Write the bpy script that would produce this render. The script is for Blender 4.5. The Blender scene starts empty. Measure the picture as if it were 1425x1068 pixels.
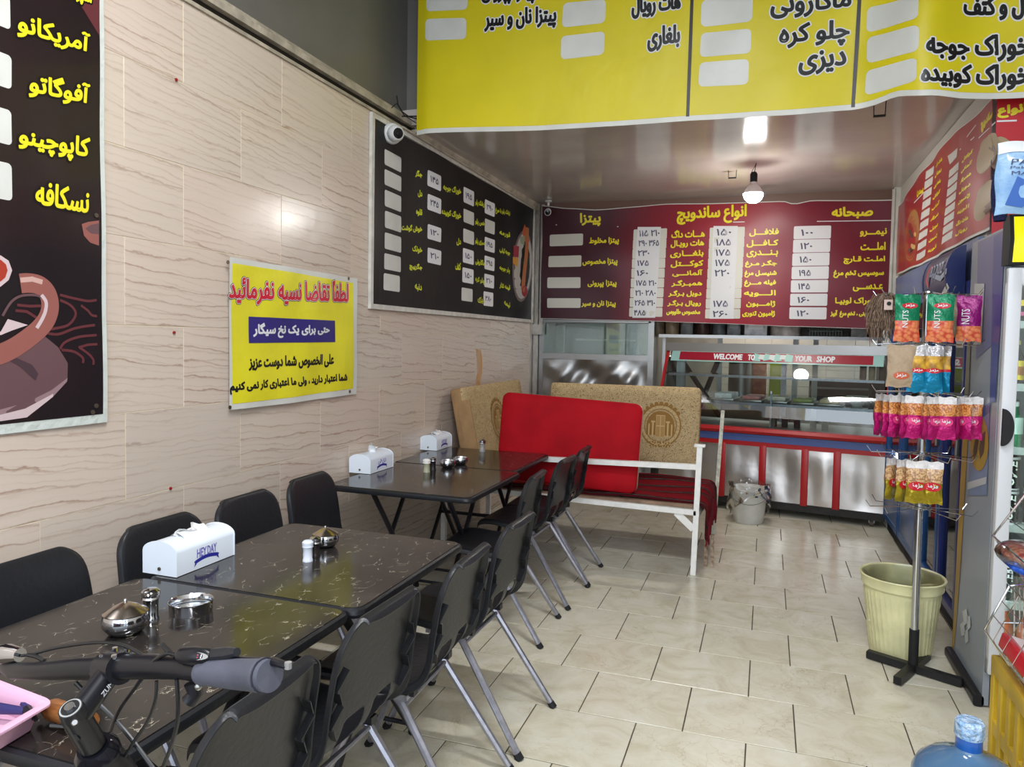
import bpy, bmesh, math, random, unicodedata
from mathutils import Vector, Matrix, Euler
from mathutils.geometry import tessellate_polygon
random.seed(7)
PI = math.pi
scene = bpy.context.scene
C = scene.collection

# ------------------------------------------------------------------ camera
F, CX, CY = 1021.0, 712.5, 514.7
RT = Vector((0.94433673, 0.32851801, 0.0174371))
UP = Vector((-0.03021564, 0.0338325, 0.99897066))
FW = Vector((-0.32758991, 0.94389156, -0.04187565))
EYE = Vector((0, 0, 1.5))
cam = bpy.data.cameras.new('camera')
cam.sensor_width = 36; cam.lens = F / 1425 * 36
cam.shift_y = -(534 - CY) / 1425
cam.clip_start = 0.02
co = bpy.data.objects.new('camera', cam); C.objects.link(co)
co.matrix_world = Matrix(((RT.x, UP.x, -FW.x, EYE.x), (RT.y, UP.y, -FW.y, EYE.y), (RT.z, UP.z, -FW.z, EYE.z), (0, 0, 0, 1)))
scene.camera = co
scene.view_settings.view_transform = 'Standard'
scene.view_settings.look = 'None'
scene.view_settings.gamma = 1
scene.view_settings.use_curve_mapping = False
scene.view_settings.exposure = 0.75

# ------------------------------------------------------------------ light
wd = bpy.data.worlds.new('daylight'); scene.world = wd; wd.use_nodes = True
bg = wd.node_tree.nodes['Background']; bg.inputs[0].default_value = (0.80, 0.90, 1.0, 1); bg.inputs[1].default_value = 2.0
def area(name, loc, size, power, color, rot=(0, 0, 0), sy=None):
    l = bpy.data.lights.new(name, 'AREA'); l.energy = power; l.color = color; l.size = size
    if sy: l.shape = 'RECTANGLE'; l.size_y = sy
    o = bpy.data.objects.new(name, l); C.objects.link(o); o.location = loc; o.rotation_euler = rot
    return o
area('tube_light', (-0.6, 1.2, 3.9), 1.2, 55, (0.97, 0.98, 1.0), sy=0.12)
area('tube_light', (0.5, -0.6, 3.9), 1.2, 45, (0.97, 0.98, 1.0), sy=0.12)
area('kitchen_light', (-0.1, 8.5, 2.3), 0.6, 16, (1.0, 0.93, 0.84), sy=0.25)

# ------------------------------------------------------------------ pixel -> point on a plane of the place
def ray(x, y):
    return RT * ((x - CX) / F) + UP * ((CY - y) / F) + FW
def onx(x, y, X): d = ray(x, y); return EYE + d * (X / d.x)
def ony(x, y, Y): d = ray(x, y); return EYE + d * (Y / d.y)
def onz(x, y, Z): d = ray(x, y); return EYE + d * ((Z - 1.5) / d.z)
def att(x, y, t): return EYE + ray(x, y) * t

# ------------------------------------------------------------------ materials
def lin(c):
    r = []
    for v in c[:3]:
        v = v / 255
        r.append(v / 12.92 if v <= 0.04045 else ((v + 0.055) / 1.055) ** 2.4)
    return (*r, 1)
MATS = {}
def mat(name, col, rough=0.5, metal=0.0, var=0.0, vs=8.0, bump=0.0, bs=40.0, trans=0.0, emit=0.0, coat=0.0, alpha=1.0, ior=1.45, spec=0.5, col2=None, sc=None):
    if name in MATS: return MATS[name]
    m = bpy.data.materials.new(name); m.use_nodes = True; MATS[name] = m
    nt = m.node_tree; N = nt.nodes; L = nt.links
    b = N['Principled BSDF']
    c = lin(col); b.inputs['Base Color'].default_value = c
    b.inputs['Roughness'].default_value = rough; b.inputs['Metallic'].default_value = metal
    b.inputs['Transmission Weight'].default_value = trans; b.inputs['IOR'].default_value = ior
    b.inputs['Coat Weight'].default_value = coat; b.inputs['Coat Roughness'].default_value = 0.08
    b.inputs['Alpha'].default_value = alpha; b.inputs['Specular IOR Level'].default_value = spec
    if emit: b.inputs['Emission Color'].default_value = c; b.inputs['Emission Strength'].default_value = emit
    tc = N.new('ShaderNodeTexCoord')
    if sc:
        mp = N.new('ShaderNodeMapping'); mp.inputs['Scale'].default_value = sc; L.new(tc.outputs['Object'], mp.inputs['Vector']); vec = mp.outputs['Vector']
    else: vec = tc.outputs['Object']
    if var or col2:
        n = N.new('ShaderNodeTexNoise'); n.inputs['Scale'].default_value = vs; n.inputs['Detail'].default_value = 5
        L.new(vec, n.inputs['Vector'])
        r = N.new('ShaderNodeValToRGB'); L.new(n.outputs['Fac'], r.inputs['Fac'])
        d = lin(col2) if col2 else tuple(v * (1 - var) for v in c[:3]) + (1,)
        u = c if col2 else tuple(min(1, v * (1 + var)) for v in c[:3]) + (1,)
        r.color_ramp.elements[0].color = d; r.color_ramp.elements[1].color = u
        r.color_ramp.elements[0].position = 0.35; r.color_ramp.elements[1].position = 0.65
        L.new(r.outputs['Color'], b.inputs['Base Color'])
    if bump:
        n2 = N.new('ShaderNodeTexNoise'); n2.inputs['Scale'].default_value = bs; n2.inputs['Detail'].default_value = 3
        L.new(vec, n2.inputs['Vector'])
        bp = N.new('ShaderNodeBump'); bp.inputs['Strength'].default_value = bump; bp.inputs['Distance'].default_value = 0.02
        L.new(n2.outputs['Fac'], bp.inputs['Height']); L.new(bp.outputs['Normal'], b.inputs['Normal'])
    return m

def node(nt, t, **k):
    n = nt.nodes.new(t)
    for a, v in k.items():
        if a.startswith('i_'): n.inputs[a[2:].replace('_', ' ')].default_value = v
        else: setattr(n, a, v)
    return n
def ramp(nt, stops):
    r = nt.nodes.new('ShaderNodeValToRGB'); e = r.color_ramp.elements
    while len(e) < len(stops): e.new(0.5)
    for i, (p, c) in enumerate(stops):
        e[i].position = p; e[i].color = c if len(c) == 4 else (*c, 1)
    return r

def wall_tile_mat():
    m = mat('travertine tile', (205, 190, 172), 0.16); nt = m.node_tree; L = nt.links; b = nt.nodes['Principled BSDF']
    g = node(nt, 'ShaderNodeNewGeometry'); oi = node(nt, 'ShaderNodeObjectInfo')
    sep = node(nt, 'ShaderNodeSeparateXYZ'); L.new(g.outputs['Position'], sep.inputs[0])
    ra = node(nt, 'ShaderNodeMath', operation='MULTIPLY'); L.new(oi.outputs['Random'], ra.inputs[0]); ra.inputs[1].default_value = 13.7
    cb = node(nt, 'ShaderNodeCombineXYZ')
    ym = node(nt, 'ShaderNodeMath', operation='MULTIPLY'); L.new(sep.outputs['Y'], ym.inputs[0]); ym.inputs[1].default_value = 0.30
    tl = node(nt, 'ShaderNodeMath', operation='MULTIPLY'); L.new(sep.outputs['Y'], tl.inputs[0]); tl.inputs[1].default_value = 0.06
    za = node(nt, 'ShaderNodeMath', operation='ADD'); L.new(sep.outputs['Z'], za.inputs[0]); L.new(tl.outputs[0], za.inputs[1])
    L.new(ym.outputs[0], cb.inputs[0]); L.new(za.outputs[0], cb.inputs[1]); L.new(ra.outputs[0], cb.inputs[2])
    def veins(freq, amp, nsc, width, seedz):
        nz = node(nt, 'ShaderNodeTexNoise', i_Scale=nsc, i_Detail=6.0, i_Roughness=0.6); L.new(cb.outputs[0], nz.inputs['Vector'])
        zz = node(nt, 'ShaderNodeMath', operation='MULTIPLY_ADD'); L.new(za.outputs[0], zz.inputs[0]); zz.inputs[1].default_value = freq
        rr = node(nt, 'ShaderNodeMath', operation='MULTIPLY_ADD'); L.new(oi.outputs['Random'], rr.inputs[0]); rr.inputs[1].default_value = seedz; L.new(zz.outputs[0], rr.inputs[2])
        nm = node(nt, 'ShaderNodeMath', operation='MULTIPLY'); L.new(nz.outputs['Fac'], nm.inputs[0]); nm.inputs[1].default_value = amp; L.new(nm.outputs[0], zz.inputs[2])
        fr = node(nt, 'ShaderNodeMath', operation='FRACT'); L.new(rr.outputs[0], fr.inputs[0])
        rp_ = ramp(nt, [(0.0, (0, 0, 0)), (0.5 - width * 3.2, (0.10, 0.10, 0.10)), (0.5 - width * .5, (1, 1, 1)), (0.5 + width * .35, (0.15, 0.15, 0.15)), (0.5 + width * 1.4, (0, 0, 0))]); L.new(fr.outputs[0], rp_.inputs['Fac'])
        mk = node(nt, 'ShaderNodeTexNoise', i_Scale=nsc * 0.9, i_Detail=3.0); 
        of = node(nt, 'ShaderNodeVectorMath', operation='ADD'); L.new(cb.outputs[0], of.inputs[0]); of.inputs[1].default_value = (seedz, 3.1, 0); L.new(of.outputs[0], mk.inputs['Vector'])
        rk = ramp(nt, [(0.40, (0.12, 0.12, 0.12)), (0.62, (1, 1, 1))]); L.new(mk.outputs['Fac'], rk.inputs['Fac'])
        mm = node(nt, 'ShaderNodeMath', operation='MULTIPLY'); L.new(rp_.outputs['Color'], mm.inputs[0]); L.new(rk.outputs['Color'], mm.inputs[1])
        return mm.outputs[0]
    v1 = veins(17.0, 2.6, 4.5, 0.045, 7.3); v2 = veins(34.0, 4.2, 7.0, 0.07, 3.7)
    c1 = node(nt, 'ShaderNodeMix', data_type='RGBA'); L.new(v1, c1.inputs[0]); c1.inputs[6].default_value = lin((216, 204, 193)); c1.inputs[7].default_value = lin((172, 149, 134))
    h2 = node(nt, 'ShaderNodeMath', operation='MULTIPLY'); L.new(v2, h2.inputs[0]); h2.inputs[1].default_value = 0.45
    r = node(nt, 'ShaderNodeMix', data_type='RGBA'); L.new(h2.outputs[0], r.inputs[0]); L.new(c1.outputs[2], r.inputs[6]); r.inputs[7].default_value = lin((170, 146, 130))
    n = node(nt, 'ShaderNodeTexNoise', i_Scale=3.0, i_Detail=8.0); L.new(cb.outputs[0], n.inputs['Vector'])
    r2 = ramp(nt, [(0.3, lin((196, 180, 160))), (0.7, lin((226, 213, 200)))]); L.new(n.outputs['Fac'], r2.inputs['Fac'])
    mx = node(nt, 'ShaderNodeMix', data_type='RGBA', blend_type='MULTIPLY'); mx.inputs[0].default_value = 0.30
    L.new(r.outputs[2], mx.inputs[6]); L.new(r2.outputs['Color'], mx.inputs[7])
    gm = node(nt, 'ShaderNodeMix', data_type='RGBA', blend_type='MIX'); gm.inputs[0].default_value = 0.45
    L.new(mx.outputs[2], gm.inputs[6]); L.new(r.outputs[2], gm.inputs[7])
    # per-tile warmth
    rw = ramp(nt, [(0, (0.93, 0.91, 0.90)), (0.5, (1.0, 0.98, 0.94)), (1, (1.0, 0.95, 0.93))]); L.new(oi.outputs['Random'], rw.inputs['Fac'])
    m3 = node(nt, 'ShaderNodeMix', data_type='RGBA', blend_type='MULTIPLY'); m3.inputs[0].default_value = 1.0
    L.new(gm.outputs[2], m3.inputs[6]); L.new(rw.outputs['Color'], m3.inputs[7]); L.new(m3.outputs[2], b.inputs['Base Color'])
    n3 = node(nt, 'ShaderNodeTexNoise', i_Scale=3.0, i_Detail=4.0); L.new(g.outputs['Position'], n3.inputs['Vector'])
    mr = node(nt, 'ShaderNodeMapRange'); mr.inputs[3].default_value = 0.13; mr.inputs[4].default_value = 0.3; L.new(n3.outputs['Fac'], mr.inputs[0]); L.new(mr.outputs[0], b.inputs['Roughness'])
    n4 = node(nt, 'ShaderNodeTexNoise', i_Scale=9.0, i_Detail=2.0); L.new(g.outputs['Position'], n4.inputs['Vector'])
    bp = node(nt, 'ShaderNodeBump', i_Strength=0.12, i_Distance=0.01); L.new(n4.outputs['Fac'], bp.inputs['Height']); L.new(bp.outputs[0], b.inputs['Normal'])
    return m
def floor_tile_mat():
    m = mat('cream ceramic floor tile', (205, 198, 178), 0.15); nt = m.node_tree; L = nt.links; b = nt.nodes['Principled BSDF']
    g = node(nt, 'ShaderNodeNewGeometry'); oi = node(nt, 'ShaderNodeObjectInfo')
    ra = node(nt, 'ShaderNodeVectorMath', operation='SCALE'); L.new(oi.outputs['Random'], ra.inputs['Scale']); ra.inputs[0].default_value = (9, 5, 7)
    ad = node(nt, 'ShaderNodeVectorMath', operation='ADD'); L.new(g.outputs['Position'], ad.inputs[0]); L.new(ra.outputs[0], ad.inputs[1])
    n = node(nt, 'ShaderNodeTexNoise', i_Scale=5.0, i_Detail=7.0, i_Roughness=0.65, i_Distortion=1.2); L.new(ad.outputs[0], n.inputs['Vector'])
    r = ramp(nt, [(0.3, lin((196, 187, 162))), (0.5, lin((212, 206, 186))), (0.7, lin((221, 217, 202)))]); L.new(n.outputs['Fac'], r.inputs['Fac'])
    ds = node(nt, 'ShaderNodeMix', data_type='RGBA', blend_type='ADD'); ds.inputs[0].default_value = 0.35
    nn = node(nt, 'ShaderNodeTexNoise', i_Scale=7.0, i_Detail=5.0); L.new(ad.outputs[0], nn.inputs['Vector'])
    L.new(ad.outputs[0], ds.inputs[6]); L.new(nn.outputs['Color'], ds.inputs[7])
    v = node(nt, 'ShaderNodeTexVoronoi', feature='DISTANCE_TO_EDGE', i_Scale=9.0); L.new(ds.outputs[2], v.inputs['Vector'])
    rv = ramp(nt, [(0.0, (0.72, 0.65, 0.55)), (0.025, (1, 1, 1))]); L.new(v.outputs['Distance'], rv.inputs['Fac'])
    n5 = node(nt, 'ShaderNodeTexNoise', i_Scale=3.5, i_Detail=3.0); L.new(ad.outputs[0], n5.inputs['Vector'])
    rm = ramp(nt, [(0.45, (0, 0, 0)), (0.62, (0.7, 0.7, 0.7))]); L.new(n5.outputs['Fac'], rm.inputs['Fac'])
    mx = node(nt, 'ShaderNodeMix', data_type='RGBA', blend_type='MULTIPLY'); L.new(rm.outputs['Color'], mx.inputs[0])
    L.new(r.outputs['Color'], mx.inputs[6]); L.new(rv.outputs['Color'], mx.inputs[7]); L.new(mx.outputs[2], b.inputs['Base Color'])
    n3 = node(nt, 'ShaderNodeTexNoise', i_Scale=2.5, i_Detail=6.0); L.new(g.outputs['Position'], n3.inputs['Vector'])
    mr = node(nt, 'ShaderNodeMapRange'); mr.inputs[3].default_value = 0.10; mr.inputs[4].default_value = 0.32; L.new(n3.outputs['Fac'], mr.inputs[0]); L.new(mr.outputs[0], b.inputs['Roughness'])
    n4 = node(nt, 'ShaderNodeTexNoise', i_Scale=14.0, i_Detail=3.0); L.new(g.outputs['Position'], n4.inputs['Vector'])
    bp = node(nt, 'ShaderNodeBump', i_Strength=0.10, i_Distance=0.01); L.new(n4.outputs['Fac'], bp.inputs['Height']); L.new(bp.outputs[0], b.inputs['Normal'])
    return m
def laminate_mat():
    m = mat('black marble laminate', (40, 37, 36), 0.1); nt = m.node_tree; L = nt.links; b = nt.nodes['Principled BSDF']
    g = node(nt, 'ShaderNodeNewGeometry')
    n0 = node(nt, 'ShaderNodeTexNoise', i_Scale=9.0, i_Detail=6.0, i_Roughness=0.6); L.new(g.outputs['Position'], n0.inputs['Vector'])
    ds = node(nt, 'ShaderNodeMix', data_type='RGBA', blend_type='ADD'); ds.inputs[0].default_value = 0.07
    L.new(g.outputs['Position'], ds.inputs[6]); L.new(n0.outputs['Color'], ds.inputs[7])
    mp = node(nt, 'ShaderNodeMapping'); mp.inputs['Scale'].default_value = (1.0, 0.55, 1.0); mp.inputs['Rotation'].default_value = (0, 0, 0.8); L.new(ds.outputs[2], mp.inputs['Vector'])
    v = node(nt, 'ShaderNodeTexVoronoi', feature='DISTANCE_TO_EDGE', i_Scale=21.0); L.new(mp.outputs[0], v.inputs['Vector'])
    rv = ramp(nt, [(0.0, (1, 1, 1)), (0.016, (0, 0, 0))]); L.new(v.outputs['Distance'], rv.inputs['Fac'])
    n1 = node(nt, 'ShaderNodeTexNoise', i_Scale=22.0, i_Detail=2.0); L.new(g.outputs['Position'], n1.inputs['Vector'])
    rm = ramp(nt, [(0.53, (0, 0, 0)), (0.62, (0.68, 0.68, 0.68))]); L.new(n1.outputs['Fac'], rm.inputs['Fac'])
    mu = node(nt, 'ShaderNodeMath', operation='MULTIPLY'); L.new(rv.outputs['Color'], mu.inputs[0]); L.new(rm.outputs['Color'], mu.inputs[1])
    n2 = node(nt, 'ShaderNodeTexNoise', i_Scale=6.0, i_Detail=6.0); L.new(g.outputs['Position'], n2.inputs['Vector'])
    rb = ramp(nt, [(0.35, lin((30, 27, 27))), (0.7, lin((52, 48, 45)))]); L.new(n2.outputs['Fac'], rb.inputs['Fac'])
    mx = node(nt, 'ShaderNodeMix', data_type='RGBA', blend_type='MIX'); L.new(mu.outputs[0], mx.inputs[0])
    L.new(rb.outputs['Color'], mx.inputs[6]); mx.inputs[7].default_value = lin((200, 190, 170)); L.new(mx.outputs[2], b.inputs['Base Color'])
    n3 = node(nt, 'ShaderNodeTexNoise', i_Scale=5.0, i_Detail=5.0); L.new(g.outputs['Position'], n3.inputs['Vector'])
    mr = node(nt, 'ShaderNodeMapRange'); mr.inputs[3].default_value = 0.06; mr.inputs[4].default_value = 0.22; L.new(n3.outputs['Fac'], mr.inputs[0]); L.new(mr.outputs[0], b.inputs['Roughness'])
    return m
def nuts_mat(name, c1, c2, scale=130):
    m = mat(name, c1, 0.3, coat=0.6); nt = m.node_tree; L = nt.links; b = nt.nodes['Principled BSDF']
    tc = node(nt, 'ShaderNodeTexCoord'); v = node(nt, 'ShaderNodeTexVoronoi', feature='F1', i_Scale=scale); L.new(tc.outputs['Object'], v.inputs['Vector'])
    r = ramp(nt, [(0.0, lin(c1)), (0.35, lin(c1)), (0.75, lin(c2))]); L.new(v.outputs['Distance'], r.inputs['Fac']); L.new(r.outputs['Color'], b.inputs['Base Color'])
    bp = node(nt, 'ShaderNodeBump', i_Strength=0.5, i_Distance=0.004); bp.invert = True; L.new(v.outputs['Distance'], bp.inputs['Height']); L.new(bp.outputs[0], b.inputs['Normal'])
    return m
def chips_cloth(name, c1, c2, scale):
    m = mat(name, c1, 0.95, spec=0.1); nt = m.node_tree; L = nt.links; b = nt.nodes['Principled BSDF']
    tc = node(nt, 'ShaderNodeTexCoord')
    n = node(nt, 'ShaderNodeTexNoise', i_Scale=scale, i_Detail=3.0, i_Roughness=0.7, i_Distortion=2.5); L.new(tc.outputs['Object'], n.inputs['Vector'])
    r = ramp(nt, [(0.40, lin(c2)), (0.47, lin(c1)), (0.6, lin(c1)), (0.72, lin(tuple(min(255, int(v * 1.1)) for v in c1)))]); L.new(n.outputs['Fac'], r.inputs['Fac']); L.new(r.outputs['Color'], b.inputs['Base Color'])
    bp = node(nt, 'ShaderNodeBump', i_Strength=0.5, i_Distance=0.004); L.new(n.outputs['Fac'], bp.inputs['Height']); L.new(bp.outputs[0], b.inputs['Normal'])
    return m
def banded(name, stops, axis='Y', scale=1.0, rough=0.9, distort=0.0):
    """stripes that are printed or woven across the thing"""
    m = mat(name, (100, 20, 30), rough, spec=0.15); nt = m.node_tree; L = nt.links; b = nt.nodes['Principled BSDF']
    tc = node(nt, 'ShaderNodeTexCoord'); sp = node(nt, 'ShaderNodeSeparateXYZ'); L.new(tc.outputs['Object'], sp.inputs[0])
    a = node(nt, 'ShaderNodeMath', operation='MULTIPLY'); a.inputs[1].default_value = scale; L.new(sp.outputs[axis], a.inputs[0])
    n = node(nt, 'ShaderNodeTexNoise', i_Scale=14.0, i_Detail=3.0); L.new(tc.outputs['Object'], n.inputs['Vector'])
    q = node(nt, 'ShaderNodeMath', operation='MULTIPLY_ADD'); L.new(n.outputs['Fac'], q.inputs[0]); q.inputs[1].default_value = distort; L.new(a.outputs[0], q.inputs[2])
    fr = node(nt, 'ShaderNodeMath', operation='FRACT'); L.new(q.outputs[0], fr.inputs[0])
    r = ramp(nt, [(p, lin(c)) for p, c in stops]); r.color_ramp.interpolation = 'CONSTANT'
    L.new(fr.outputs[0], r.inputs['Fac']); L.new(r.outputs['Color'], b.inputs['Base Color'])
    n2 = node(nt, 'ShaderNodeTexNoise', i_Scale=120.0); L.new(tc.outputs['Object'], n2.inputs['Vector'])
    bp = node(nt, 'ShaderNodeBump', i_Strength=0.4, i_Distance=0.003); L.new(n2.outputs['Fac'], bp.inputs['Height']); L.new(bp.outputs[0], b.inputs['Normal'])
    return m

M_WT = wall_tile_mat(); M_FT = floor_tile_mat(); M_LAM = laminate_mat()
M_GROUT = mat('light wall grout', (222, 210, 180), 0.8)
M_FGROUT = mat('dark floor grout', (84, 74, 62), 0.9, var=0.4)
M_GREY = mat('grey glossy wall paint', (112, 110, 106), 0.32, var=0.06, vs=3, bump=0.05, bs=5)
M_CEIL = mat('beige glossy ceiling paint', (196, 187, 180), 0.13, var=0.08, vs=2, bump=0.05, bs=5)
M_TRIM = mat('weathered cream trim', (178, 168, 152), 0.5, var=0.25, vs=9, bump=0.3, bs=30)
M_TRIMD = mat('dark gap', (40, 34, 28), 0.9)
M_STEEL = mat('stainless steel', (150, 148, 146), 0.3, 0.9, bump=0.15, bs=3)
M_STEELB = mat('buckled stainless sheet', (208, 202, 198), 0.33, 0.9, bump=0.5, bs=3.2)
M_CHROME = mat('polished steel', (205, 207, 212), 0.1, 1.0)
M_ALU = mat('brushed aluminium tube', (168, 168, 180), 0.35, 0.85, var=0.12, vs=40)
M_BLACKP = mat('black moulded plastic', (30, 31, 35), 0.38, bump=0.08, bs=60, spec=0.45)
M_BLACKS = mat('black satin plastic', (17, 18, 22), 0.42, spec=0.35)
M_BLACK = mat('matt black', (20, 20, 22), 0.7)
M_DMET = mat('dark painted metal', (32, 31, 38), 0.4, 0.3)
M_WHITE = mat('white enamel', (226, 226, 224), 0.3)
M_WPAINT = mat('chipped white paint on steel', (236, 234, 230), 0.35, var=0.05, vs=25)
M_WPL = mat('white acrylic', (226, 234, 244), 0.25)
M_TISSUE = mat('white tissue', (240, 240, 240), 0.95)
M_RED = mat('red fabric', (168, 12, 26), 0.75, var=0.12, vs=5, bump=0.25, bs=9, spec=0.2)
M_REDP = mat('red painted metal', (176, 30, 34), 0.35)
M_BLUEP = mat('blue stripe paint', (74, 92, 148), 0.35)
M_NAVY = mat('blue painted fridge metal', (26, 74, 128), 0.35)
M_SLATE = mat('slate blue fridge panel', (92, 112, 152), 0.3, var=0.1, vs=3)
def fake_glass(name, tint, refl=0.12, rough=0.02):
    m = bpy.data.materials.new(name); m.use_nodes = True; nt = m.node_tree; nt.nodes.clear()
    o = node(nt, 'ShaderNodeOutputMaterial'); t = node(nt, 'ShaderNodeBsdfTransparent'); t.inputs[0].default_value = tint
    g = node(nt, 'ShaderNodeBsdfGlossy'); g.inputs['Roughness'].default_value = rough
    lw = node(nt, 'ShaderNodeFresnel'); lw.inputs['IOR'].default_value = 1.5
    ad = node(nt, 'ShaderNodeMath', operation='ADD'); ad.use_clamp = True; ad.inputs[1].default_value = refl; nt.links.new(lw.outputs[0], ad.inputs[0])
    mx = node(nt, 'ShaderNodeMixShader'); nt.links.new(ad.outputs[0], mx.inputs[0]); nt.links.new(t.outputs[0], mx.inputs[1]); nt.links.new(g.outputs[0], mx.inputs[2])
    nt.links.new(mx.outputs[0], o.inputs[0]); return m
M_GLASS = fake_glass('thin pane glass', (0.86, 0.93, 0.90, 1), 0.05)
M_GLASSG = fake_glass('greenish pane glass', (0.70, 0.80, 0.78, 1), 0.14)
M_FILM = fake_glass('clear plastic film', (0.93, 0.94, 0.95, 1), 0.10, 0.12)

# ------------------------------------------------------------------ mesh builder
class MB:
    def __init__(s): s.v = []; s.f = []; s.m = []
    def add(s, vs, fs, m=0):
        k = len(s.v); s.v += [tuple(p) for p in vs]
        for f in fs: s.f.append(tuple(i + k for i in f)); s.m.append(m)
    def box(s, c, d, m=0, R=None):
        x, y, z = d[0] / 2, d[1] / 2, d[2] / 2
        vs = [Vector((a, b, e)) for a in (-x, x) for b in (-y, y) for e in (-z, z)]
        if R is not None: vs = [R @ p for p in vs]
        c = Vector(c)
        s.add([p + c for p in vs], [(0, 1, 3, 2), (4, 6, 7, 5), (0, 4, 5, 1), (2, 3, 7, 6), (0, 2, 6, 4), (1, 5, 7, 3)], m); return s
    def rbox(s, c, d, r=0.01, m=0, R=None, seg=2):
        bm = bmesh.new(); bmesh.ops.create_cube(bm, size=1); bmesh.ops.scale(bm, vec=d, verts=bm.verts)
        bmesh.ops.bevel(bm, geom=bm.edges[:], offset=min(r, min(d) * 0.49), segments=seg, affect='EDGES', profile=0.5)
        bm.verts.index_update(); c = Vector(c)
        vs = [(R @ v.co if R is not None else v.co) + c for v in bm.verts]
        s.add(vs, [tuple(v.index for v in f.verts) for f in bm.faces], m); bm.free(); return s
    def cyl(s, a, b, r0, r1=None, n=12, m=0, cap=True, sx=1.0):
        a, b = Vector(a), Vector(b); r1 = r0 if r1 is None else r1
        d = (b - a).normalized(); q = d.to_track_quat('Z', 'Y').to_matrix()
        vs = []
        for p, r in ((a, r0), (b, r1)):
            for i in range(n):
                t = 2 * PI * i / n; vs.append(p + q @ Vector((math.cos(t) * r * sx, math.sin(t) * r, 0)))
        fs = [(i, (i + 1) % n, n + (i + 1) % n, n + i) for i in range(n)]
        if cap: fs += [tuple(range(n))[::-1], tuple(range(n, 2 * n))]
        s.add(vs, fs, m); return s
    def tube(s, pts, r, n=8, m=0, closed=False, cap=True):
        P = [Vector(p) for p in pts]; K = len(P); vs = []; last = None
        rr = r if isinstance(r, (list, tuple)) else [r] * K
        for i, p in enumerate(P):
            if closed: d = P[(i + 1) % K] - P[i - 1]
            else: d = P[min(i + 1, K - 1)] - P[max(i - 1, 0)]
            d.normalize()
            if last is None:
                up = Vector((0, 0, 1)) if abs(d.z) < 0.9 else Vector((1, 0, 0)); x = d.cross(up).normalized()
            else: x = (last - d * last.dot(d)).normalized()
            last = x; y = d.cross(x)
            for j in range(n):
                t = 2 * PI * j / n; vs.append(p + (x * math.cos(t) + y * math.sin(t)) * rr[i])
        fs = []
        for i in range(K if closed else K - 1):
            for j in range(n):
                a = i * n + j; b = i * n + (j + 1) % n; c = ((i + 1) % K) * n + (j + 1) % n; d = ((i + 1) % K) * n + j
                fs.append((a, b, c, d))
        if cap and not closed: fs += [tuple(range(n))[::-1], tuple(range((K - 1) * n, K * n))]
        s.add(vs, fs, m); return s
    def lathe(s, prof, c=(0, 0, 0), n=20, m=0, ax=None, sx=1, sy=1, cap=True):
        c = Vector(c); vs = []; fs = []; K = len(prof)
        for r, z in prof:
            for j in range(n):
                t = 2 * PI * j / n; p = Vector((r * math.cos(t) * sx, r * math.sin(t) * sy, z))
                if ax is not None: p = ax @ p
                vs.append(p + c)
        for i in range(K - 1):
            for j in range(n): fs.append((i * n + j, i * n + (j + 1) % n, (i + 1) * n + (j + 1) % n, (i + 1) * n + j))
        if cap and prof[0][0] > 1e-5: fs.append(tuple(range(n))[::-1])
        if cap and prof[-1][0] > 1e-5: fs.append(tuple(range((K - 1) * n, K * n)))
        s.add(vs, fs, m); return s
    def prism(s, poly, a, b, ex, ey, m=0):
        """poly (2d) swept from point a to point b; ex, ey span the section"""
        a, b, ex, ey = Vector(a), Vector(b), Vector(ex), Vector(ey); n = len(poly)
        vs = [a + ex * p[0] + ey * p[1] for p in poly] + [b + ex * p[0] + ey * p[1] for p in poly]
        fs = [(i, (i + 1) % n, n + (i + 1) % n, n + i) for i in range(n)] + [tuple(range(n))[::-1], tuple(range(n, 2 * n))]
        s.add(vs, fs, m); return s
    def grid(s, fn, nu, nv, m=0, keep=None, mf=None):
        vs = [fn(i / nu, j / nv) for j in range(nv + 1) for i in range(nu + 1)]
        k = len(s.v); s.v += [tuple(p) for p in vs]
        for j in range(nv):
            for i in range(nu):
                if keep and not keep(i, j): continue
                a = k + j * (nu + 1) + i
                s.f.append((a, a + 1, a + nu + 2, a + nu + 1)); s.m.append(mf(i, j) if mf else m)
        return s
    def sph(s, c, r, m=0, n=12, sx=1, sy=1, sz=1):
        return s.lathe([(max(1e-6, r * math.sin(PI * i / (n // 2))) , -r * math.cos(PI * i / (n // 2)) * sz) for i in range(n // 2 + 1)], c, n, m, None, sx, sy)
    def build(s, name, mats, parent=None, off=None, smooth=35, solid=0, fix=True, kind=None, label=None):
        me = bpy.data.meshes.new(name)
        o_ = Vector(off) if off is not None else Vector((0, 0, 0))
        q_ = parent
        while off is None and WORLD[0] and q_ is not None: o_ = o_ + q_.location; q_ = q_.parent
        me.from_pydata([(p[0] - o_[0], p[1] - o_[1], p[2] - o_[2]) for p in s.v], [], s.f)
        ms = mats if isinstance(mats, (list, tuple)) else [mats]
        for x in ms: me.materials.append(x)
        me.polygons.foreach_set('material_index', s.m)
        if solid or fix:
            bm = bmesh.new(); bm.from_mesh(me)
            if fix: bmesh.ops.recalc_face_normals(bm, faces=bm.faces)
            if solid: bmesh.ops.solidify(bm, geom=bm.faces[:], thickness=solid)
            bm.to_mesh(me); bm.free()
        me.polygons.foreach_set('use_smooth', [True] * len(me.polygons))
        me.set_sharp_from_angle(angle=math.radians(smooth)); me.update()
        o = bpy.data.objects.new(name, me); C.objects.link(o)
        if parent is not None: o.parent = parent
        if kind: o['kind'] = kind
        if label: o['label'] = label
        return o
WORLD = [True]   # parts are given in world coordinates by default (parents are then unrotated)
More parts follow.
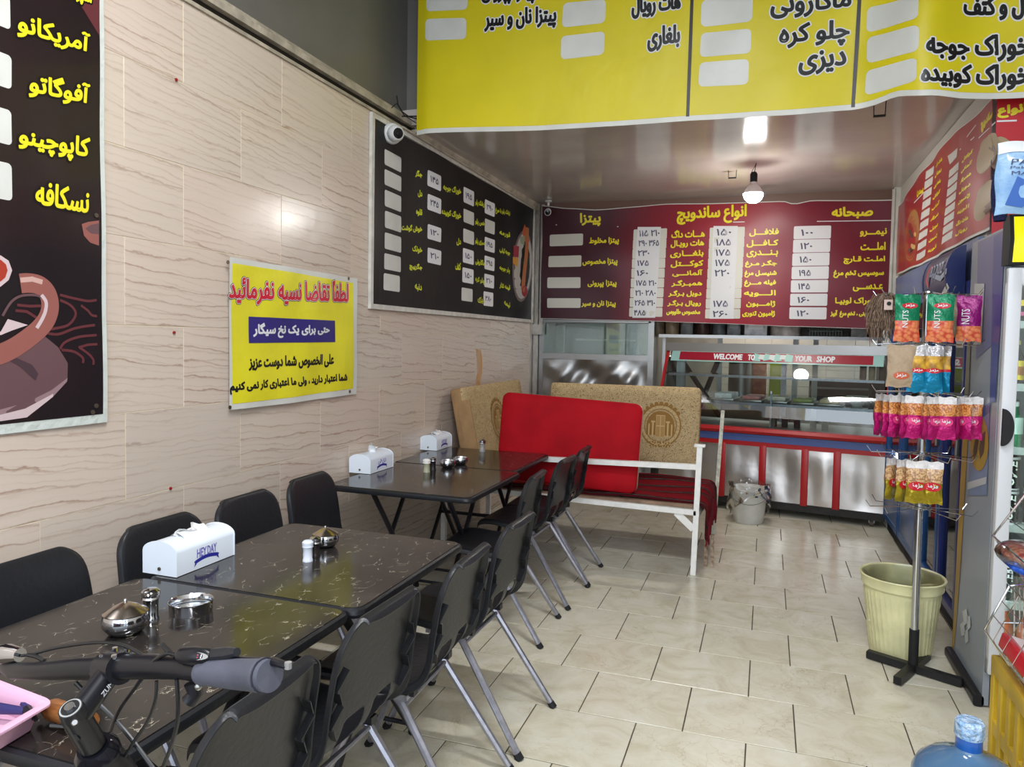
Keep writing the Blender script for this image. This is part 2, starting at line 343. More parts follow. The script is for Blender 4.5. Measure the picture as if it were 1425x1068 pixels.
def tag(o, label, cat, group=None):
    o['label'] = label; o['category'] = cat
    if group: o['group'] = group
    return o
def thing(name, label, cat, loc=(0, 0, 0), rot=0, group=None):
    o = bpy.data.objects.new(name, None); o.empty_display_size = 0.05; C.objects.link(o)
    o.location = loc; o.rotation_euler = (0, 0, rot) if not isinstance(rot, (tuple, list)) else rot
    return tag(o, label, cat, group)
def struct(o, piece=False):
    o['kind'] = 'structure'; return o
KIDS = {}
def dup(root, loc, rot, label=None, group=None):
    r = root.copy(); C.objects.link(r); r.location = loc; r.rotation_euler = (0, 0, rot)
    if label: r['label'] = label
    if group: r['group'] = group
    for ch in list(bpy.data.objects):
        if ch.parent == root:
            c = ch.copy(); C.objects.link(c); c.parent = r
            for g in list(bpy.data.objects):
                if g.parent == ch:
                    d = g.copy(); C.objects.link(d); d.parent = c
    return r

# ------------------------------------------------------------------ lettering
FORMS = {}
for cp in list(range(0xFB50, 0xFC00)) + list(range(0xFE70, 0xFF00)):
    d_ = unicodedata.decomposition(chr(cp)).split()
    if d_ and d_[0] in ('<isolated>', '<initial>', '<medial>', '<final>'):
        FORMS.setdefault(''.join(chr(int(x, 16)) for x in d_[1:]), {})[d_[0][1:-1]] = chr(cp)
def shape(s):
    if not any('\u0600' <= c <= '\u06ff' for c in s): return s
    s = s.replace('لا', '\uE001'); lig = {'\uE001': 'لا'}
    Fm = lambda c: FORMS.get(lig.get(c, c), {})
    jn = lambda ch: ch == 'ـ' or 'initial' in Fm(ch)
    jp = lambda ch: ch == 'ـ' or 'final' in Fm(ch)
    out = []
    for i, c in enumerate(s):
        f = Fm(c)
        if c == 'ـ' or not f: out.append(c); continue
        pv = i > 0 and jn(s[i - 1]); nx = i + 1 < len(s) and jp(s[i + 1]) and 'initial' in f
        k = 'medial' if pv and nx and 'medial' in f else 'final' if pv and 'final' in f else 'initial' if nx else 'isolated'
        out.append(f.get(k, f.get('isolated', c)))
    dig = '۰۱۲۳۴۵۶۷۸۹.'
    out = out[::-1]; res = []; i = 0
    while i < len(out):
        if out[i] in dig:
            j = i
            while j < len(out) and out[j] in dig: j += 1
            res += out[i:j][::-1]; i = j
        else: res.append(out[i]); i += 1
    return ''.join(res)
RINGS = {}
def rings_of(s, res=2):
    if s in RINGS: return RINGS[s]
    c = bpy.data.curves.new('t', 'FONT'); c.body = shape(s); c.size = 1; c.resolution_u = res; c.dimensions = '2D'; c.fill_mode = 'NONE'
    o = bpy.data.objects.new('t', c); C.objects.link(o)
    dg = bpy.context.evaluated_depsgraph_get(); me = bpy.data.meshes.new_from_object(o.evaluated_get(dg))
    adj = {}
    for e in me.edges:
        a, b = e.vertices; adj.setdefault(a, []).append(b); adj.setdefault(b, []).append(a)
    seen = set(); R = []
    for st in range(len(me.vertices)):
        if st in seen or st not in adj: continue
        r = [st]; seen.add(st); cur = st
        # start towards the next vertex so that the winding of the font is kept
        nb = [x for x in adj[cur] if x == st + 1] or adj[cur]
        cur = nb[0]
        while cur not in seen:
            seen.add(cur); r.append(cur)
            nx = [x for x in adj[cur] if x not in seen]
            if not nx: break
            cur = nx[0]
        P = [(me.vertices[i].co.x, me.vertices[i].co.y) for i in r]
        Q = [P[0]]
        for p in P[1:]:
            if math.hypot(p[0] - Q[-1][0], p[1] - Q[-1][1]) > 1e-4: Q.append(p)
        if len(Q) > 2: R.append(Q)
    bpy.data.objects.remove(o); bpy.data.curves.remove(c); bpy.data.meshes.remove(me)
    def area2(P): return sum(P[i - 1][0] * P[i][1] - P[i][0] * P[i - 1][1] for i in range(len(P))) / 2
    def inside(p, P):
        r = False
        for i in range(len(P)):
            a, b = P[i - 1], P[i]
            if (a[1] > p[1]) != (b[1] > p[1]) and p[0] < (b[0] - a[0]) * (p[1] - a[1]) / (b[1] - a[1]) + a[0]: r = not r
        return r
    A = [area2(P) for P in R]
    sg = 1 if R and A[max(range(len(R)), key=lambda i: abs(A[i]))] > 0 else -1
    outer = [i for i in range(len(R)) if A[i] * sg > 0]; holes = {i: [] for i in outer}
    for i in range(len(R)):
        if A[i] * sg > 0: continue
        cand = [j for j in outer if inside(R[i][0], R[j])]
        if cand: holes[min(cand, key=lambda j: abs(A[j]))].append(i)
    xs = [p[0] for P in R for p in P]; ys = [p[1] for P in R for p in P]
    bb = (min(xs), min(ys), max(xs), max(ys)) if xs else (0, 0, 1, 1)
    RINGS[s] = ([R[j] for j in outer], [[R[h] for h in holes[j]] for j in outer], bb)
    return RINGS[s]
JIT = [0]
def letters(mb, s, mapf, box, m=0, bold=0.0, lay=0.001, res=2, fill=True):
    """box: u0,v0,u1,v1 where the ink of the text goes; mapf(u, v, off) -> point"""
    O, Hs, bb = rings_of(s, res)
    sx = (box[2] - box[0]) / max(1e-6, bb[2] - bb[0]); sy = (box[3] - box[1]) / max(1e-6, bb[3] - bb[1])
    tr = lambda p: (box[0] + (p[0] - bb[0]) * sx, box[1] + (p[1] - bb[1]) * sy)
    for P, H in zip(O, Hs):
        JIT[0] = (JIT[0] + 1) % 11; off = lay + 3e-5 * JIT[0] + 2.5e-4
        loops = [[tr(p) for p in P]] + [[tr(p) for p in h] for h in H]
        if fill:
            flat = [q for l in loops for q in l]
            tri = tessellate_polygon([[Vector((q[0], q[1], 0)) for q in l] for l in loops])
            mb.add([mapf(q[0], q[1], off) for q in flat], tri, m)
        if bold > 0:
            for l in loops:
                n = len(l)
                for i in range(n):
                    a, b = l[i - 1], l[i]; dx, dy = b[0] - a[0], b[1] - a[1]; L_ = math.hypot(dx, dy)
                    if L_ < 1e-6: continue
                    dx /= L_; dy /= L_; e = bold * 0.5; nx, ny = -dy * bold, dx * bold
                    JIT[0] += 1; o2 = lay + 2e-5 * (JIT[0] % 11)
                    q = [(a[0] - dx * e + nx, a[1] - dy * e + ny), (b[0] + dx * e + nx, b[1] + dy * e + ny), (b[0] + dx * bold, b[1] + dy * bold), (b[0] + dx * e - nx, b[1] + dy * e - ny), (a[0] - dx * e - nx, a[1] - dy * e - ny), (a[0] - dx * bold, a[1] - dy * bold)]
                    mb.add([mapf(p[0], p[1], o2) for p in q], [(0, 1, 2, 3, 4, 5)], m)
class Sign:
    def __init__(s, o, u, n, W, H, wav=None, axis='x'):
        s.o = Vector(o); s.u = Vector(u); s.v = Vector((0, 0, 1)); s.n = Vector(n); s.W = W; s.H = H; s.wav = wav or (lambda a, b: 0.0); s.axis = axis
    def pt(s, a, b, off=0.0): return s.o + s.u * a + s.v * b + s.n * (s.wav(a, b) + off)
    def px(s, x, y):
        w = 0.0
        for _ in range(4):      # follow the bend of the sheet
            P = onx(x, y, s.o.x + s.n.x * w) if s.axis == 'x' else ony(x, y, s.o.y + s.n.y * w)
            d = P - s.o; a, b = d.dot(s.u), d.dot(s.v); w = s.wav(a, b)
        return a, b
    def sheet(s, mb, nu, nv, m=0, a0=0, b0=0, a1=None, b1=None, lay=0.0, t=0.002, edge=None):
        a1 = s.W if a1 is None else a1; b1 = s.H if b1 is None else b1
        top = edge or (lambda a: (b0, b1))
        f = lambda off: (lambda i, j: s.pt(a0 + (a1 - a0) * i, top(a0 + (a1 - a0) * i)[0] + (top(a0 + (a1 - a0) * i)[1] - top(a0 + (a1 - a0) * i)[0]) * j, off))
        mb.grid(f(lay), nu, nv, m); mb.grid(f(lay - t), nu, nv, m)
    def bxy(s, x0, y0, x1, y1):
        a = s.px(x0, y0); b = s.px(x1, y1); return (a[0], b[1], b[0], a[1])
    def text(s, mb, t, x0, y0, x1, y1, m=0, bold=0.0, lay=0.0015, res=2): letters(mb, t, s.pt, s.bxy(x0, y0, x1, y1), m, bold, lay, res)
    def rrect(s, mb, box, m=0, lay=0.001, r=0.2, seg=5, nx=6):
        """rounded rectangle following the sheet"""
        u0, v0, u1, v1 = box; r = r * min(u1 - u0, v1 - v0)
        xs = sorted(set([u0, u1] + [u0 + r * (1 - math.cos(PI / 2 * k / 3)) for k in range(1, 4)] + [u1 - r * (1 - math.cos(PI / 2 * k / 3)) for k in range(1, 4)] + [u0 + (u1 - u0) * k / nx for k in range(1, nx)]))
        def ins(u):
            d = max(0, u0 + r - u, u - (u1 - r)); return r - math.sqrt(max(0, r * r - d * d))
        vs = []; fs = []
        for u in xs: vs += [s.pt(u, v0 + ins(u), lay), s.pt(u, (v0 + v1) / 2, lay), s.pt(u, v1 - ins(u), lay)]
        for i in range(len(xs) - 1): fs += [(3 * i, 3 * i + 3, 3 * i + 4, 3 * i + 1), (3 * i + 1, 3 * i + 4, 3 * i + 5, 3 * i + 2)]
        mb.add(vs, fs, m)
    def poly(s, mb, pts, m=0, lay=0.001, px=True):
        q = [s.px(*p) for p in pts] if px else pts
        tri = tessellate_polygon([[Vector((a, b, 0)) for a, b in q]]); mb.add([s.pt(a, b, lay) for a, b in q], tri, m)
    def line(s, mb, pts, w, m=0, lay=0.0015, px=True):
        q = [s.px(*p) for p in pts] if px else pts
        if len(q) > 3:
            Q = []
            for i in range(len(q) - 1):
                a, b, c, d = q[max(0, i - 1)], q[i], q[i + 1], q[min(len(q) - 1, i + 2)]
                for k in range(6):
                    t = k / 6; Q.append(tuple(0.5 * ((2 * b[e]) + (c[e] - a[e]) * t + (2 * a[e] - 5 * b[e] + 4 * c[e] - d[e]) * t ** 2 + (3 * b[e] - a[e] - 3 * c[e] + d[e]) * t ** 3) for e in (0, 1)))
            q = Q + [q[-1]]
            # mitred ribbon for curved strokes
            L_, R_ = [], []
            for i in range(len(q)):
                a, b = q[max(0, i - 1)], q[min(len(q) - 1, i + 1)]; dx, dy = b[0] - a[0], b[1] - a[1]; n = math.hypot(dx, dy) or 1
                L_.append(s.pt(q[i][0] - dy / n * w / 2, q[i][1] + dx / n * w / 2, lay)); R_.append(s.pt(q[i][0] + dy / n * w / 2, q[i][1] - dx / n * w / 2, lay))
            N = len(q); mb.add(L_ + R_, [(i, i + 1, N + i + 1, N + i) for i in range(N - 1)], m); return
        for i in range(len(q) - 1):
            a, b = q[i], q[i + 1]; dx, dy = b[0] - a[0], b[1] - a[1]; L_ = math.hypot(dx, dy) or 1; nx, ny = -dy / L_ * w / 2, dx / L_ * w / 2; ex, ey = dx / L_ * w * .3, dy / L_ * w * .3
            mb.add([s.pt(a[0] + nx - ex, a[1] + ny - ey, lay + 2e-5 * (i % 5)), s.pt(b[0] + nx + ex, b[1] + ny + ey, lay + 2e-5 * (i % 5)), s.pt(b[0] - nx + ex, b[1] - ny + ey, lay + 2e-5 * (i % 5)), s.pt(a[0] - nx - ex, a[1] - ny - ey, lay + 2e-5 * (i % 5))], [(0, 1, 2, 3)], m)

# ================================================================== THE SETTING
def frustum(sx, sy, h, ch):
    mb = MB(); x, y = sx / 2, sy / 2
    vs = [(-x, -y, -h), (x, -y, -h), (x, y, -h), (-x, y, -h), (-x, -y, -ch), (x, -y, -ch), (x, y, -ch), (-x, y, -ch), (-x + ch, -y + ch, 0), (x - ch, -y + ch, 0), (x - ch, y - ch, 0), (-x + ch, y - ch, 0)]
    fs = [(8, 9, 10, 11)] + [(a + k, a + (k + 1) % 4 - k + k if False else a + (k + 1) % 4, a + 4 + (k + 1) % 4, a + 4 + k) for a in (0, 4) for k in range(4)] + [(3, 2, 1, 0)]
    mb.add(vs, fs); return mb
def lathe_ops(): pass
floor = struct(MB().box((-0.3, 4.0, -0.053), (4.6, 12.4, 0.1)).build('floor', M_FGROUT))
TW, TD = 0.4110, 0.3835
tm = frustum(TW - 0.005, TD - 0.005, 0.012, 0.0012).build('tile', M_FT, floor).data
bpy.data.objects.remove([o for o in bpy.data.objects if o.name.startswith('tile')][0])
for k in range(-8, 13):
    y0 = 3.222 + TD * k
    off = -0.031 if k % 2 == 0 else -0.265
    for i in range(-7, 7):
        x0 = off + TW * i
        a, b = max(x0, -2.25), min(x0 + TW, 2.0 if y0 < 3.0 else 1.62)
        if b - a < 0.02 or y0 + TD > 8.1: continue
        if y0 < 1.2 and (x0 > 0.4 or x0 < -1.9): continue
        o = bpy.data.objects.new('tile', tm); C.objects.link(o); o.parent = floor
        o.location = ((a + b) / 2, y0 + TD / 2, random.uniform(-0.0006, 0.0004)); o.scale = ((b - a) / TW, 1, 1)
        o.rotation_euler = (random.uniform(-1, 1) * 0.0012, random.uniform(-1, 1) * 0.0012, 0)
ground = struct(MB().box((0, -6, -0.12), (30, 8, 0.2)).build('ground', mat('grey pavement', (120, 118, 114), 0.9, var=0.2)))

wl = struct(MB().box((-2.33, 4.1, 1.415), (0.157, 10.4, 2.83)).build('wall_left', M_GROUT))
wt = frustum(0.633 - 0.0028, 0.3265 - 0.0022, 0.009, 0.0008).build('tile', M_WT, wl)
wt_me = wt.data; bpy.data.objects.remove(wt)
for k in range(-3, 6):
    z0 = 0.873 + 0.3265 * k; off = 2.10 if k % 2 == 0 else 2.39
    for i in range(-5, 9):
        y0 = off + 0.633 * i; a, b = max(y0, -1.0), min(y0 + 0.633, 7.14); c, d = max(z0, 0.0), min(z0 + 0.3265, 2.83)
        if b - a < 0.03: continue
        o = bpy.data.objects.new('tile', wt_me); C.objects.link(o); o.parent = wl
        o.location = (-2.25 + random.uniform(-0.0005, 0.0003), (a + b) / 2, (c + d) / 2); o.scale = ((b - a) / 0.633, (d - c) / 0.3265, 1)
        o.rotation_euler = (PI / 2, 0, PI / 2)
        o.rotation_euler = (Euler((random.uniform(-1, 1) * 0.002, random.uniform(-1, 1) * 0.0015, 0)).to_matrix().to_4x4() @ Euler((PI / 2, 0, PI / 2)).to_matrix().to_4x4()).to_euler()
struct(MB().box((-2.36, 1.7, 3.5), (0.12, 5.6, 1.3)).build('wall_left_upper', M_GREY))
t1 = MB().box((-2.27, 1.7, 2.838), (0.06, 5.5, 0.016), 0).box((-2.29, 1.7, 2.862), (0.06, 5.5, 0.03), 1).box((-2.265, 1.7, 2.893), (0.07, 5.5, 0.03), 0).box((-2.283, 1.7, 2.922), (0.07, 5.5, 0.026), 0)
struct(t1.build('trim_1', [M_TRIM, M_TRIMD]))
t2 = MB().prism([(0, 0), (0.045, 0), (0.045, 0.012), (0.012, 0.045), (0, 0.045)], (-2.25, 4.38, 2.86), (-2.25, 7.15, 2.86), (1, 0, 0), (0, 0, -1)).cyl((-2.215, 4.2, 2.825), (-2.215, 7.1, 2.80), 0.007, n=8)
struct(t2.build('trim_2', M_TRIM))
struct(MB().box((-0.2, 4.46, 3.5), (4.3, 0.1, 1.24)).build('wall_header', M_GREY))
def ceil_grid(i, j):
    x, y = -2.26 + 3.34 * i, 4.4 + 2.8 * j
    return (x, y, 2.862 + 0.004 * math.sin(x * 3.1 + y) + 0.003 * math.sin(y * 4.3 - x))
cl = MB().grid(ceil_grid, 24, 20).box((-0.6, 5.8, 2.93), (3.4, 2.9, 0.1))
struct(cl.build('ceiling', M_CEIL))
struct(MB().box((-0.2, 1.7, 4.05), (4.4, 5.6, 0.1)).build('ceiling_high', mat('dark grey ceiling', (96, 94, 90), 0.6)))
struct(MB().box((1.99, 1.6, 2.0), (0.1, 5.2, 4.0)).build('wall_right_front', mat('pale painted plaster', (190, 186, 178), 0.5)))
struct(MB().box((1.08, 5.73, 2.46), (0.08, 2.76, 0.8)).box((1.67, 6.33, 1.43), (0.08, 3.94, 2.86)).build('wall_right', mat('pale painted plaster', (190, 186, 178), 0.5)))
struct(MB().box((1.55, 4.29, 3.03), (0.82, 0.08, 1.94)).build('wall_right_face', mat('pale painted plaster', (190, 186, 178), 0.5)))
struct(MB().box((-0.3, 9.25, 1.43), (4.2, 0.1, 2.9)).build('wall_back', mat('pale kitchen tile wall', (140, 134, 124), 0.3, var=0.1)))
# tile courses of the kitchen wall
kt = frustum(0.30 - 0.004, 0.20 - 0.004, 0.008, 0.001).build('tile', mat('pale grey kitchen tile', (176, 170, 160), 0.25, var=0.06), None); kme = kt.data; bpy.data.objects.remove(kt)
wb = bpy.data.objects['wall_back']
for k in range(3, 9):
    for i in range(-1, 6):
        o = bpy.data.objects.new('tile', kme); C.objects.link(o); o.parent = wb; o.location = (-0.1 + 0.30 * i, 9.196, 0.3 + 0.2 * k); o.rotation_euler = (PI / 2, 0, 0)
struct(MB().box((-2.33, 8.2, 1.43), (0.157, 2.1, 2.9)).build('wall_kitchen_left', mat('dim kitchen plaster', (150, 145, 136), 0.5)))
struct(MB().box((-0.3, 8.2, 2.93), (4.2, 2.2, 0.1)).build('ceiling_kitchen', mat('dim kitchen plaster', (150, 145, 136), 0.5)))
struct(MB().box((-0.6, 7.19, 2.80), (3.4, 0.06, 0.2)).build('trim_3', mat('brown header board', (120, 92, 80), 0.4)))
col = MB().box((-2.215, 7.09, 1.43), (0.05, 0.03, 2.86)).box((-2.165, 7.10, 2.2), (0.035, 0.02, 1.3)).box((-2.245, 7.03, 1.0), (0.012, 0.05, 1.9)).box((-2.19, 7.06, 1.60), (0.11, 0.05, 0.10))
struct(col.build('trim_4', mat('dented grey corner angle', (170, 164, 156), 0.3, 0.6, var=0.15, bump=0.2)))
struct(MB().box((1.015, 7.085, 2.3), (0.05, 0.03, 1.14)).box((0.985, 7.07, 2.24), (0.02, 0.02, 1.2)).build('trim_5', mat('white corner strip', (214, 210, 202), 0.4, var=0.1)))

# ================================================================== SIGNS
P_YEL = mat('yellow printed vinyl', (216, 200, 22), 0.44, var=0.05, vs=2.5, bump=0.25, bs=6)
P_YELN = mat('yellow notice vinyl', (228, 218, 40), 0.35, var=0.05, vs=4, bump=0.25, bs=12)
P_WHITE = mat('white vinyl', (212, 212, 206), 0.4, var=0.04)
P_BLK = mat('black print', (22, 20, 20), 0.35)
P_GREYBLK = mat('charcoal printed board', (22, 20, 22), 0.42, var=0.7, vs=5, sc=(1, 22, 0.8), bump=0.06, spec=0.3)
P_YTXT = mat('yellow print', (238, 222, 40), 0.4)
P_GTXT = mat('lime yellow print', (214, 222, 40), 0.4)
P_REDTXT = mat('red print', (206, 24, 52), 0.4)
P_NAVY = mat('navy print', (46, 36, 118), 0.4)
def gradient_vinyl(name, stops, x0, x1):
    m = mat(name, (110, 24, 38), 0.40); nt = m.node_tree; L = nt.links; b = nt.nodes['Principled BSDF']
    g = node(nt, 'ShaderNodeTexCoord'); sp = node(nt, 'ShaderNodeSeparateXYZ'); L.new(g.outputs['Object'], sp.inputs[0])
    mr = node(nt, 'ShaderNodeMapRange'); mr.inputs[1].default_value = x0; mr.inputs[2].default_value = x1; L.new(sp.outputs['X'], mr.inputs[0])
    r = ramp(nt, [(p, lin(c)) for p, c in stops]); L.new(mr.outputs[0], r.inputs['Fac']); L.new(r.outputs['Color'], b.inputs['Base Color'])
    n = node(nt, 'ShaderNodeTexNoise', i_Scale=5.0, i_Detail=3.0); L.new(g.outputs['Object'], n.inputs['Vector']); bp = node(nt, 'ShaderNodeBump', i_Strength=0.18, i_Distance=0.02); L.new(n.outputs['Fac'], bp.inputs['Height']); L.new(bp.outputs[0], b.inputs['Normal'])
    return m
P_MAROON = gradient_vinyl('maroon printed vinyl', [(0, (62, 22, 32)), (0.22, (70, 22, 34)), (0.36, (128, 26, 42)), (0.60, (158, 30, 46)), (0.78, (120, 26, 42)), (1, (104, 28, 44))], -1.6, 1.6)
P_MAROON2 = mat('bright red printed vinyl', (158, 30, 40), 0.32, col2=(176, 44, 42), vs=1.2, bump=0.12, bs=6, coat=0.25)
P_PAPER = mat('white paper label', (226, 226, 228), 0.7)
P_PAPER2 = mat('yellowed plastic label', (214, 212, 200), 0.5)
P_PEN = mat('blue grey pen ink', (82, 80, 104), 0.6)
P_BROWN = mat('dark coffee print', (28, 22, 26), 0.3, col2=(42, 28, 30), vs=1.5, coat=0.3, bump=0.06, bs=4)
M_GROM = mat('grommet metal', (120, 110, 96), 0.4, 0.8)

def textq(s, mb, t, q, m=0, bold=0.0, lay=0.0015):
    a, b, c, d = [s.px(*p) for p in q]   # TL TR BR BL
    def f(i, j, off):
        u = (a[0] * (1 - i) + b[0] * i) * j + (d[0] * (1 - i) + c[0] * i) * (1 - j)
        v = (a[1] * (1 - i) + b[1] * i) * j + (d[1] * (1 - i) + c[1] * i) * (1 - j)
        return s.pt(u, v, off)
    if bold:
        w = abs(b[0] - a[0]) or 1; h = abs(a[1] - d[1]) or 1
        k = (rings_of(t)[2]); L0 = math.sqrt(w * h)
        # keep stroke width even: letters() works in unit square, so scale box to metres
        g = lambda u, v, off: f(u / w, v / h, off)
        letters(mb, t, g, (0, 0, w, h), m, bold, lay)
    else: letters(mb, t, f, (0, 0, 1, 1), m, 0, lay)
Sign.textq = textq
def quadpx(s, mb, q, m=0, lay=0.001, n=3):
    a, b, c, d = [s.px(*p) for p in q]
    mb.grid(lambda i, j: s.pt((d[0] * (1 - i) + c[0] * i) * (1 - j) + (a[0] * (1 - i) + b[0] * i) * j, (d[1] * (1 - i) + c[1] * i) * (1 - j) + (a[1] * (1 - i) + b[1] * i) * j, lay), n, 10, m)
Sign.quadpx = quadpx
def edge_px(s, bot, top):
    B = sorted(s.px(*p) for p in bot); T = sorted(s.px(*p) for p in top)
    def itp(K, a):
        if a <= K[0][0]: return K[0][1]
        for p, q in zip(K, K[1:]):
            if a <= q[0]:
                t = (a - p[0]) / (q[0] - p[0]); t = t * t * (3 - 2 * t) * 0.5 + t * 0.5; return p[1] * (1 - t) + q[1] * t
        return K[-1][1]
    return lambda a: (itp(B, a), itp(T, a))
def label_parts(s, root, boxes, m, lay=0.0012, r=0.22, name='price_label'):
    for bx in boxes:
        mb = MB(); s.rrect(mb, s.bxy(*bx), 0, lay, r); mb.build(name, m, root, fix=False)

# ---- coffee poster
r = thing('coffee_poster', 'dark brown coffee menu poster with yellow words and a cup, at far left', 'poster', (-2.24, 0.95, 1.17))
S = Sign((-2.243, 0.95, 1.175), (0, 1, 0), (1, 0, 0), 1.06, 1.62, lambda a, b: 0.003 + 0.003 * math.sin(a * 7 + b * 3) + 0.002 * math.sin(b * 11))
e1 = S.px(137, 577); x1 = S.px(140, 200)[0]
mb = MB(); S.sheet(mb, 12, 20); mb.build('backing_sheet', mat('white vinyl edge', (206, 212, 206), 0.35, bump=0.3, bs=30), r, fix=False)
mb = MB(); S.sheet(mb, 12, 20, 0, 0, e1[1], x1 - 0.004, 1.62, 0.001, 0.0005); mb.build('printed_face', P_BROWN, r, fix=False)
pr = MB(); K = 4.107
z = lambda pts: [(x / K, 340 + y / K) for x, y in pts]
S.poly(pr, z([(-60, 665), (0, 640), (110, 590), (240, 515), (330, 590), (385, 680), (383, 770), (300, 870), (150, 990), (0, 1012), (-60, 1012)]), 0, 0.0022)
S.poly(pr, z([(-60, 960), (0, 945), (150, 905), (290, 835), (383, 765), (380, 785), (300, 872), (150, 990), (0, 1012), (-60, 1012)]), 1, 0.0026)
S.poly(pr, z([(-60, 985), (0, 975), (140, 940), (300, 855), (300, 872), (150, 990), (0, 1012), (-60, 1012)]), 2, 0.0030)
S.poly(pr, z([(20, 650), (110, 700), (200, 780), (215, 740), (180, 690), (90, 650)]), 3, 0.0030)
S.line(pr, z([(112, 225), (160, 222), (215, 232), (255, 262), (278, 310), (282, 370), (262, 430), (222, 482), (160, 535), (80, 590), (0, 628), (-60, 645)]), 0.062, 4, 0.0034)
S.line(pr, z([(232, 290), (258, 330), (255, 380), (235, 430), (205, 480)]), 0.012, 2, 0.0040)
S.line(pr, z([(120, 205), (180, 200), (230, 215)]), 0.016, 5, 0.0040)
S.poly(pr, z([(-60, 500), (0, 520), (60, 495), (155, 462), (40, 428), (0, 500)]), 2, 0.0036)
S.line(pr, z([(10, 410), (60, 330), (120, 295), (200, 292), (245, 310)]), 0.008, 0, 0.0036)
S.poly(pr, z([(-60, 50), (0, 65), (45, 95), (65, 150), (45, 205), (0, 242), (-60, 260)]), 2, 0.0036)
S.poly(pr, z([(-60, 80), (0, 90), (28, 115), (38, 150), (25, 190), (0, 212), (-60, 235)]), 6, 0.0042)
for q in ([(340, 320), (400, 350), (430, 400), (390, 460), (320, 480), (250, 490)], [(340, 290), (420, 310), (500, 325), (550, 318)], [(250, 505), (330, 515), (430, 480), (540, 462)], [(340, 600), (370, 560), (450, 530), (550, 520)], [(350, 605), (420, 615), (470, 650), (470, 680)], [(450, 590), (500, 575), (550, 572)], [(450, 590), (500, 625), (530, 660), (530, 690)], [(100, 348), (170, 355), (240, 352)], [(90, 380), (150, 385), (205, 420)], [(460, 350), (500, 380), (520, 405), (552, 412)]):
    S.line(pr, z(q), 0.009, 7, 0.0024)
S.poly(pr, [(113, 312), (122, 309), (137, 307), (137, 342), (125, 338), (116, 328)], 4, 0.0024); S.poly(pr, [(118, 318), (126, 313), (137, 311), (137, 326), (126, 325)], 0, 0.0028)
S.poly(pr, [(95, -20), (138, 50), (138, -20)], 7, 0.0018)
for i, (x, y) in enumerate([(133, 565), (128, 574), (133, 300)]):
    a = S.px(x, y); pr.cyl(S.pt(a[0], a[1], 0.002), S.pt(a[0], a[1], 0.006), 0.008, n=10, m=8)
pr.build('printed_cup', [mat('mauve print', (104, 76, 80), 0.35), mat('mauve light print', (150, 122, 126), 0.35), mat('pale rose print', (208, 186, 188), 0.35), mat('mauve dark print', (74, 56, 62), 0.35), mat('rosy brown print', (150, 92, 84), 0.35), mat('shiny rose print', (206, 166, 156), 0.35), mat('coffee red print', (170, 60, 44), 0.35), mat('dark rose print', (98, 48, 52), 0.35), M_GROM], r, fix=False)
tx = MB()
for t, q in (('آمریکانو', [(25, 12), (124, 48), (121, 78), (24, 50)]), ('آفوگاتو', [(41, 98), (124, 118), (121, 150), (40, 134)]), ('کاپوچینو', [(26, 176), (124, 193), (121, 228), (26, 208)]), ('نسکافه', [(50, 252), (124, 266), (121, 296), (49, 283)]), ('اسپرسو', [(95, -24), (127, -12), (125, 10), (92, -2)])):
    S.textq(tx, t, q, 1, 0.0085, 0.0022); S.textq(tx, t, q, 0, 0.0028, 0.0032)
tx.build('lettering', [P_YTXT, P_BLK], r, fix=False)
label_parts(S, r, [(-12, -16, 14, 42), (-12, 68, 15.5, 125), (-12, 146, 16, 203), (-12, 222, 16.5, 280)], P_WHITE, 0.002)

# ---- yellow notice
r = thing('yellow_notice', 'yellow paper notice with red heading and blue box on the tiled wall', 'sign', (-2.246, 2.63, 1.15))
S = Sign((-2.237, 2.64, 1.155), (0, 1, 0), (1, 0, 0), 1.06, 0.69, lambda a, b: 0.005 + 0.004 * math.sin(a * 6 + b * 9) + 0.006 * max(0, a - 0.75) * math.sin(b * 14) + 0.003 * math.sin(a * 17 - b * 8))
ed = edge_px(S, [(319, 571), (400, 562), (493, 549)], [(314, 357), (400, 371), (491, 387)])
mb = MB(); S.sheet(mb, 24, 16, edge=ed); mb.build('backing_sheet', P_WHITE, r, fix=False)
ed2 = edge_px(S, [(319, 563), (400, 554), (491, 541)], [(314, 365), (400, 378), (491, 394)])
mb = MB(); S.sheet(mb, 24, 16, 0, 0.014, 0, 1.02, 0, 0.0012, 0.0004, edge=ed2); mb.build('printed_face', P_YELN, r, fix=False)
tx = MB(); K = 4.27; q4 = lambda *p: [(300 + x / K, 340 + y / K) for x, y in p]
hd = 'لطفاً تقاضا نسیه نفرمائید'
for m_, w_, l_ in ((1, 0.0085, 0.002), (2, 0.006, 0.0028), (0, 0.0034, 0.0036)): S.textq(tx, hd, q4((78, 185), (785, 222), (785, 372), (78, 352)), m_, w_, l_)
S.quadpx(tx, q4((193, 430), (707, 455), (709, 582), (195, 588)), 3, 0.003, 24)
S.textq(tx, 'حتی برای یک نخ سیگار', q4((222, 470), (672, 480), (672, 545), (222, 560)), 2, 0.0028, 0.0042)
S.textq(tx, 'علی الخصوص شما دوست عزیز', q4((198, 672), (700, 655), (700, 728), (198, 750)), 1, 0.003, 0.002)
S.textq(tx, 'شما اعتبار دارید ، ولی ما اعتباری کار نمی کنیم', q4((85, 825), (780, 770), (780, 828), (85, 892)), 1, 0.0028, 0.002)
tx.build('lettering', [P_REDTXT, P_BLK, P_PAPER, P_NAVY], r, fix=False)
for q in q4((70, 108), (788, 204), (795, 876), (82, 970)):
    a = S.px(*q); MB().cyl(S.pt(a[0], a[1], 0.002), S.pt(a[0], a[1], 0.005), 0.009, n=10).build('grommet', M_GROM, r)

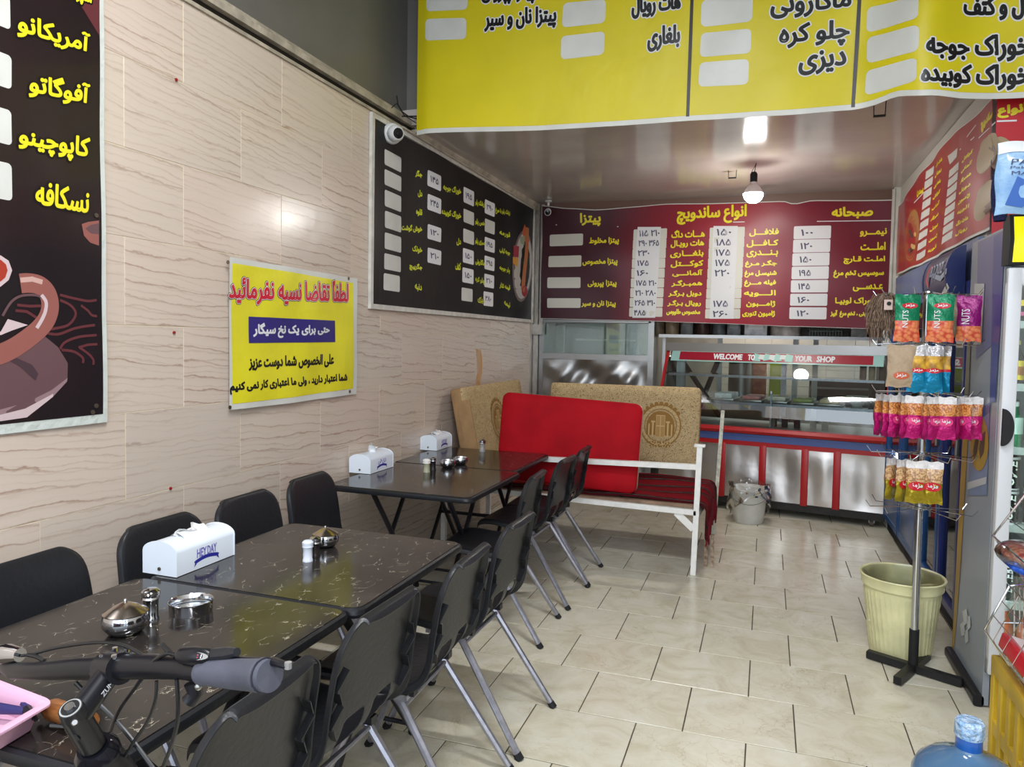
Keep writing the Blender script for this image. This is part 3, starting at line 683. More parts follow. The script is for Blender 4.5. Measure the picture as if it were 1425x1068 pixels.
# ---- black menu board on the left wall
r = thing('black_menu_board', 'black menu banner in white frame below the ceiling on left wall', 'menu board', (-2.245, 3.86, 1.68))
S = Sign((-2.238, 3.86, 1.68), (0, 1, 0), (1, 0, 0), 3.17, 1.125, lambda a, b: 0.004 * math.sin(a * 9) + 0.004 * math.sin(a * 5 + b * 3))
mb = MB(); S.sheet(mb, 40, 8); mb.build('printed_face', P_GREYBLK, r, fix=False)
fr = MB()
for a, b in (((0, 0), (3.17, 0)), ((0, 1.125), (3.17, 1.125)), ((0, 0), (0, 1.125)), ((3.17, 0), (3.17, 1.125))):
    p, q = S.pt(*a, 0.0), S.pt(*b, 0.0); c = (p + q) / 2; hz = abs(q.y - p.y) > 0.1; fr.box((-2.238, c.y, c.z), (0.02, abs(q.y - p.y) - 0.03 if hz else 0.03, 0.03 if hz else abs(q.z - p.z) + 0.03))
fr.build('frame', mat('white painted batten', (206, 202, 194), 0.45, var=0.12, vs=20), r)
K = 3.446; z2 = lambda x, y: (500 + x / K, 150 + y / K)
A = [(120, 197, 200, 312), (120, 293, 200, 404), (121, 392, 200, 502), (122, 493, 200, 600), (121, 597, 200, 697), (119, 697, 198, 790), (116, 793, 193, 885)]
B = [(327, 297, 391, 402), (327, 412, 391, 512), (327, 557, 391, 647), (327, 670, 391, 757)]
Cc = [(499, 378, 549, 475), (499, 483, 549, 567), (498, 578, 549, 660), (496, 672, 548, 755), (494, 765, 547, 847), (490, 862, 542, 932)]
D = [(602, 438, 648, 525), (602, 530, 648, 610), (601, 618, 648, 698), (600, 708, 647, 785), (599, 795, 645, 868), (595, 880, 641, 955)]
nums = [None] * 7 + ['۱۴۵', '۲۴۵', '۱۲۰', '۲۱۰'] + ['۱۹۵', None, None, '۱۵۰', '۱۵۰', None] + ['۲۹۰', None, '۱۹۵', '۲۹۵', '۲۱۰', '۳۸۰']
pn = MB()
for bx, t in zip(A + B + Cc + D, nums):
    b4 = (*z2(bx[0], bx[1]), *z2(bx[2], bx[3])); bb = S.bxy(*b4)
    mb = MB(); S.rrect(mb, bb, 0, 0.0015, 0.13); mb.build('price_label', P_PAPER if t else P_WHITE, r, fix=False)
    if t:
        w, h = bb[2] - bb[0], bb[3] - bb[1]; letters(pn, t, S.pt, (bb[0] + w * .2, bb[1] + h * .35, bb[2] - w * .22, bb[1] + h * .7), 0, 0.0022, 0.002)
pn.build('handwriting', P_PEN, r, fix=False)
tx = MB()
def mt(t, x0, y0, x1, y1, h=34):
    S.textq(tx, t, [z2(x0, y0), z2(x1, y1), z2(x1, y1 + h), z2(x0, y0 + h)], 0, 0.0025, 0.0018)
for t, x0, x1, y in (('جگر', 268, 300, 305), ('دل', 280, 300, 400), ('قلوه', 272, 300, 490), ('خوش گوشت', 202, 300, 566), ('خونک', 254, 300, 668), ('جگرپیچ', 240, 300, 752), ('دنبه', 266, 298, 850)): mt(t, x0, y - 8, x1, y)
for t, x0, x1, y, d in (('خوراک جوجه', 402, 487, 365, 22), ('خوراک کوبیده', 395, 487, 482, 22), ('دل', 466, 486, 625, 4), ('کتف', 460, 485, 742, 3)): mt(t, x0, y, x1, y + d)
for t, y in (('زرشک پلو', 440), ('خس پلو', 532), ('سبزی پلو', 625), ('ماکارونی', 722), ('چلو کره', 808), ('دیزی', 903)): mt(t, 556 if t != 'دیزی' else 568, y, 600, y + 12, 30)
for t, x0, y in (('زرشک پلو با مرغ', 652, 480), ('قورمه', 672, 585), ('جوجه کباب', 672, 670), ('چلو جوجه', 672, 755), ('قیمه نثار', 672, 838), ('نیمه', 694, 922)): mt(t, x0, y, 722, y + 15, 28)
tx.build('lettering', P_GTXT, r, fix=False)
pl = MB()
def oval(s, mb, cx, cy, rx, ry, m, lay, n=20, ang=0): s.poly(mb, [(cx + rx * math.cos(2 * PI * i / n) * math.cos(ang) - ry * math.sin(2 * PI * i / n) * math.sin(ang), cy + rx * math.cos(2 * PI * i / n) * math.sin(ang) + ry * math.sin(2 * PI * i / n) * math.cos(ang)) for i in range(n)], m, lay)
c = z2(782, 760); oval(S, pl, c[0], c[1], 14, 50, 0, 0.0016, ang=0.05); oval(S, pl, c[0] + .5, c[1], 12.4, 46, 1, 0.0020, ang=0.05)
S.line(pl, [z2(805, 575), z2(802, 680), z2(792, 780), z2(782, 880)], 0.10, 2, 0.0024); S.line(pl, [z2(790, 590), z2(806, 640)], 0.11, 3, 0.0026)
S.poly(pl, [z2(738, 660), z2(765, 665), z2(762, 720), z2(738, 712)], 4, 0.0024); S.poly(pl, [z2(735, 715), z2(762, 722), z2(758, 765), z2(735, 745)], 5, 0.0026); oval(S, pl, *z2(792, 880), 4, 8, 4, 0.0028)
S.poly(pl, [z2(770, 620), z2(795, 615), z2(790, 660), z2(772, 650)], 6, 0.0024)
pl.build('printed_plate', [mat('plate rim print', (120, 104, 100), 0.4), mat('plate print', (188, 184, 178), 0.4), mat('kebab print', (186, 112, 58), 0.4), mat('orange print', (196, 92, 50), 0.4), mat('tomato print', (160, 36, 54), 0.4), mat('pepper print', (214, 150, 50), 0.4), mat('onion print', (150, 160, 130), 0.4)], r, fix=False)

# ---- big yellow banner
r = thing('yellow_menu_banner', 'large yellow vinyl menu banner with black lines hanging across the room', 'banner', (-2.17, 4.3, 2.75))
def ybend(a, b):
    X = a - 2.17; d = 0.0
    if X > 0.33:
        k_ = min(1, (X - 0.33) / 0.33); k_ = k_ * k_ * (3 - 2 * k_); d = 0.13 * k_ + 0.05 * math.exp(-((X - 0.66) / 0.13) ** 2)
    return d + 0.03 * math.exp(-((a) / 0.05) ** 2) * -1 + 0.010 * math.sin(a * 3.2 + 0.6) + 0.006 * math.sin(a * 9 + b * 4) * max(0, min(1, (a - 1.2))) + 0.005 * math.sin(a * 14 - b * 13) * max(0, min(1, (a - 1.3)))
S = Sign((-2.14, 4.22, 2.6), (1, 0, 0), (0, -1, 0), 3.6, 1.2, ybend, 'y')
ed = edge_px(S, [(582, 188), (760, 181), (960, 168), (1100, 160), (1187, 153), (1215, 147), (1245, 135), (1285, 133), (1340, 137), (1425, 136), (1500, 136)], [(582, -60), (1500, -60)])
mb = MB(); S.sheet(mb, 110, 14, a1=3.6, edge=ed); mb.build('backing_sheet', P_WHITE, r, fix=False)
ed3 = lambda a: (ed(a)[0] + 0.028, ed(a)[1])
mb = MB(); S.sheet(mb, 110, 14, 0, 0.0, 0, 3.6, 0, 0.0012, 0.0004, edge=ed3); mb.build('printed_face', P_YEL, r, fix=False)
for pts in ([(965, -60), (963, 0), (957, 161)], [(1200, -40), (1196, 0), (1187, 148)]):
    dl = MB(); S.line(dl, pts, 0.018, 0, 0.0022); dl.build('divider_line', mat('grey black print', (48, 42, 46), 0.4), r, fix=False)
def rquad(S, root, q, m, lay=0.0022, r=0.2, name='price_label'):
    a, b, c, d = [S.px(*p) for p in q]; w = abs(b[0] - a[0]); h = abs(a[1] - d[1]); rr = r * min(w, h); mb = MB()
    f = lambda u, v: S.pt((a[0] * (1 - u) + b[0] * u) * v + (d[0] * (1 - u) + c[0] * u) * (1 - v), (a[1] * (1 - u) + b[1] * u) * v + (d[1] * (1 - u) + c[1] * u) * (1 - v), lay)
    xs = sorted(set([rr * (1 - math.cos(PI / 2 * k / 4)) for k in range(5)] + [w - rr * (1 - math.cos(PI / 2 * k / 4)) for k in range(5)] + [rr + (w - 2 * rr) * k / 8 for k in range(9)]))
    vs = []; fs = []
    for x in xs:
        dd = max(0, rr - x, x - (w - rr)); ins = (rr - math.sqrt(max(0, rr * rr - dd * dd))) / h; vs += [f(x / w, ins), f(x / w, .5), f(x / w, 1 - ins)]
    for i in range(len(xs) - 1): fs += [(3 * i, 3 * i + 3, 3 * i + 4, 3 * i + 1), (3 * i + 1, 3 * i + 4, 3 * i + 5, 3 * i + 2)]
    mb.add(vs, fs); mb.build(name, m, root, fix=False)
for o_, k_, qs in (((580, 0), 3.393, [[(47, -60), (242, -66), (240, 46), (45, 56)], [(42, 92), (235, 85), (233, 185), (40, 194)], [(692, 15), (893, -4), (890, 108), (685, 131)], [(682, 172), (888, 148), (884, 258), (680, 282)]]),
                   ((960, 0), 3.065, [[(50, 2), (270, -20), (266, 92), (46, 116)], [(48, 142), (263, 122), (259, 228), (42, 245)], [(42, 268), (253, 252), (249, 360), (36, 371)], [(757, 32), (976, -22), (973, 78), (752, 140)], [(756, 160), (978, 105), (975, 218), (754, 272)], [(752, 302), (968, 245), (966, 345), (746, 408)]])):
    for q in qs: rquad(S, r, [(o_[0] + x / k_, o_[1] + y / k_) for x, y in q], P_WHITE)
tx = MB()
for t, q in (('پیتزا نان و سیر', [(675, 14), (774, 9), (773, 38), (675, 46)]), ('پیتزا پپرونی', [(672, -22), (744, -26), (743, 4), (671, 6)]), ('هات رویال', [(880, -6), (947, -10), (946, 18), (880, 26)]), ('بلغاری', [(902, 38), (946, 35), (945, 66), (902, 72)]),
             ('ماکارونی', [(1074, -10), (1184, -16), (1183, 16), (1073, 26)]), ('چلو کره', [(1086, 33), (1182, 28), (1180, 62), (1085, 70)]), ('دیزی', [(1113, 74), (1177, 69), (1176, 98), (1112, 105)]),
             ('دل و کتف', [(1342, -6), (1436, -9), (1436, 26), (1342, 27)]), ('خوراک جوجه', [(1290, 46), (1432, 48), (1432, 84), (1290, 82)]), ('خوراک کوبیده', [(1283, 90), (1432, 90), (1432, 124), (1283, 120)])):
    S.textq(tx, t, q, 1, 0.011, 0.0026); S.textq(tx, t, q, 0, 0.0048, 0.0034)
tx.build('lettering', [P_BLK, P_PAPER], r, fix=False)

# ---- maroon banner over the counter
r = thing('maroon_menu_banner', 'maroon menu banner with yellow lines and price slips above the counter', 'banner', (-0.6, 7.10, 1.64))
S = Sign((-2.16, 7.10, 1.6), (1, 0, 0), (0, -1, 0), 3.17, 1.3, lambda a, b: 0.02 + 0.012 * math.sin(a * 3.3 + b) + 0.010 * math.sin(a * 6.3 + b * 5) + 0.008 * math.sin(a * 2 - b * 9), 'y')
ed = edge_px(S, [(750, 443), (880, 446), (1000, 450), (1100, 454), (1240, 458)], [(752, 287), (790, 291), (830, 293), (880, 289), (925, 285), (1000, 284), (1090, 281), (1105, 285), (1130, 280), (1250, 279)])
mb = MB(); S.sheet(mb, 60, 12, edge=lambda a: (ed(a)[0] - 0.004, ed(a)[1] + 0.008)); mb.build('backing_sheet', P_WHITE, r, fix=False)
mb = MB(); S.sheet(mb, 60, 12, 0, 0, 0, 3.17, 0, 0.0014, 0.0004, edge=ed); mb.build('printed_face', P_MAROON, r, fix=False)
mb = MB(); S.quadpx(mb, [(925, 312), (985, 290), (1090, 284), (1078, 455)], 0, 0.0020, 14)
tx = MB(); K = 5.48; f1 = lambda x, y: (740 + x / K, 270 + y / K); K2 = 5.09; f2 = lambda x, y: (980 + x / K2, 270 + y / K2)
def tt(f, t, x0, y0, x1, y1, b=0.0028): a = f(x0, y0); c = f(x1, y1); S.text(tx, t, a[0], a[1], c[0], c[1], 0, b, 0.0024)
tt(f1, 'پیتزا', 372, 150, 522, 242, 0.005); tt(f2, 'صبحانه', 908, 98, 1190, 168, 0.005); S.text(tx, 'انواع ساندویچ', 943, 289, 1038, 309, 0, 0.005, 0.0024)
for t, x0, x1, y in (('پیتزا مخلوط', 442, 662, 335), ('پیتزا مخصوص', 390, 652, 495), ('پیتزا پپرونی', 428, 645, 660), ('پیتزا نان و سیر', 382, 638, 815)): tt(f1, t, x0, y, x1, y + 52)
for t, x0, x1, y in (('هـــات داگ', 1068, 1318, 280), ('هات رویـال', 1062, 1312, 358), ('بلغـــاری', 1058, 1308, 436), ('کوکـــتل', 1062, 1306, 512), ('آلمانـــی', 1074, 1300, 582), ('همبـرگـر', 1068, 1298, 660), ('دوبل بـرگـر', 1045, 1292, 738), ('رویال بـرگـر', 1038, 1288, 812), ('مخصوص طاووس', 1030, 1282, 880)): tt(f1, t, x0, y, x1, y + 46)
for t, x0, x1, y in (('فلافـــل', 322, 526, 252), ('کـافـــل', 302, 522, 330), ('بـنـــدری', 302, 520, 402), ('جگـر مـرغ', 292, 512, 474), ('شنیسـل مرغ', 288, 510, 545), ('فیله مـــرغ', 286, 506, 612), ('الـــویه', 284, 504, 684), ('ژامـــبون', 300, 500, 758), ('ژامبون تنوری', 272, 498, 828)): tt(f2, t, x0, y, x1, y + 44)
for t, x0, x1, y in (('نیمـــرو', 1106, 1290, 248), ('املـــت', 1110, 1282, 346), ('املـت قـارچ', 990, 1278, 444), ('سوسیس تخم مرغ', 918, 1270, 542), ('عـدســـی', 1056, 1262, 640), ('خوراک لوبیـا', 930, 1216, 736), ('سیب زمینی ، تخم مرغ (آبپز)', 888, 1262, 826)): tt(f2, t, x0, y, x1, y + 50)
tx.build('lettering', P_YTXT, r, fix=False)
for pts in ([f1(185, 236), f1(660, 250)], [(943, 311), (1036, 309)], [f2(800, 195), f2(1328, 188)]):
    ln = MB(); S.line(ln, pts, 0.007, 0, 0.0024); ln.build('rule', P_PAPER, r, fix=False)
label_parts(S, r, [(*f1(138, 312), *f1(390, 392)), (*f1(130, 475), *f1(378, 555)), (*f1(120, 638), *f1(372, 718)), (*f1(118, 796), *f1(372, 870))], P_PAPER2, 0.0026, 0.12)
for k in range(9):
    x = 778 - 4.2 * k; y = 272 + 74.5 * k; label_parts(S, r, [(*f1(x, y), *f1(1030 - 4.4 * k, y + 70))], P_PAPER2, 0.0026, 0.1)
    x = 40 - 4 * k; y = 240 + 72 * k; label_parts(S, r, [(*f2(x, y), *f2(286 - 4 * k, y + 68))], P_PAPER2, 0.0026, 0.1)
pn = MB()
for k, t in enumerate(('۱۰۰', '۱۲۰', '۱۵۰', '۱۹۵', '۱۴۵', '۱۶۰', '۱۲۰')):
    x = 636 - 5.2 * k; y = 230 + 95.5 * k; label_parts(S, r, [(*f2(x, y), *f2(x + 260, y + 86))], P_PAPER, 0.0026, 0.1)
    a = f2(x + 52, y + 24); b = f2(x + 132, y + 64); S.text(pn, t, a[0], a[1], b[0], b[1], 0, 0.002, 0.0034)
mb = MB(); S.quadpx(mb, [f1(808, 252), f1(986, 252), f1(942, 945), f1(768, 945)], 0, 0.0032, 3); mb.build('paper_strip', P_PAPER, r, fix=False)
mb = MB(); S.quadpx(mb, [f2(66, 228), f2(238, 228), f2(208, 885), f2(38, 885)], 0, 0.0032, 3); mb.build('paper_strip', P_PAPER, r, fix=False)
for k, t in enumerate(('۱۱۵.۲۱۰', '۲۹۰.۳۶۵', '۲۳۰', '۱۷۵', '۱۶۰', '۱۷۵.۲۱۰', '۲۱۰.۲۸۰', '۲۶۵.۳۱۰', '۴۸۵')):
    x = 822 - 5 * k; y = 280 + 76 * k; a = f1(x, y); b = f1(x + (152 if len(t) > 3 else 84), y + 40); S.text(pn, t, a[0], a[1], b[0], b[1], 0, 0.002, 0.004)
for k, t in enumerate(('۱۵۰', '۱۸۵', '۱۷۵', '۱۷۵', '۲۲۰', None, None, '۱۷۵', '۲۶۰')):
    if t: x = 90 - 3.5 * k; y = 250 + 72.5 * k; a = f2(x, y); b = f2(x + 100, y + 42); S.text(pn, t, a[0], a[1], b[0], b[1], 0, 0.002, 0.004)
pn.build('handwriting', P_PEN, r, fix=False)

# ---- red banner on the right
r = thing('red_side_banner', 'red menu banner with slanted price boxes above the blue fridges', 'banner', (1.02, 5.6, 2.1))
S = Sign((1.02, 6.98, 2.05), (0, -1, 0), (-1, 0, 0), 2.72, 1.0, lambda a, b: 0.004 + 0.008 * math.sin(a * 4) + 0.005 * math.sin(a * 11 + b * 5))
K = 3.955; f3 = lambda x, y: (1225 + x / K, 130 + y / K)
ed = edge_px(S, [f3(105, 985), f3(350, 862), f3(600, 735)], [f3(130, 590), f3(215, 450), f3(370, 265), f3(480, 165), f3(590, 60), f3(640, 10)])
mb = MB(); S.sheet(mb, 50, 10, edge=lambda a: (ed(a)[0] - 0.015, ed(a)[1] + 0.008)); mb.build('backing_sheet', P_WHITE, r, fix=False)
mb = MB(); S.sheet(mb, 50, 10, 0, 0, 0, 2.72, 0, 0.0014, 0.0004, edge=ed); mb.build('printed_face', P_MAROON2, r, fix=False)
def lerpq(a, b, t): return [(p[0] * (1 - t) + q[0] * t, p[1] * (1 - t) + q[1] * t) for p, q in zip(a, b)]
for k in range(9):
    q = lerpq([(253, 430), (298, 397), (294, 443), (250, 476)], [(204, 886), (252, 857), (248, 894), (199, 923)], k / 8); mb = MB(); S.quadpx(mb, [f3(*p) for p in q], 0, 0.0022, 3); mb.build('price_label', P_WHITE, r, fix=False)
for k in range(9):
    q = lerpq([(373, 345), (428, 300), (424, 350), (385, 392)] if k == 0 else [(388, 372), (440, 322), (437, 366), (384, 414)], [(344, 792), (400, 755), (396, 796), (339, 833)], k / 8 if k else 0.0); mb = MB(); S.quadpx(mb, [f3(*p) for p in q], 0, 0.0022 + 0.0004 * (k == 0), 3); mb.build('price_label', P_WHITE, r, fix=False)
tx = MB(); wd_ = ['هات داگ', 'رویال', 'بلغاری', 'کوکتل', 'آلمانی', 'همبرگر', 'دوبل', 'ژامبون', 'الویه']
for k in range(9):
    q = lerpq([(312, 385), (345, 345), (342, 368), (308, 408)], [(266, 862), (312, 830), (310, 852), (262, 882)], k / 8); S.textq(tx, wd_[k], [f3(*p) for p in q], 0, 0.003, 0.0022)
for k in range(8):
    q = lerpq([(455, 360), (512, 306), (508, 330), (452, 384)], [(418, 765), (484, 730), (480, 752), (414, 788)], k / 7); S.textq(tx, wd_[(k + 3) % 9], [f3(*p) for p in q], 0, 0.003, 0.0022)
S.textq(tx, 'ساندویچ', [f3(556, 150), f3(625, 90), f3(612, 150), f3(560, 215)], 0, 0.006, 0.0022); S.textq(tx, 'پیتزا', [f3(205, 540), f3(240, 512), f3(238, 545), f3(202, 575)], 0, 0.005, 0.0022)
tx.build('lettering', P_YTXT, r, fix=False)
for pts in ([f3(188, 603), f3(242, 545)], [f3(545, 245), f3(635, 160)], [f3(478, 240), f3(528, 175)], [f3(440, 310), f3(520, 240)]):
    ln = MB(); S.line(ln, pts, 0.007, 0, 0.0022); ln.build('rule', P_PAPER, r, fix=False)
FOOD = [mat('crust print', (170, 120, 70), 0.4), mat('pizza print', (168, 92, 58), 0.4), mat('tomato print', (160, 36, 54), 0.4), mat('olive print', (70, 66, 52), 0.4), mat('cheese print', (206, 168, 100), 0.4), mat('bun print', (170, 148, 112), 0.4), mat('patty print', (110, 82, 64), 0.4)]
pz = MB()
def ov(cx, cy, rx, ry, m, lay, ang=0.0): oval(S, pz, *f3(cx, cy), rx / K, ry / K, m, lay, 24, ang)
ov(176, 780, 37, 142, 0, 0.0022, 0.10); ov(176, 780, 31, 128, 1, 0.0026, 0.10)
for i in range(14): ov(176 + random.uniform(-18, 18), 780 + random.uniform(-100, 100), 7, 13, 2 + i % 3, 0.0030 + i * 3e-5)
pz.build('printed_pizza', FOOD, r, fix=False)
for cx, cy in ((590, 330), (575, 590)):
    pz = MB(); ov(cx, cy, 45, 120, 5, 0.0022, 0.35); ov(cx + 5, cy + 20, 40, 70, 6, 0.0026, 0.4); ov(cx - 3, cy - 40, 32, 50, 5, 0.0030, 0.4); pz.build('printed_sandwich', FOOD, r, fix=False)
r = thing('red_corner_banner', 'bright red banner piece with yellow word facing the room at upper right', 'banner', (1.03, 4.24, 2.05))
S = Sign((1.03, 4.235, 2.02), (1, 0, 0), (0, -1, 0), 0.80, 0.85, lambda a, b: 0.004 + 0.004 * math.sin(a * 8), 'y')
mb = MB(); S.sheet(mb, 8, 4); mb.build('printed_face', mat('bright red vinyl', (190, 24, 38), 0.35), r, fix=False)
tx = MB(); S.textq(tx, 'انواع', [(1389, 149), (1428, 143), (1428, 161), (1389, 164)], 0, 0.0035, 0.002); S.line(tx, [(1388, 169), (1414, 168)], 0.008, 1, 0.002); tx.build('lettering', [P_YTXT, P_PAPER], r, fix=False)
pz = MB(); oval(S, pz, 1398, 215, 16, 26, 0, 0.0022, 20, -0.4); oval(S, pz, 1392, 226, 14, 12, 1, 0.0026, 20, -0.3); pz.build('printed_food', [mat('bun print', (170, 148, 112), 0.4), mat('patty print', (110, 82, 64), 0.4)], r, fix=False)

# ================================================================== FURNITURE
def Rz(a): return Matrix.Rotation(a, 3, 'Z')
# ---- tables
def rrect_pts(x0, y0, x1, y1, r, n=5):
    P = []
    for cx, cy, a in ((x1 - r, y1 - r, 0), (x0 + r, y1 - r, 90), (x0 + r, y0 + r, 180), (x1 - r, y0 + r, 270)):
        for k in range(n + 1):
            t = math.radians(a + 90 * k / n); P.append((cx + r * math.cos(t), cy + r * math.sin(t)))
    return P
TZ = 0.72
def table(label, x0, y0, x1, y1):
    cx, cy = (x0 + x1) / 2, (y0 + y1) / 2
    t = thing('folding_table', label, 'table', (cx, cy, 0), 0, 'black marbled folding tables')
    P = rrect_pts(x0 + 0.008, y0 + 0.008, x1 - 0.008, y1 - 0.008, 0.035)
    MB().prism(P, (0, 0, TZ - 0.006), (0, 0, TZ), (1, 0, 0), (0, 1, 0)).build('tabletop', M_LAM, t)
    eb = MB(); rings = [(0.012, TZ - 0.004), (0.004, TZ - 0.001), (-0.003, TZ - 0.006), (-0.006, TZ - 0.018), (-0.002, TZ - 0.029), (0.012, TZ - 0.033)]
    vs = []; fs = []
    for d, zz in rings: vs += [(px_, py_, zz) for px_, py_ in rrect_pts(x0 + d, y0 + d, x1 - d, y1 - d, 0.04)]
    n = 24
    for i in range(len(rings) - 1):
        for j in range(n): fs.append((i * n + j, i * n + (j + 1) % n, (i + 1) * n + (j + 1) % n, (i + 1) * n + j))
    fs.append(tuple(range(5 * n, 6 * n))); eb.add(vs, fs); eb.build('edge_band', M_BLACKP, t)
    for sx in (-1, 1):
        fx = cx + sx * 0.22
        for s_ in (-1, 1):
            MB().cyl((fx + 0.02 * s_, cy + s_ * 0.27, 0.012), (fx + 0.02 * s_, cy - s_ * 0.27, TZ - 0.036), 0.0165, n=8, sx=0.7).build('leg', M_DMET, t)
            MB().cyl((fx + 0.02 * s_, cy + s_ * 0.27, 0), (fx + 0.02 * s_, cy + s_ * 0.263, 0.02), 0.018, n=8).build('foot_cap', M_BLACK, t)
        MB().box((fx, cy, TZ - 0.04), (0.03, 0.60, 0.014)).build('rail', M_DMET, t)
    MB().cyl((cx - 0.24, cy, 0.345), (cx + 0.24, cy, 0.345), 0.011, n=8).build('crossbar', M_DMET, t)
    for q_ in (-0.26, 0.26): MB().cyl((cx - 0.24, cy + q_, 0.04), (cx + 0.24, cy + q_, 0.04), 0.009, n=8).build('stretcher', M_DMET, t)
    return t
table('nearest black marbled table, beside the bicycle handlebar', -1.875, 0.96, -1.10, 1.800)
table('second black marbled table from the camera, carrying one white box', -1.850, 1.806, -1.075, 2.565)
table('third black marbled table, dark edge towards us and two crossed legs showing', -2.165, 3.285, -1.345, 4.060)
table('farthest black marbled table, beside the red cushion', -2.185, 4.066, -1.385, 4.790)

# ---- chairs
WORLD[0] = False
def chair(label, group):
    t = thing('plastic_chair', label, 'chair', (0, 0, 0), 0, group)
    prof = [(0.235, 0.400), (0.240, 0.425), (0.215, 0.443), (0.15, 0.440), (0.07, 0.430), (0.0, 0.425), (-0.07, 0.426), (-0.12, 0.435), (-0.155, 0.455), (-0.178, 0.490), (-0.190, 0.530), (-0.198, 0.58), (-0.208, 0.63), (-0.219, 0.68), (-0.232, 0.73), (-0.243, 0.765), (-0.250, 0.785), (-0.256, 0.800), (-0.262, 0.806)]
    prof = [(x + 0.018 * max(0, (z_ - .5) / .3), z_ * 1.02) for x, z_ in prof]
    nj = len(prof) - 1; ni = 20
    def hw(j):
        if j < 2: return 0.19
        if j < 9: return 0.205 if j > 3 else 0.20
        z_ = prof[j][1]; w = 0.205 - 0.012 * (z_ - 0.48) / 0.3
        if z_ > 0.735: w -= 0.072 * ((z_ - 0.735) / 0.09) ** 2.4
        return w
    sh = MB()
    def P(i, j):
        s_ = -1 + 2 * i / ni; x, z_ = prof[j]; w = hw(j)
        a = min(1, abs(s_) / 0.88)
        x2, z2_ = x, z_
        dx = prof[min(nj, j + 1)][0] - prof[max(0, j - 1)][0]; dz = prof[min(nj, j + 1)][1] - prof[max(0, j - 1)][1]; L_ = math.hypot(dx, dz)
        nx, nz = dz / L_, -dx / L_      # outward to the sitter's side is (nx) on the back
        if j <= 7: nx, nz = 0, 1
        tk = min(1, max(0, (nj - j) / 5)) if j > 10 else 1
        dish = 0.014 * (a ** 3) * (1 if j > 2 else 0) * tk
        ext = max(0, abs(s_) - 0.88) / 0.12
        fl = -0.030 * ext * (0.55 + 0.45 * tk)
        if j >= nj - 1 and ext == 0: fl = 0
        yy = math.copysign(w * a + 0.006 * ext, s_) if abs(s_) > 1e-6 else 0
        return (x + nx * (dish + fl), yy, z_ + nz * (dish + fl))
    vs = [P(i, j) for j in range(nj + 1) for i in range(ni + 1)]; fs = []
    for j in range(nj):
        for i in range(ni):
            if j == 9 and (5 <= i <= 8 or 11 <= i <= 14): continue
            if j == 8 and (5 <= i <= 8 or 11 <= i <= 14): continue
            fs.append((j * (ni + 1) + i, j * (ni + 1) + i + 1, (j + 1) * (ni + 1) + i + 1, (j + 1) * (ni + 1) + i))
    # rolled top rim
    k = len(vs); top = [vs[nj * (ni + 1) + i] for i in range(ni + 1)]
    vs += [(min(-0.262, p[0] - 0.002), p[1] * 1.0, p[2] - 0.006) for p in top]; vs += [(min(-0.269, p[0] - 0.002), p[1], p[2] - 0.008 - 0.020 * (1 - (abs(p[1]) / 0.14) ** 3 if abs(p[1]) < 0.14 else 0)) for p in top]
    for i in range(ni):
        a = nj * (ni + 1) + i; fs += [(a, a + 1, k + i + 1, k + i), (k + i, k + i + 1, k + ni + 2 + i, k + ni + 1 + i)]
    sh.add(vs, fs); so = sh.build('shell', M_BLACKP, t, solid=0.005)
    sub = so.modifiers.new('smooth', 'SUBSURF'); sub.levels = 1; sub.render_levels = 1
    for s_ in (-1, 1):      # zigzag stiffening ribs tucked inside the side flanges
        rb = MB()
        for q in range(4):
            z0 = 0.515 + q * 0.047; x0 = -0.190 - 0.17 * (z0 + .022 - 0.5)
            rb.box((x0 + 0.004, s_ * 0.172, z0 + 0.022), (0.020, 0.003, 0.056), 0, Matrix.Rotation(s_ * (0.62 if q % 2 else -0.62), 3, 'X') @ Matrix.Rotation(-0.24, 3, 'Y'))
        rb.build('rib', M_BLACKP, t, kind='stuff')
        MB().box((-0.02, s_ * 0.14, 0.408), (0.20, 0.03, 0.022)).build('seat_rib', M_BLACKP, t)
    for s_ in (-1, 1):
        y = 0.165 * s_
        MB().tube([(-0.06, y * 0.96, 0.395), (-0.085, y, 0.375), (-0.325, y * 1.22, 0.012)], [0.0125, 0.0135, 0.0125], 8).build('leg', M_ALU, t)
        MB().tube([(0.02, y * 0.96, 0.395), (0.045, y, 0.375), (0.215, y * 1.15, 0.012)], [0.0125, 0.0135, 0.0125], 8).build('leg', M_ALU, t)
        MB().cyl((-0.318, y * 1.215, 0.020), (-0.333, y * 1.225, 0.0), 0.0155, n=8).build('foot_cap', M_BLACK, t)
        MB().cyl((0.208, y * 1.145, 0.020), (0.221, y * 1.155, 0.0), 0.0155, n=8).build('foot_cap', M_BLACK, t)
        MB().box((-0.02, y * 0.96, 0.398), (0.17, 0.028, 0.018)).build('bracket', M_ALU, t)
    MB().cyl((-0.09, -0.165, 0.37), (-0.09, 0.165, 0.37), 0.009, n=8).build('crossbar', M_ALU, t)
    return t
PC = {}
c0 = chair('nearest black plastic chair on the aisle side, behind the handlebar grip', 'black chairs on the aisle side')
aisle = [(-1.150, 1.185, PI + 0.02, None), (-1.150, 1.675, PI - 0.03, 'second black aisle chair from the camera, at the corner between the two near tables'),
         (-1.115, 2.14, PI + 0.03, 'third black aisle chair, at the second table, back turned to us'), (-1.115, 2.64, PI - 0.02, 'fourth black aisle chair, tucked close behind the third at the second table'),
         (-1.335, 3.55, PI + 0.05, 'fifth black aisle chair, tall one at the near end of the third table'), (-1.320, 4.12, PI - 0.04, 'sixth black aisle chair, where the third and farthest tables meet'),
         (-1.320, 4.53, PI + 0.02, 'last black aisle chair, in front of the red cushion')]
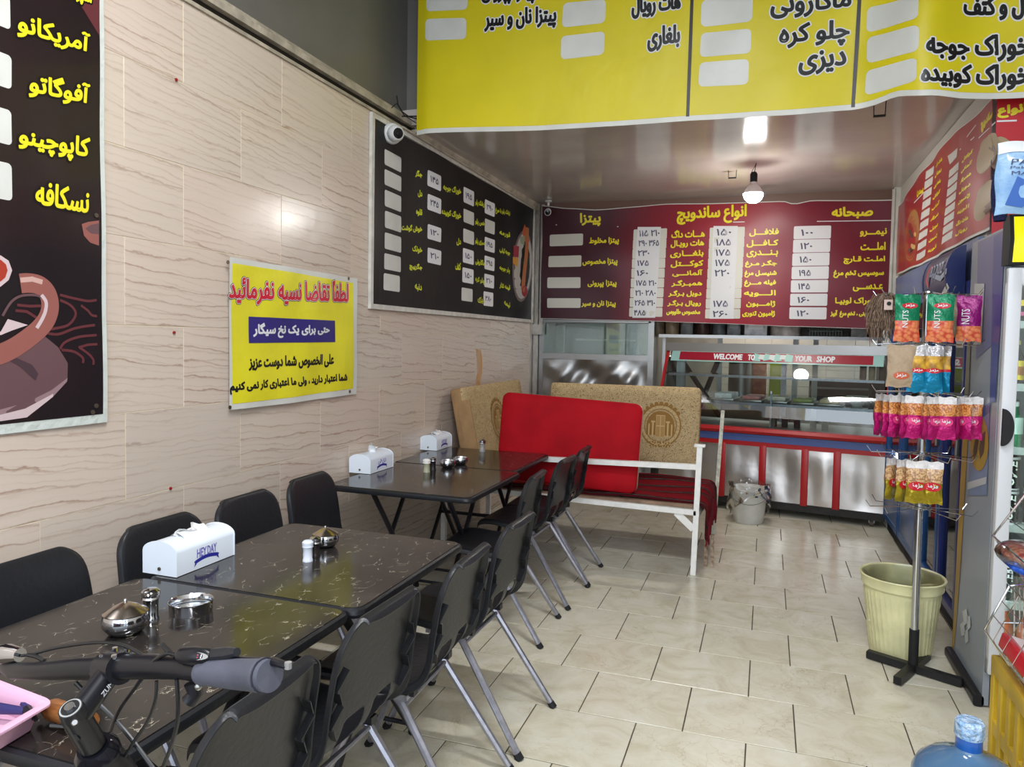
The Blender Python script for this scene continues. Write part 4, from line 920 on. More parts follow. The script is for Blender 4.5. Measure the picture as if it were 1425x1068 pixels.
for i, (x, y, a, lb) in enumerate(aisle):
    if i == 0: c0.location = (x, y, 0); c0.rotation_euler = (0, 0, a)
    else: dup(c0, (x, y, 0), a, lb, 'black chairs on the aisle side')
for x, y, a, lb in ((-1.845, 1.585, 0.02, 'black chair against the tiled wall, cut by the left picture edge'), (-1.84, 2.09, -0.02, 'black chair against the wall just behind the white tissue box'),
                    (-1.84, 2.56, 0.0, 'black chair against the wall, third one from the left edge'), (-1.85, 3.04, 0.02, 'black chair against the wall between the second and third tables')):
    dup(c0, (x, y, 0), a, lb, 'black chairs along the wall')
WORLD[0] = True

# ---- table ware
def tissue_box(label, x, y, tall=False, words='HEY DAY', sc_=1.0):
    t = thing('tissue_box', label, 'tissue box', (x, y, TZ), 0, 'white tissue boxes on the tables')
    w, l, h = 0.135 * sc_, 0.262 * sc_, 0.075 * sc_
    P = [(-w / 2, 0.002), (w / 2, 0.002), (w / 2, h)] + [(w / 2 * math.cos(a) * 1.0, h + 0.034 * sc_ * math.sin(a)) for a in [PI * k / 12 for k in range(1, 12)]] + [(-w / 2, h)]
    MB().prism(P, (x, y - l / 2, TZ), (x, y + l / 2, TZ), (1, 0, 0), (0, 0, 1)).build('case', M_WPL, t)
    P2 = [(p[0] * 1.03, p[1] * 1.02) for p in P]
    MB().prism(P2, (x, y - l / 2 - 0.004, TZ), (x, y - l / 2, TZ), (1, 0, 0), (0, 0, 1)).build('end_panel', M_WPL, t)
    MB().prism(P2, (x, y + l / 2, TZ), (x, y + l / 2 + 0.004, TZ), (1, 0, 0), (0, 0, 1)).build('end_panel', M_WPL, t)
    MB().cyl((x, y - l / 2 - 0.007, TZ + 0.022), (x, y - l / 2 - 0.003, TZ + 0.022), 0.006, n=12).build('screw', M_GROM, t)
    zt = TZ + h + 0.034 * sc_
    MB().grid(lambda i, j: (x + (i - .5) * 0.05, y + (j - .5) * 0.11, zt - 0.0005 - 0.10 * (i - .5) ** 2 * 0.12), 6, 6).build('slot_rim', mat('slot shadow grey', (170, 172, 176), 0.6), t)
    ts = MB()
    def tf(i, j):
        a = (i - .5) * 2; hh = 0.035 if not tall else 0.055
        b = (j - .5); sp = 0.08 if not tall else 0.045
        return (x + 0.022 * math.sin(a * 5 + j * 3) * (1 - abs(a) * .5) + 0.010 * b, y + a * sp * (0.4 + 0.6 * j) + 0.008 * math.sin(j * 5 + a * 3), zt - 0.010 + hh * j * (1 - 0.45 * abs(a) ** 1.5 + 0.18 * math.sin(a * 7)))
    ts.grid(tf, 12, 6); 
    if not tall: ts.grid(lambda i, j: (x + (i - .5) * 0.075, y + (j - .5) * 0.12, zt + 0.014 * math.exp(-((i - .5) * 3) ** 2) + 0.003 * math.sin(9 * i + 4 * j) - 0.011 * abs(2 * i - 1)), 10, 8)
    ts.build('tissue', M_TISSUE, t, fix=False, smooth=60)
    pr = MB(); mp = lambda u, v, off: Vector((x + w / 2 + off, y + u, TZ + v))
    if words:
        for k, (ww, a0, a1) in enumerate([(q, 0, 0) for q in words.split()]):
            n_ = len(words.split()); u0 = -0.045 * sc_ + k * 0.095 * sc_ / n_
            letters(pr, ww, mp, (u0, 0.040 * sc_, u0 + 0.085 * sc_ / n_, 0.068 * sc_), 0, 0.0008, 0.0006)
        P = [(-0.05 + 0.1 * k / 8, 0.028 + 0.007 * math.sin(PI * k / 8)) for k in range(9)]
        for a, b in zip(P, P[1:]): pr.add([mp(a[0] * sc_, (a[1] - .006) * sc_, 0.0006), mp(b[0] * sc_, (b[1] - .006) * sc_, 0.0006), mp(b[0] * sc_, (b[1] + .006) * sc_, 0.0006), mp(a[0] * sc_, (a[1] + .006) * sc_, 0.0006)], [(0, 1, 2, 3)], 1)
        for sg in (-1, 1): pr.add([mp(sg * .05 * sc_, .034 * sc_, .0005), mp(sg * .058 * sc_, .030 * sc_, .0005), mp(sg * .054 * sc_, .024 * sc_, .0005), mp(sg * .058 * sc_, .012 * sc_, .0005), mp(sg * .047 * sc_, .020 * sc_, .0005)], [(0, 1, 2, 3, 4)], 1)
    pr.build('printed_logo', [mat('violet print', (120, 112, 190), 0.4), mat('ink blue print', (44, 46, 150), 0.4)], t, fix=False)
    return t
tissue_box('white tissue box with blue lettering on the two nearest tables', -1.822, 1.966)
tissue_box('white tissue box with a tissue standing up, on the third table', -2.165, 3.765, True, 'حی‌دی'.replace('\u200c', ' '))
tissue_box('small white tissue box on the farthest table, near the beige cushion', -2.19, 4.70, False, 'HEY DAY', 0.95)

def sugar_bowl(label, x, y, s=1.0, lid=True):
    t = thing('sugar_bowl', label, 'bowl', (x, y, TZ), 0, 'steel sugar bowls')
    MB().lathe([(0.022 * s, 0), (0.034 * s, 0.004 * s), (0.045 * s, 0.018 * s), (0.047 * s, 0.032 * s), (0.043 * s, 0.044 * s), (0.041 * s, 0.044 * s), (0.04 * s, 0.038 * s)], (x, y, TZ), 28).build('bowl', M_CHROME, t)
    if lid:
        l = MB().lathe([(0.044 * s, 0.044 * s), (0.0445 * s, 0.046 * s), (0.028 * s, 0.056 * s), (0.008 * s, 0.066 * s), (0.0, 0.067 * s)], (x, y, TZ), 28).build('lid', mat('steel lid', (196, 184, 172), 0.2, 1.0), t)
        MB().sph((x, y, TZ + 0.070 * s), 0.0045 * s, n=10).build('knob', M_CHROME, l)
    return t
def shaker(label, x, y, h=0.075, r=0.0145, body=None, cap=None, fill=None, cat='shaker'):
    t = thing('salt_shaker', label, cat, (x, y, TZ), 0, 'shakers on the tables')
    MB().lathe([(r, 0), (r, 0.006), (r * 0.9, 0.010), (r * 0.9, h * 0.62), (r, h * 0.66)], (x, y, TZ), 18).build('body', body or M_CHROME, t)
    if fill: MB().lathe([(r * 0.8, 0.012), (r * 0.8, h * 0.35)], (x, y, TZ), 14).build('salt', fill, t)
    MB().lathe([(r * 1.02, h * 0.66), (r * 1.1, h * 0.68), (r * 1.02, h * 0.74), (r * 1.1, h * 0.80), (r * 1.1, h * 0.9), (r * 0.8, h * 0.97), (0, h)], (x, y, TZ), 18).build('cap', cap or M_CHROME, t)
    return t
sugar_bowl('large steel sugar bowl with pointed lid, nearest on the first table', -1.550, 1.445, 1.22)
shaker('ribbed steel shaker between sugar bowl and ashtray on nearest table', -1.563, 1.540, 0.086, 0.0215)
a_ = thing('ashtray', 'round open steel ashtray on the nearest table', 'ashtray', (-1.505, 1.625, TZ))
MB().lathe([(0.056, 0), (0.057, 0.003), (0.058, 0.029), (0.0595, 0.032), (0.058, 0.033), (0.055, 0.029), (0.054, 0.006), (0, 0.004)], (-1.505, 1.625, TZ), 36).build('dish', M_CHROME, a_)
MB().lathe([(0.040, 0.0065), (0.040, 0.0085), (0, 0.0085)], (-1.505, 1.625, TZ), 24).build('inner_plate', mat('dull steel', (200, 200, 196), 0.3, 0.8), a_)
M_SHW = mat('white shaker body', (214, 220, 232), 0.3); M_SALT = mat('white salt', (232, 228, 222), 0.9)
shaker('small white shaker on the second table, nearest of its trio', -1.478, 2.140, 0.074, 0.0175, M_SHW, M_SHW)
shaker('dark shaker with steel cap behind the white one on second table', -1.486, 2.196, 0.072, 0.0185, mat('pepper glass', (38, 34, 32), 0.15), None)
sugar_bowl('steel sugar bowl with pointed lid on the second table', -1.523, 2.315, 1.05)
M_JAR = mat('milky glass', (190, 188, 160), 0.12, trans=0.3)
shaker('small glass shaker with white top on the third table', -1.842, 3.830, 0.078, 0.0205, M_JAR, M_SALT, M_SALT)
shaker('dark steel-capped shaker behind the glass one on the third table', -1.838, 3.905, 0.080, 0.0190, mat('pepper glass', (38, 34, 32), 0.15))
sugar_bowl('low steel bowl, left one of the pair where the far tables join', -1.795, 4.02, 1.0, False)
sugar_bowl('low steel bowl, right one of the pair on the farthest table', -1.768, 4.155, 1.0, False)
shaker('glass salt shaker with steel cap on the farthest table by red cushion', -1.835, 4.69, 0.085, 0.022, mat('clear shaker glass', (200, 196, 190), 0.1, trans=0.5), None, M_SALT)

# ---- bench
bn = thing('metal_bench', 'white metal daybed bench with red rug seat beside the steel counter', 'bench', (-1.3, 5.26, 0))
def sqt(a, b, w=0.032):
    a, b = Vector(a), Vector(b); d = (b - a); q = d.to_track_quat('Z', 'Y').to_matrix(); return MB().box((a + b) / 2, (w, w, d.length), 0, q)
sqt((-0.408, 4.81, 0), (-0.388, 4.81, 0.832), 0.034).build('leg', M_WPAINT, bn)
MB().rbox((-0.388, 4.81, 0.838), (0.07, 0.05, 0.018), 0.006).build('end_cap', M_WPAINT, bn)
sqt((-0.345, 5.71, 0), (-0.30, 5.71, 0.99), 0.026).build('leg', mat('yellowed white paint', (206, 204, 186), 0.5, var=0.25, vs=30), bn)
for y in (4.81, 5.71): sqt((-2.17, y, 0), (-2.17, y, 0.80), 0.034).build('leg', M_WPAINT, bn)
sqt((-0.395, 4.81, 0.700), (-2.17, 4.81, 0.665), 0.034).build('rail', M_WPAINT, bn)
sqt((-0.40, 4.81, 0.405), (-2.17, 4.81, 0.435), 0.034).build('rail', M_WPAINT, bn)
sqt((-0.36, 5.71, 0.405), (-2.17, 5.71, 0.425), 0.034).build('rail', M_WPAINT, bn)
sqt((-0.395, 4.81, 0.39), (-0.36, 5.71, 0.39), 0.03).build('rail', M_WPAINT, bn)
MB().box((-0.47, 4.81, 0.345), (0.15, 0.008, 0.045), 0, Matrix.Rotation(0.72, 3, 'Y')).build('brace', M_WPAINT, bn)
MB().box((-1.29, 5.26, 0.440), (1.74, 0.88, 0.018)).build('seat_board', mat('dusty plywood', (138, 112, 92), 0.8, var=0.25, vs=12), bn)
for x in (-0.345, -0.305): MB().box((x, 5.02, 0.11), (0.022, 0.02, 0.22)).build('leg_stub', mat('rusty white paint', (176, 160, 140), 0.7, col2=(120, 88, 66), vs=40), bn)
M_RUG = banded('red woven rug', [(0, (110, 8, 20)), (0.26, (60, 16, 22)), (0.31, (30, 24, 26)), (0.33, (120, 104, 92)), (0.345, (26, 20, 22)), (0.40, (110, 8, 20)), (0.62, (74, 14, 22)), (0.68, (22, 20, 24)), (0.72, (130, 112, 100)), (0.735, (34, 24, 28)), (0.80, (116, 8, 22))], 'Y', 2.6, 0.95, 0.12)
rg = MB()
def rugf(i, j):
    x = -2.12 + 1.95 * i; y = 4.85 + 0.86 * j
    z_ = 0.472 + 0.006 * math.sin(x * 9 + y * 7) + 0.004 * math.sin(y * 23)
    d = x - (-0.40)
    if d > 0: 
        a = min(d / 0.07, PI / 2); x = -0.40 + 0.07 * math.sin(a) + 0.01 * math.sin(y * 20) * min(1, d * 6); z_ -= 0.07 * (1 - math.cos(a)) + max(0, d - 0.11) * (1.45 + 0.15 * math.sin(y * 9 + 1))
    return (x, y, z_)
rg.grid(rugf, 60, 24)
rug = tag(rg.build('seat_rug', M_RUG, None, fix=True, solid=0.012), 'dark red striped rug covering the bench seat, fringe over its end', 'rug')
fr = MB()
for k in range(26):
    y = 4.87 + 0.82 * k / 25; zz = 0.335 - 0.04 * math.sin(y * 9 + 1)
    fr.tube([(-0.33, y, zz + 0.02), (-0.322, y + random.uniform(-.01, .01), zz - 0.04), (-0.33 + random.uniform(-.01, .01), y + random.uniform(-.02, .02), zz - 0.09 - random.uniform(0, .05))], 0.005, 5)
fr.build('fringe', mat('dark red tassel', (110, 18, 30), 0.95), rug, kind='stuff')
# ---- cushions
def pad(mb, w, h, t, R, c, m=0, r=0.05, puff=0.012, ms=1):
    """a foam pad standing on its long edge: width along local x, height z, thickness y"""
    def outline(k): return rrect_pts(-w / 2 + k, k, w / 2 - k, h - k, max(0.004, r - k), 6)
    rings = [(0.012, -t / 2 - 0.0), (0.0, -t / 2 + 0.014), (0.0, t / 2 - 0.014), (0.012, t / 2)]
    vs = []; fs = []; n = 28
    for k, y in rings: vs += [(p[0], y, p[1]) for p in outline(k)]
    for i in range(3):
        for j in range(n): fs.append((i * n + j, i * n + (j + 1) % n, (i + 1) * n + (j + 1) % n, (i + 1) * n + j))
    vs.append((0, -t / 2 - puff, h / 2)); vs.append((0, t / 2 + puff, h / 2)); a, b = len(vs) - 2, len(vs) - 1
    k0 = len(vs); vs += [(p[0] * 0.8, -t / 2 - puff * 0.8, h / 2 + (p[2] - h / 2) * 0.8) for p in [vs[j] for j in range(n)]]; vs += [(p[0] * 0.8, t / 2 + puff * 0.8, h / 2 + (p[2] - h / 2) * 0.8) for p in [vs[3 * n + j] for j in range(n)]]
    mi = [0] * 0
    F0 = [(j, (j + 1) % n, k0 + (j + 1) % n, k0 + j) for j in range(n)] + [(k0 + j, k0 + (j + 1) % n, a) for j in range(n)]
    F1 = [(3 * n + j, 3 * n + (j + 1) % n, k0 + n + (j + 1) % n, k0 + n + j) for j in range(n)] + [(k0 + n + j, k0 + n + (j + 1) % n, b) for j in range(n)]
    W_ = [R @ Vector(p) + Vector(c) for p in vs]
    q = len(mb.v); mb.v += [tuple(p) for p in W_]
    for f in F0: mb.f.append(tuple(i + q for i in f)); mb.m.append(m)
    for f in fs: mb.f.append(tuple(i + q for i in f)); mb.m.append(ms if fs.index(f) >= n else m)
    for f in F1: mb.f.append(tuple(i + q for i in f)); mb.m.append(ms)
    return mb
Rr = Matrix.Rotation(0.045, 3, 'Y') @ Matrix.Rotation(-0.07, 3, 'X')
rc = thing('red_cushion', 'bright red rectangular cushion standing on the bench behind the rail', 'cushion', (-1.30, 4.93, 0.50))
pad(MB(), 1.00, 0.61, 0.075, Rr, (-1.30, 4.905, 0.490), r=0.055).build('cover', [M_RED, mat('beige lining', (190, 166, 140), 0.9)], rc, smooth=50)
M_BEI = chips_cloth('mottled beige upholstery', (196, 172, 130), (112, 84, 52), 70)
M_BEIB = mat('plain tan fabric', (158, 124, 86), 0.95, var=0.1, vs=14)
M_CARV = mat('golden brown embossed thread', (150, 112, 60), 0.8, spec=0.2)
M_CARVL = mat('pale gold embossed thread', (206, 176, 124), 0.8, spec=0.2)
def emblem(mb, mp):
    """round wreath emblem: mp(u, v, off), about 0.36 across"""
    for rr, w in ((0.150, 0.010), (0.118, 0.006)):
        n = 40
        for k in range(n):
            if rr < .13 or True:
                a, b = 2 * PI * k / n, 2 * PI * (k + 1) / n
                mb.add([mp(math.cos(a) * (rr - w / 2), math.sin(a) * (rr - w / 2), .001), mp(math.cos(b) * (rr - w / 2), math.sin(b) * (rr - w / 2), .001), mp(math.cos(b) * (rr + w / 2), math.sin(b) * (rr + w / 2), .001), mp(math.cos(a) * (rr + w / 2), math.sin(a) * (rr + w / 2), .001)], [(0, 1, 2, 3)], 0)
    for k in range(30):
        a = 2 * PI * k / 30 + 0.1; c, s_ = math.cos(a), math.sin(a); t_ = 0.5 if c > 0 else -0.5
        d = (math.cos(a + PI / 2 + t_ * .9), math.sin(a + PI / 2 + t_ * .9)); px_, py_ = c * .134, s_ * .134
        mb.add([mp(px_ - d[0] * .018, py_ - d[1] * .018, .0025), mp(px_ + d[1] * .007, py_ - d[0] * .007, .0025), mp(px_ + d[0] * .018, py_ + d[1] * .018, .0025), mp(px_ - d[1] * .007, py_ + d[0] * .007, .0025)], [(0, 1, 2, 3)], 1)
    for k in range(9):      # scalloped crown
        a = PI * (0.2 + 0.6 * k / 8); mb.add([mp(math.cos(a) * .158 + math.cos(2 * PI * q / 8) * .016, math.sin(a) * .158 + math.sin(2 * PI * q / 8) * .016, .0015) for q in range(8)], [tuple(range(8))], 0)
    mb.add([mp(math.cos(PI * q / 12) * .105, 0.0 + math.sin(PI * q / 12) * .105, .0012) for q in range(13)] + [mp(-.105, -.07, .0012), mp(.105, -.07, .0012)], [tuple(range(15))], 0)
    for u0, u1, v0, v1, m in ((-.034, .034, -.085, .075, 1), (-.031, -.003, -.08, -.008, 2), (.003, .031, -.08, -.008, 2), (-.031, -.003, .0, .07, 2), (.003, .031, .0, .07, 2), (-.062, -.050, -.08, .03, 1), (.050, .062, -.08, .03, 1), (-.09, -.08, -.07, .01, 1), (.08, .09, -.07, .01, 1), (-.07, -.04, .02, .032, 1), (.04, .07, .02, .032, 1)):
        o_ = .003 + .001 * m; mb.add([mp(u0, v0, o_), mp(u1, v0, o_), mp(u1, v1, o_), mp(u0, v1, o_)], [(0, 1, 2, 3)], m)
    for u in (-.06, -.02, .02, .06):
        n = 12
        for k in range(n):
            a, b = 2 * PI * k / n, 2 * PI * (k + 1) / n
            mb.add([mp(u + math.cos(a) * .012, -.135 + math.sin(a) * .012, .003), mp(u + math.cos(b) * .012, -.135 + math.sin(b) * .012, .003), mp(u + math.cos(b) * .022, -.135 + math.sin(b) * .022, .003), mp(u + math.cos(a) * .022, -.135 + math.sin(a) * .022, .003)], [(0, 1, 2, 3)], 0 if k % 3 else 1)
Rb = Matrix.Rotation(-0.16, 3, 'X')
bc = thing('beige_back_cushion', 'wide mottled beige cushion with round wreath emblem, behind the bench', 'cushion', (-1.03, 5.66, 0.56), 0, 'mottled beige back cushions')
pad(MB(), 1.17, 0.60, 0.10, Rb, (-1.045, 5.60, 0.560), r=0.03, puff=0.004).build('cover', [M_BEI, M_BEIB], bc, smooth=50)
em = MB(); nb = Rb @ Vector((0, -1, 0)); ub = Vector((1, 0, 0)); vb = Rb @ Vector((0, 0, 1)); cb_ = Vector((-1.045, 5.60, 0.560)) + vb * 0.30 + ub * 0.30 + nb * 0.056
emblem(em, lambda u, v, off: cb_ + ub * u + vb * v * 1.05 + nb * off); em.build('emblem', [M_CARV, M_CARVL, mat('gold brown thread', (176, 140, 84), 0.8)], bc, fix=False)
lcu = thing('beige_back_cushion', 'mottled beige cushion with tan end leaning on the tiled wall', 'cushion', (-2.12, 5.5, 0.56), 0, 'mottled beige back cushions')
RL = Matrix.Rotation(PI / 2, 3, 'Z') @ Matrix.Rotation(-0.20, 3, 'X')
pad(MB(), 1.35, 0.60, 0.10, RL, (-2.035, 5.62, 0.540), r=0.03, puff=0.004).build('cover', [M_BEI, M_BEIB], lcu, smooth=50)
em = MB(); nb2 = RL @ Vector((0, -1, 0)); ub2 = RL @ Vector((1, 0, 0)); vb2 = RL @ Vector((0, 0, 1)); cb2 = Vector((-2.035, 5.62, 0.54)) + vb2 * 0.30 - ub2 * 0.05 + nb2 * 0.056
emblem(em, lambda u, v, off: cb2 + ub2 * u + vb2 * v * 1.05 + nb2 * off); em.build('emblem', [M_CARV, M_CARVL, mat('gold brown thread', (176, 140, 84), 0.8)], lcu, fix=False)
MB().box((-2.035, 4.935, 0.80), (0.10, 0.012, 0.50), 0, Matrix.Rotation(-0.2, 3, 'Y')).build('end_panel', M_BEIB, lcu)

# ================================================================== COUNTER, KITCHEN
# ---- steel cabinet at the corner
cb = thing('steel_cabinet', 'stainless steel cabinet with glass upper window and buckled lower panel', 'cabinet', (-1.62, 7.3, 0))
X0, X1, YF = -2.19, -1.04, 7.13
MB().box((X0 + 0.02, YF + .02, 0.85), (0.045, 0.05, 1.70)).box((X1 - 0.02, YF + .02, 0.85), (0.055, 0.05, 1.70)).box((-1.615, YF + .02, 1.69), (1.10, 0.05, 0.03)).box((-1.615, YF + .02, 1.335), (1.10, 0.055, 0.055)).box((-1.615, YF + .02, 0.10), (1.10, 0.05, 0.06)).build('frame', M_STEEL, cb)
def crump(i, j):
    x = X0 + 0.04 + 1.07 * i; z_ = 0.13 + 1.18 * j
    e = min(1, 6 * min(i, 1 - i), 6 * min(j, 1 - j)); w = 0.02 * math.sin(x * 9 + math.sin(z_ * 7) * 1.5) + 0.018 * math.sin(z_ * 14 + x * 11) + 0.012 * math.sin(x * 27 - z_ * 19)
    return (x, YF + 0.01 - w * e * (0.6 + j * 0.6), z_)
MB().grid(crump, 44, 36).build('lower_panel', M_STEEL, cb, fix=False, smooth=80)
MB().box((-1.615, YF + .02, 1.51), (1.06, 0.006, 0.32)).build('glass_pane', M_GLASS, cb)
MB().box((-1.615, YF + .62, 0.85), (1.15, 0.02, 1.70)).box((X0, YF + .32, 0.85), (0.01, 0.6, 1.7)).box((X1, YF + .32, 0.85), (0.01, 0.6, 1.7)).box((-1.615, YF + .32, 1.30), (1.13, 0.58, 0.015)).build('carcass', mat('dull steel sheet', (150, 148, 142), 0.35, 0.7, bump=0.2, bs=5), cb)
MB().box((-1.95, YF + .1, 1.51), (0.014, 0.02, 0.32)).build('mullion', M_STEEL, cb)
MB().box((-1.55, YF + .22, 1.505), (0.62, 0.03, 0.02)).build('inner_rail', mat('pale rail', (206, 202, 196), 0.4), cb)
q_ = thing('steel_dish', 'small steel dish on the floor of the corner steel cabinet', 'dish', (-1.70, YF + .3, 1.308))
MB().lathe([(0.05, 0), (0.085, 0.02), (0.09, 0.035), (0.085, 0.035), (0.05, 0.006), (0, 0.004)], (-1.70, YF + .3, 1.308), 20).build('dish', M_STEEL, q_)

# ---- glass display counter
PH = -0.182
dc = thing('display_counter', 'red and blue banded glass display counter with stainless panels', 'display case', (-0.95, 6.95, 0), PH)
WORLD[0] = False; LN = 1.93
MB().box((LN / 2, 0.32, 0.35), (LN - 0.02, 0.60, 0.46)).build('body', mat('dull steel sheet', (150, 148, 142), 0.35, 0.7), dc)
us = [0.56, 0.83, 1.15, 1.37, LN - 0.02]
posts = [0.575, 0.868, 1.180, 1.410]
def uof(px_):
    P = ony(px_, 640, 6.75); return (P.x + 0.95) / math.cos(PH)
pxs = [1004.5, 1061.5, 1120, 1164]
pu = [uof(x) for x in pxs]
edges = [0.02] + pu + [LN - 0.01]
for a, b in zip(edges, edges[1:]):
    def pf(i, j, a=a, b=b):
        u = a + (b - a) * i; zz = 0.125 + 0.47 * j; e = math.sin(PI * i) ** .7 * math.sin(PI * j) ** .5
        return (u, -0.003 - e * (0.012 * math.sin(u * 9 + zz * 3) + 0.006 * math.sin(zz * 13 + u * 5) + 0.004 * math.sin(u * 31)), zz)
    MB().grid(pf, 14, 14).build('steel_panel', M_STEELB, dc, fix=False, smooth=80)
for u in pu: MB().rbox((u, -0.008, 0.36), (0.058, 0.03, 0.49), 0.006).build('post', M_REDP, dc)
MB().box((LN / 2, 0.30, 0.09), (LN, 0.60, 0.06)).build('base_frame', mat('dirty black steel', (34, 32, 30), 0.5, var=0.3, vs=20), dc)
for u in (0.08, LN - 0.10):
    for w in (0.06, 0.52):
        wh = MB().cyl((u - 0.015, w, 0.033), (u + 0.015, w, 0.033), 0.033, n=18).build('caster', mat('grey rubber wheel', (96, 88, 78), 0.7), dc)
        MB().box((u, w, 0.055), (0.045, 0.03, 0.05)).build('fork', M_STEEL, wh)
MB().prism([(0, 0), (-0.035, 0.006), (-0.05, 0.03), (-0.035, 0.055), (0, 0.06)], (0, 0, 0.695), (LN, 0, 0.695), (0, 1, 0), (0, 0, 1)).build('bumper_rail', M_REDP, dc)
MB().box((LN / 2, -0.012, 0.665), (LN, 0.024, 0.062)).build('blue_band', M_BLUEP, dc)
MB().box((LN / 2, -0.010, 0.614), (LN, 0.02, 0.04)).build('red_band', M_REDP, dc)
MB().box((LN / 2, 0.35, 0.745), (LN - 0.04, 0.66, 0.02)).build('deck', mat('grey deck steel', (170, 176, 176), 0.35, 0.5), dc)
prof = [(0.00, 0.755), (-0.005, 0.85), (0.01, 0.95), (0.04, 1.06), (0.10, 1.20), (0.17, 1.33), (0.22, 1.42)]
gp = MB()
for a, b in zip(prof, prof[1:]): gp.add([(0.04, a[0], a[1]), (LN - 0.04, a[0], a[1]), (LN - 0.04, b[0], b[1]), (0.04, b[0], b[1])], [(0, 1, 2, 3)])
gp.build('front_glass', M_GLASSG, dc, fix=False, smooth=60)
for u in (0.012, LN - 0.012):
    sp = MB(); P = [(u, a, b) for a, b in prof]
    for a, b in zip(prof, prof[1:]):
        sp.prism([(-0.012, 0), (0.012, 0), (0.012, 0.03), (-0.012, 0.03)], (u, a[0], a[1]), (u, b[0], b[1]), (1, 0, 0), (0, 1, 0))
    sp.build('side_trim', M_REDP, dc, fix=True)
    MB().add([(u, a, b) for a, b in prof] + [(u, 0.68, 1.42), (u, 0.68, 0.755)], [tuple(range(9))]) if False else None
    sg = MB(); sg.add([(u, a, b) for a, b in prof] + [(u, 0.68, 1.42), (u, 0.68, 0.755)], [tuple(range(9))]); sg.build('side_glass', M_GLASSG, dc, fix=False)
MB().box((LN / 2, 0.45, 1.475), (LN, 0.50, 0.035)).box((LN / 2, 0.205, 1.45), (LN, 0.02, 0.07)).build('top_cap', M_STEEL, dc)
MB().box((LN / 2, 0.36, 1.195), (LN - 0.1, 0.46, 0.012)).build('glass_shelf', M_GLASSG, dc)
MB().box((LN / 2, 0.13, 1.195), (LN - 0.1, 0.012, 0.022)).build('shelf_edge', M_ALU, dc)
MB().box((LN / 2, 0.36, 0.955), (LN - 0.1, 0.5, 0.012)).build('glass_shelf', M_GLASSG, dc)
MB().box((LN / 2, 0.10, 0.955), (LN - 0.1, 0.012, 0.022)).build('shelf_edge', M_ALU, dc)
um = uof(1069)
MB().box((um, 0.66, 1.08), (0.05, 0.02, 0.66)).box((um, 0.05, 0.92), (0.012, 0.02, 0.32)).build('mullion', M_ALU, dc)
for u in (0.03, LN - 0.05): MB().box((u, 0.66, 1.10), (0.05, 0.03, 0.70)).build('rear_post', M_STEEL, dc)
# header strip with the greeting
def mph(u, v, off): return Vector((u, 0.222 - (0.115 - v) * 0.55 - off - 0.012, 1.322 + v))
hs = MB(); hs.grid(lambda i, j: mph(0.06 + (LN - 0.12) * i, 0.115 * j, 0), 20, 1); hs.build('header_strip', mat('pale teal strip', (150, 188, 180), 0.3), dc, fix=False)
hs = MB(); hs.grid(lambda i, j: mph(0.14 + (LN - 0.28) * i, 0.012 + 0.075 * j, 0.002), 20, 1); hs.build('header_label', mat('crimson strip print', (150, 24, 44), 0.3), dc, fix=False)
hs = MB()
def uo(px_): P = ony(px_, 490, 6.98); return (P.x + 0.95) / math.cos(PH)
for t, a, b in (('WELCOME', 988, 1028), ('TO', 1036.5, 1045.6), ('YOUR', 1101, 1124), ('SHOP', 1131, 1155)): letters(hs, t, mph, (uo(a), 0.026, uo(b), 0.072), 0, 0.003, 0.004)
hs.build('lettering', P_PAPER, dc, fix=False)
hs = MB()
for k in range(7):
    u = uo(1048) + (uo(1092) - uo(1048)) * k / 6; hs.add([mph(u - 0.03, 0.02 + 0.02 * (k % 2), 0.004 + k * 1e-4), mph(u + 0.035, 0.015 + 0.01 * (k % 3), 0.004 + k * 1e-4), mph(u + 0.04, 0.075, 0.004 + k * 1e-4), mph(u - 0.02, 0.085 - .008 * (k % 2), 0.004 + k * 1e-4)], [(0, 1, 2, 3)], k % 2)
hs.build('torn_sticker', [mat('mint sticker', (150, 196, 186), 0.4), mat('pale sticker', (206, 214, 208), 0.4)], dc, fix=False)
WORLD[0] = True
def dpos(u, w, z_): return Vector((-0.95 + math.cos(PH) * u - math.sin(PH) * w, 6.95 + math.sin(PH) * u + math.cos(PH) * w, z_))
# food trays inside
TRC = [(216, 206, 190), (196, 120, 120), (220, 224, 226), (150, 160, 90), (214, 190, 150), (200, 206, 214)]
for i, (u, c, h, lb) in enumerate([(0.55, 2, .05, 'white'), (0.80, 1, .035, 'pink'), (1.02, 0, .04, 'cream'), (1.24, 3, .03, 'green'), (1.46, 4, .035, 'tan')]):
    p = dpos(u, 0.34, 0.9615); t = thing('food_tray', 'shallow steel tray of %s food packets inside the counter' % lb, 'tray', p, PH, 'steel food trays in the counter')
    WORLD[0] = False
    MB().rbox((0, 0, 0.012), (0.20, 0.32, 0.022), 0.006).build('tray', M_STEEL, t)
    pk = MB()
    for a in range(3): pk.rbox((0, -0.10 + 0.10 * a, 0.023 + h / 2), (0.16, 0.085, h), 0.012)
    pk.build('packets', mat('food packet %s' % lb, TRC[c], 0.35, var=0.15, vs=30), t, kind='stuff'); WORLD[0] = True
for i, (px_, c) in enumerate([(1077, 0), (1092, 1), (1109, 2), (1131, 1), (1147, 0)]):
    P = ony(px_, 592, 6.95); p = Vector((P.x, 6.98 - 0.03 * i, 0.756)); t = thing('glass_tumbler', 'small greenish glass on the counter deck, %s from the left' % ['first', 'second', 'third', 'fourth', 'fifth'][i], 'glass', p, 0, 'small glasses on the counter deck')
    MB().lathe([(0.026, 0), (0.03, 0.09), (0.028, 0.09), (0.024, 0.006), (0, 0.005)], p, 14).build('body', mat('green glass ware', (70, 90, 84), 0.1, trans=0.5), t)

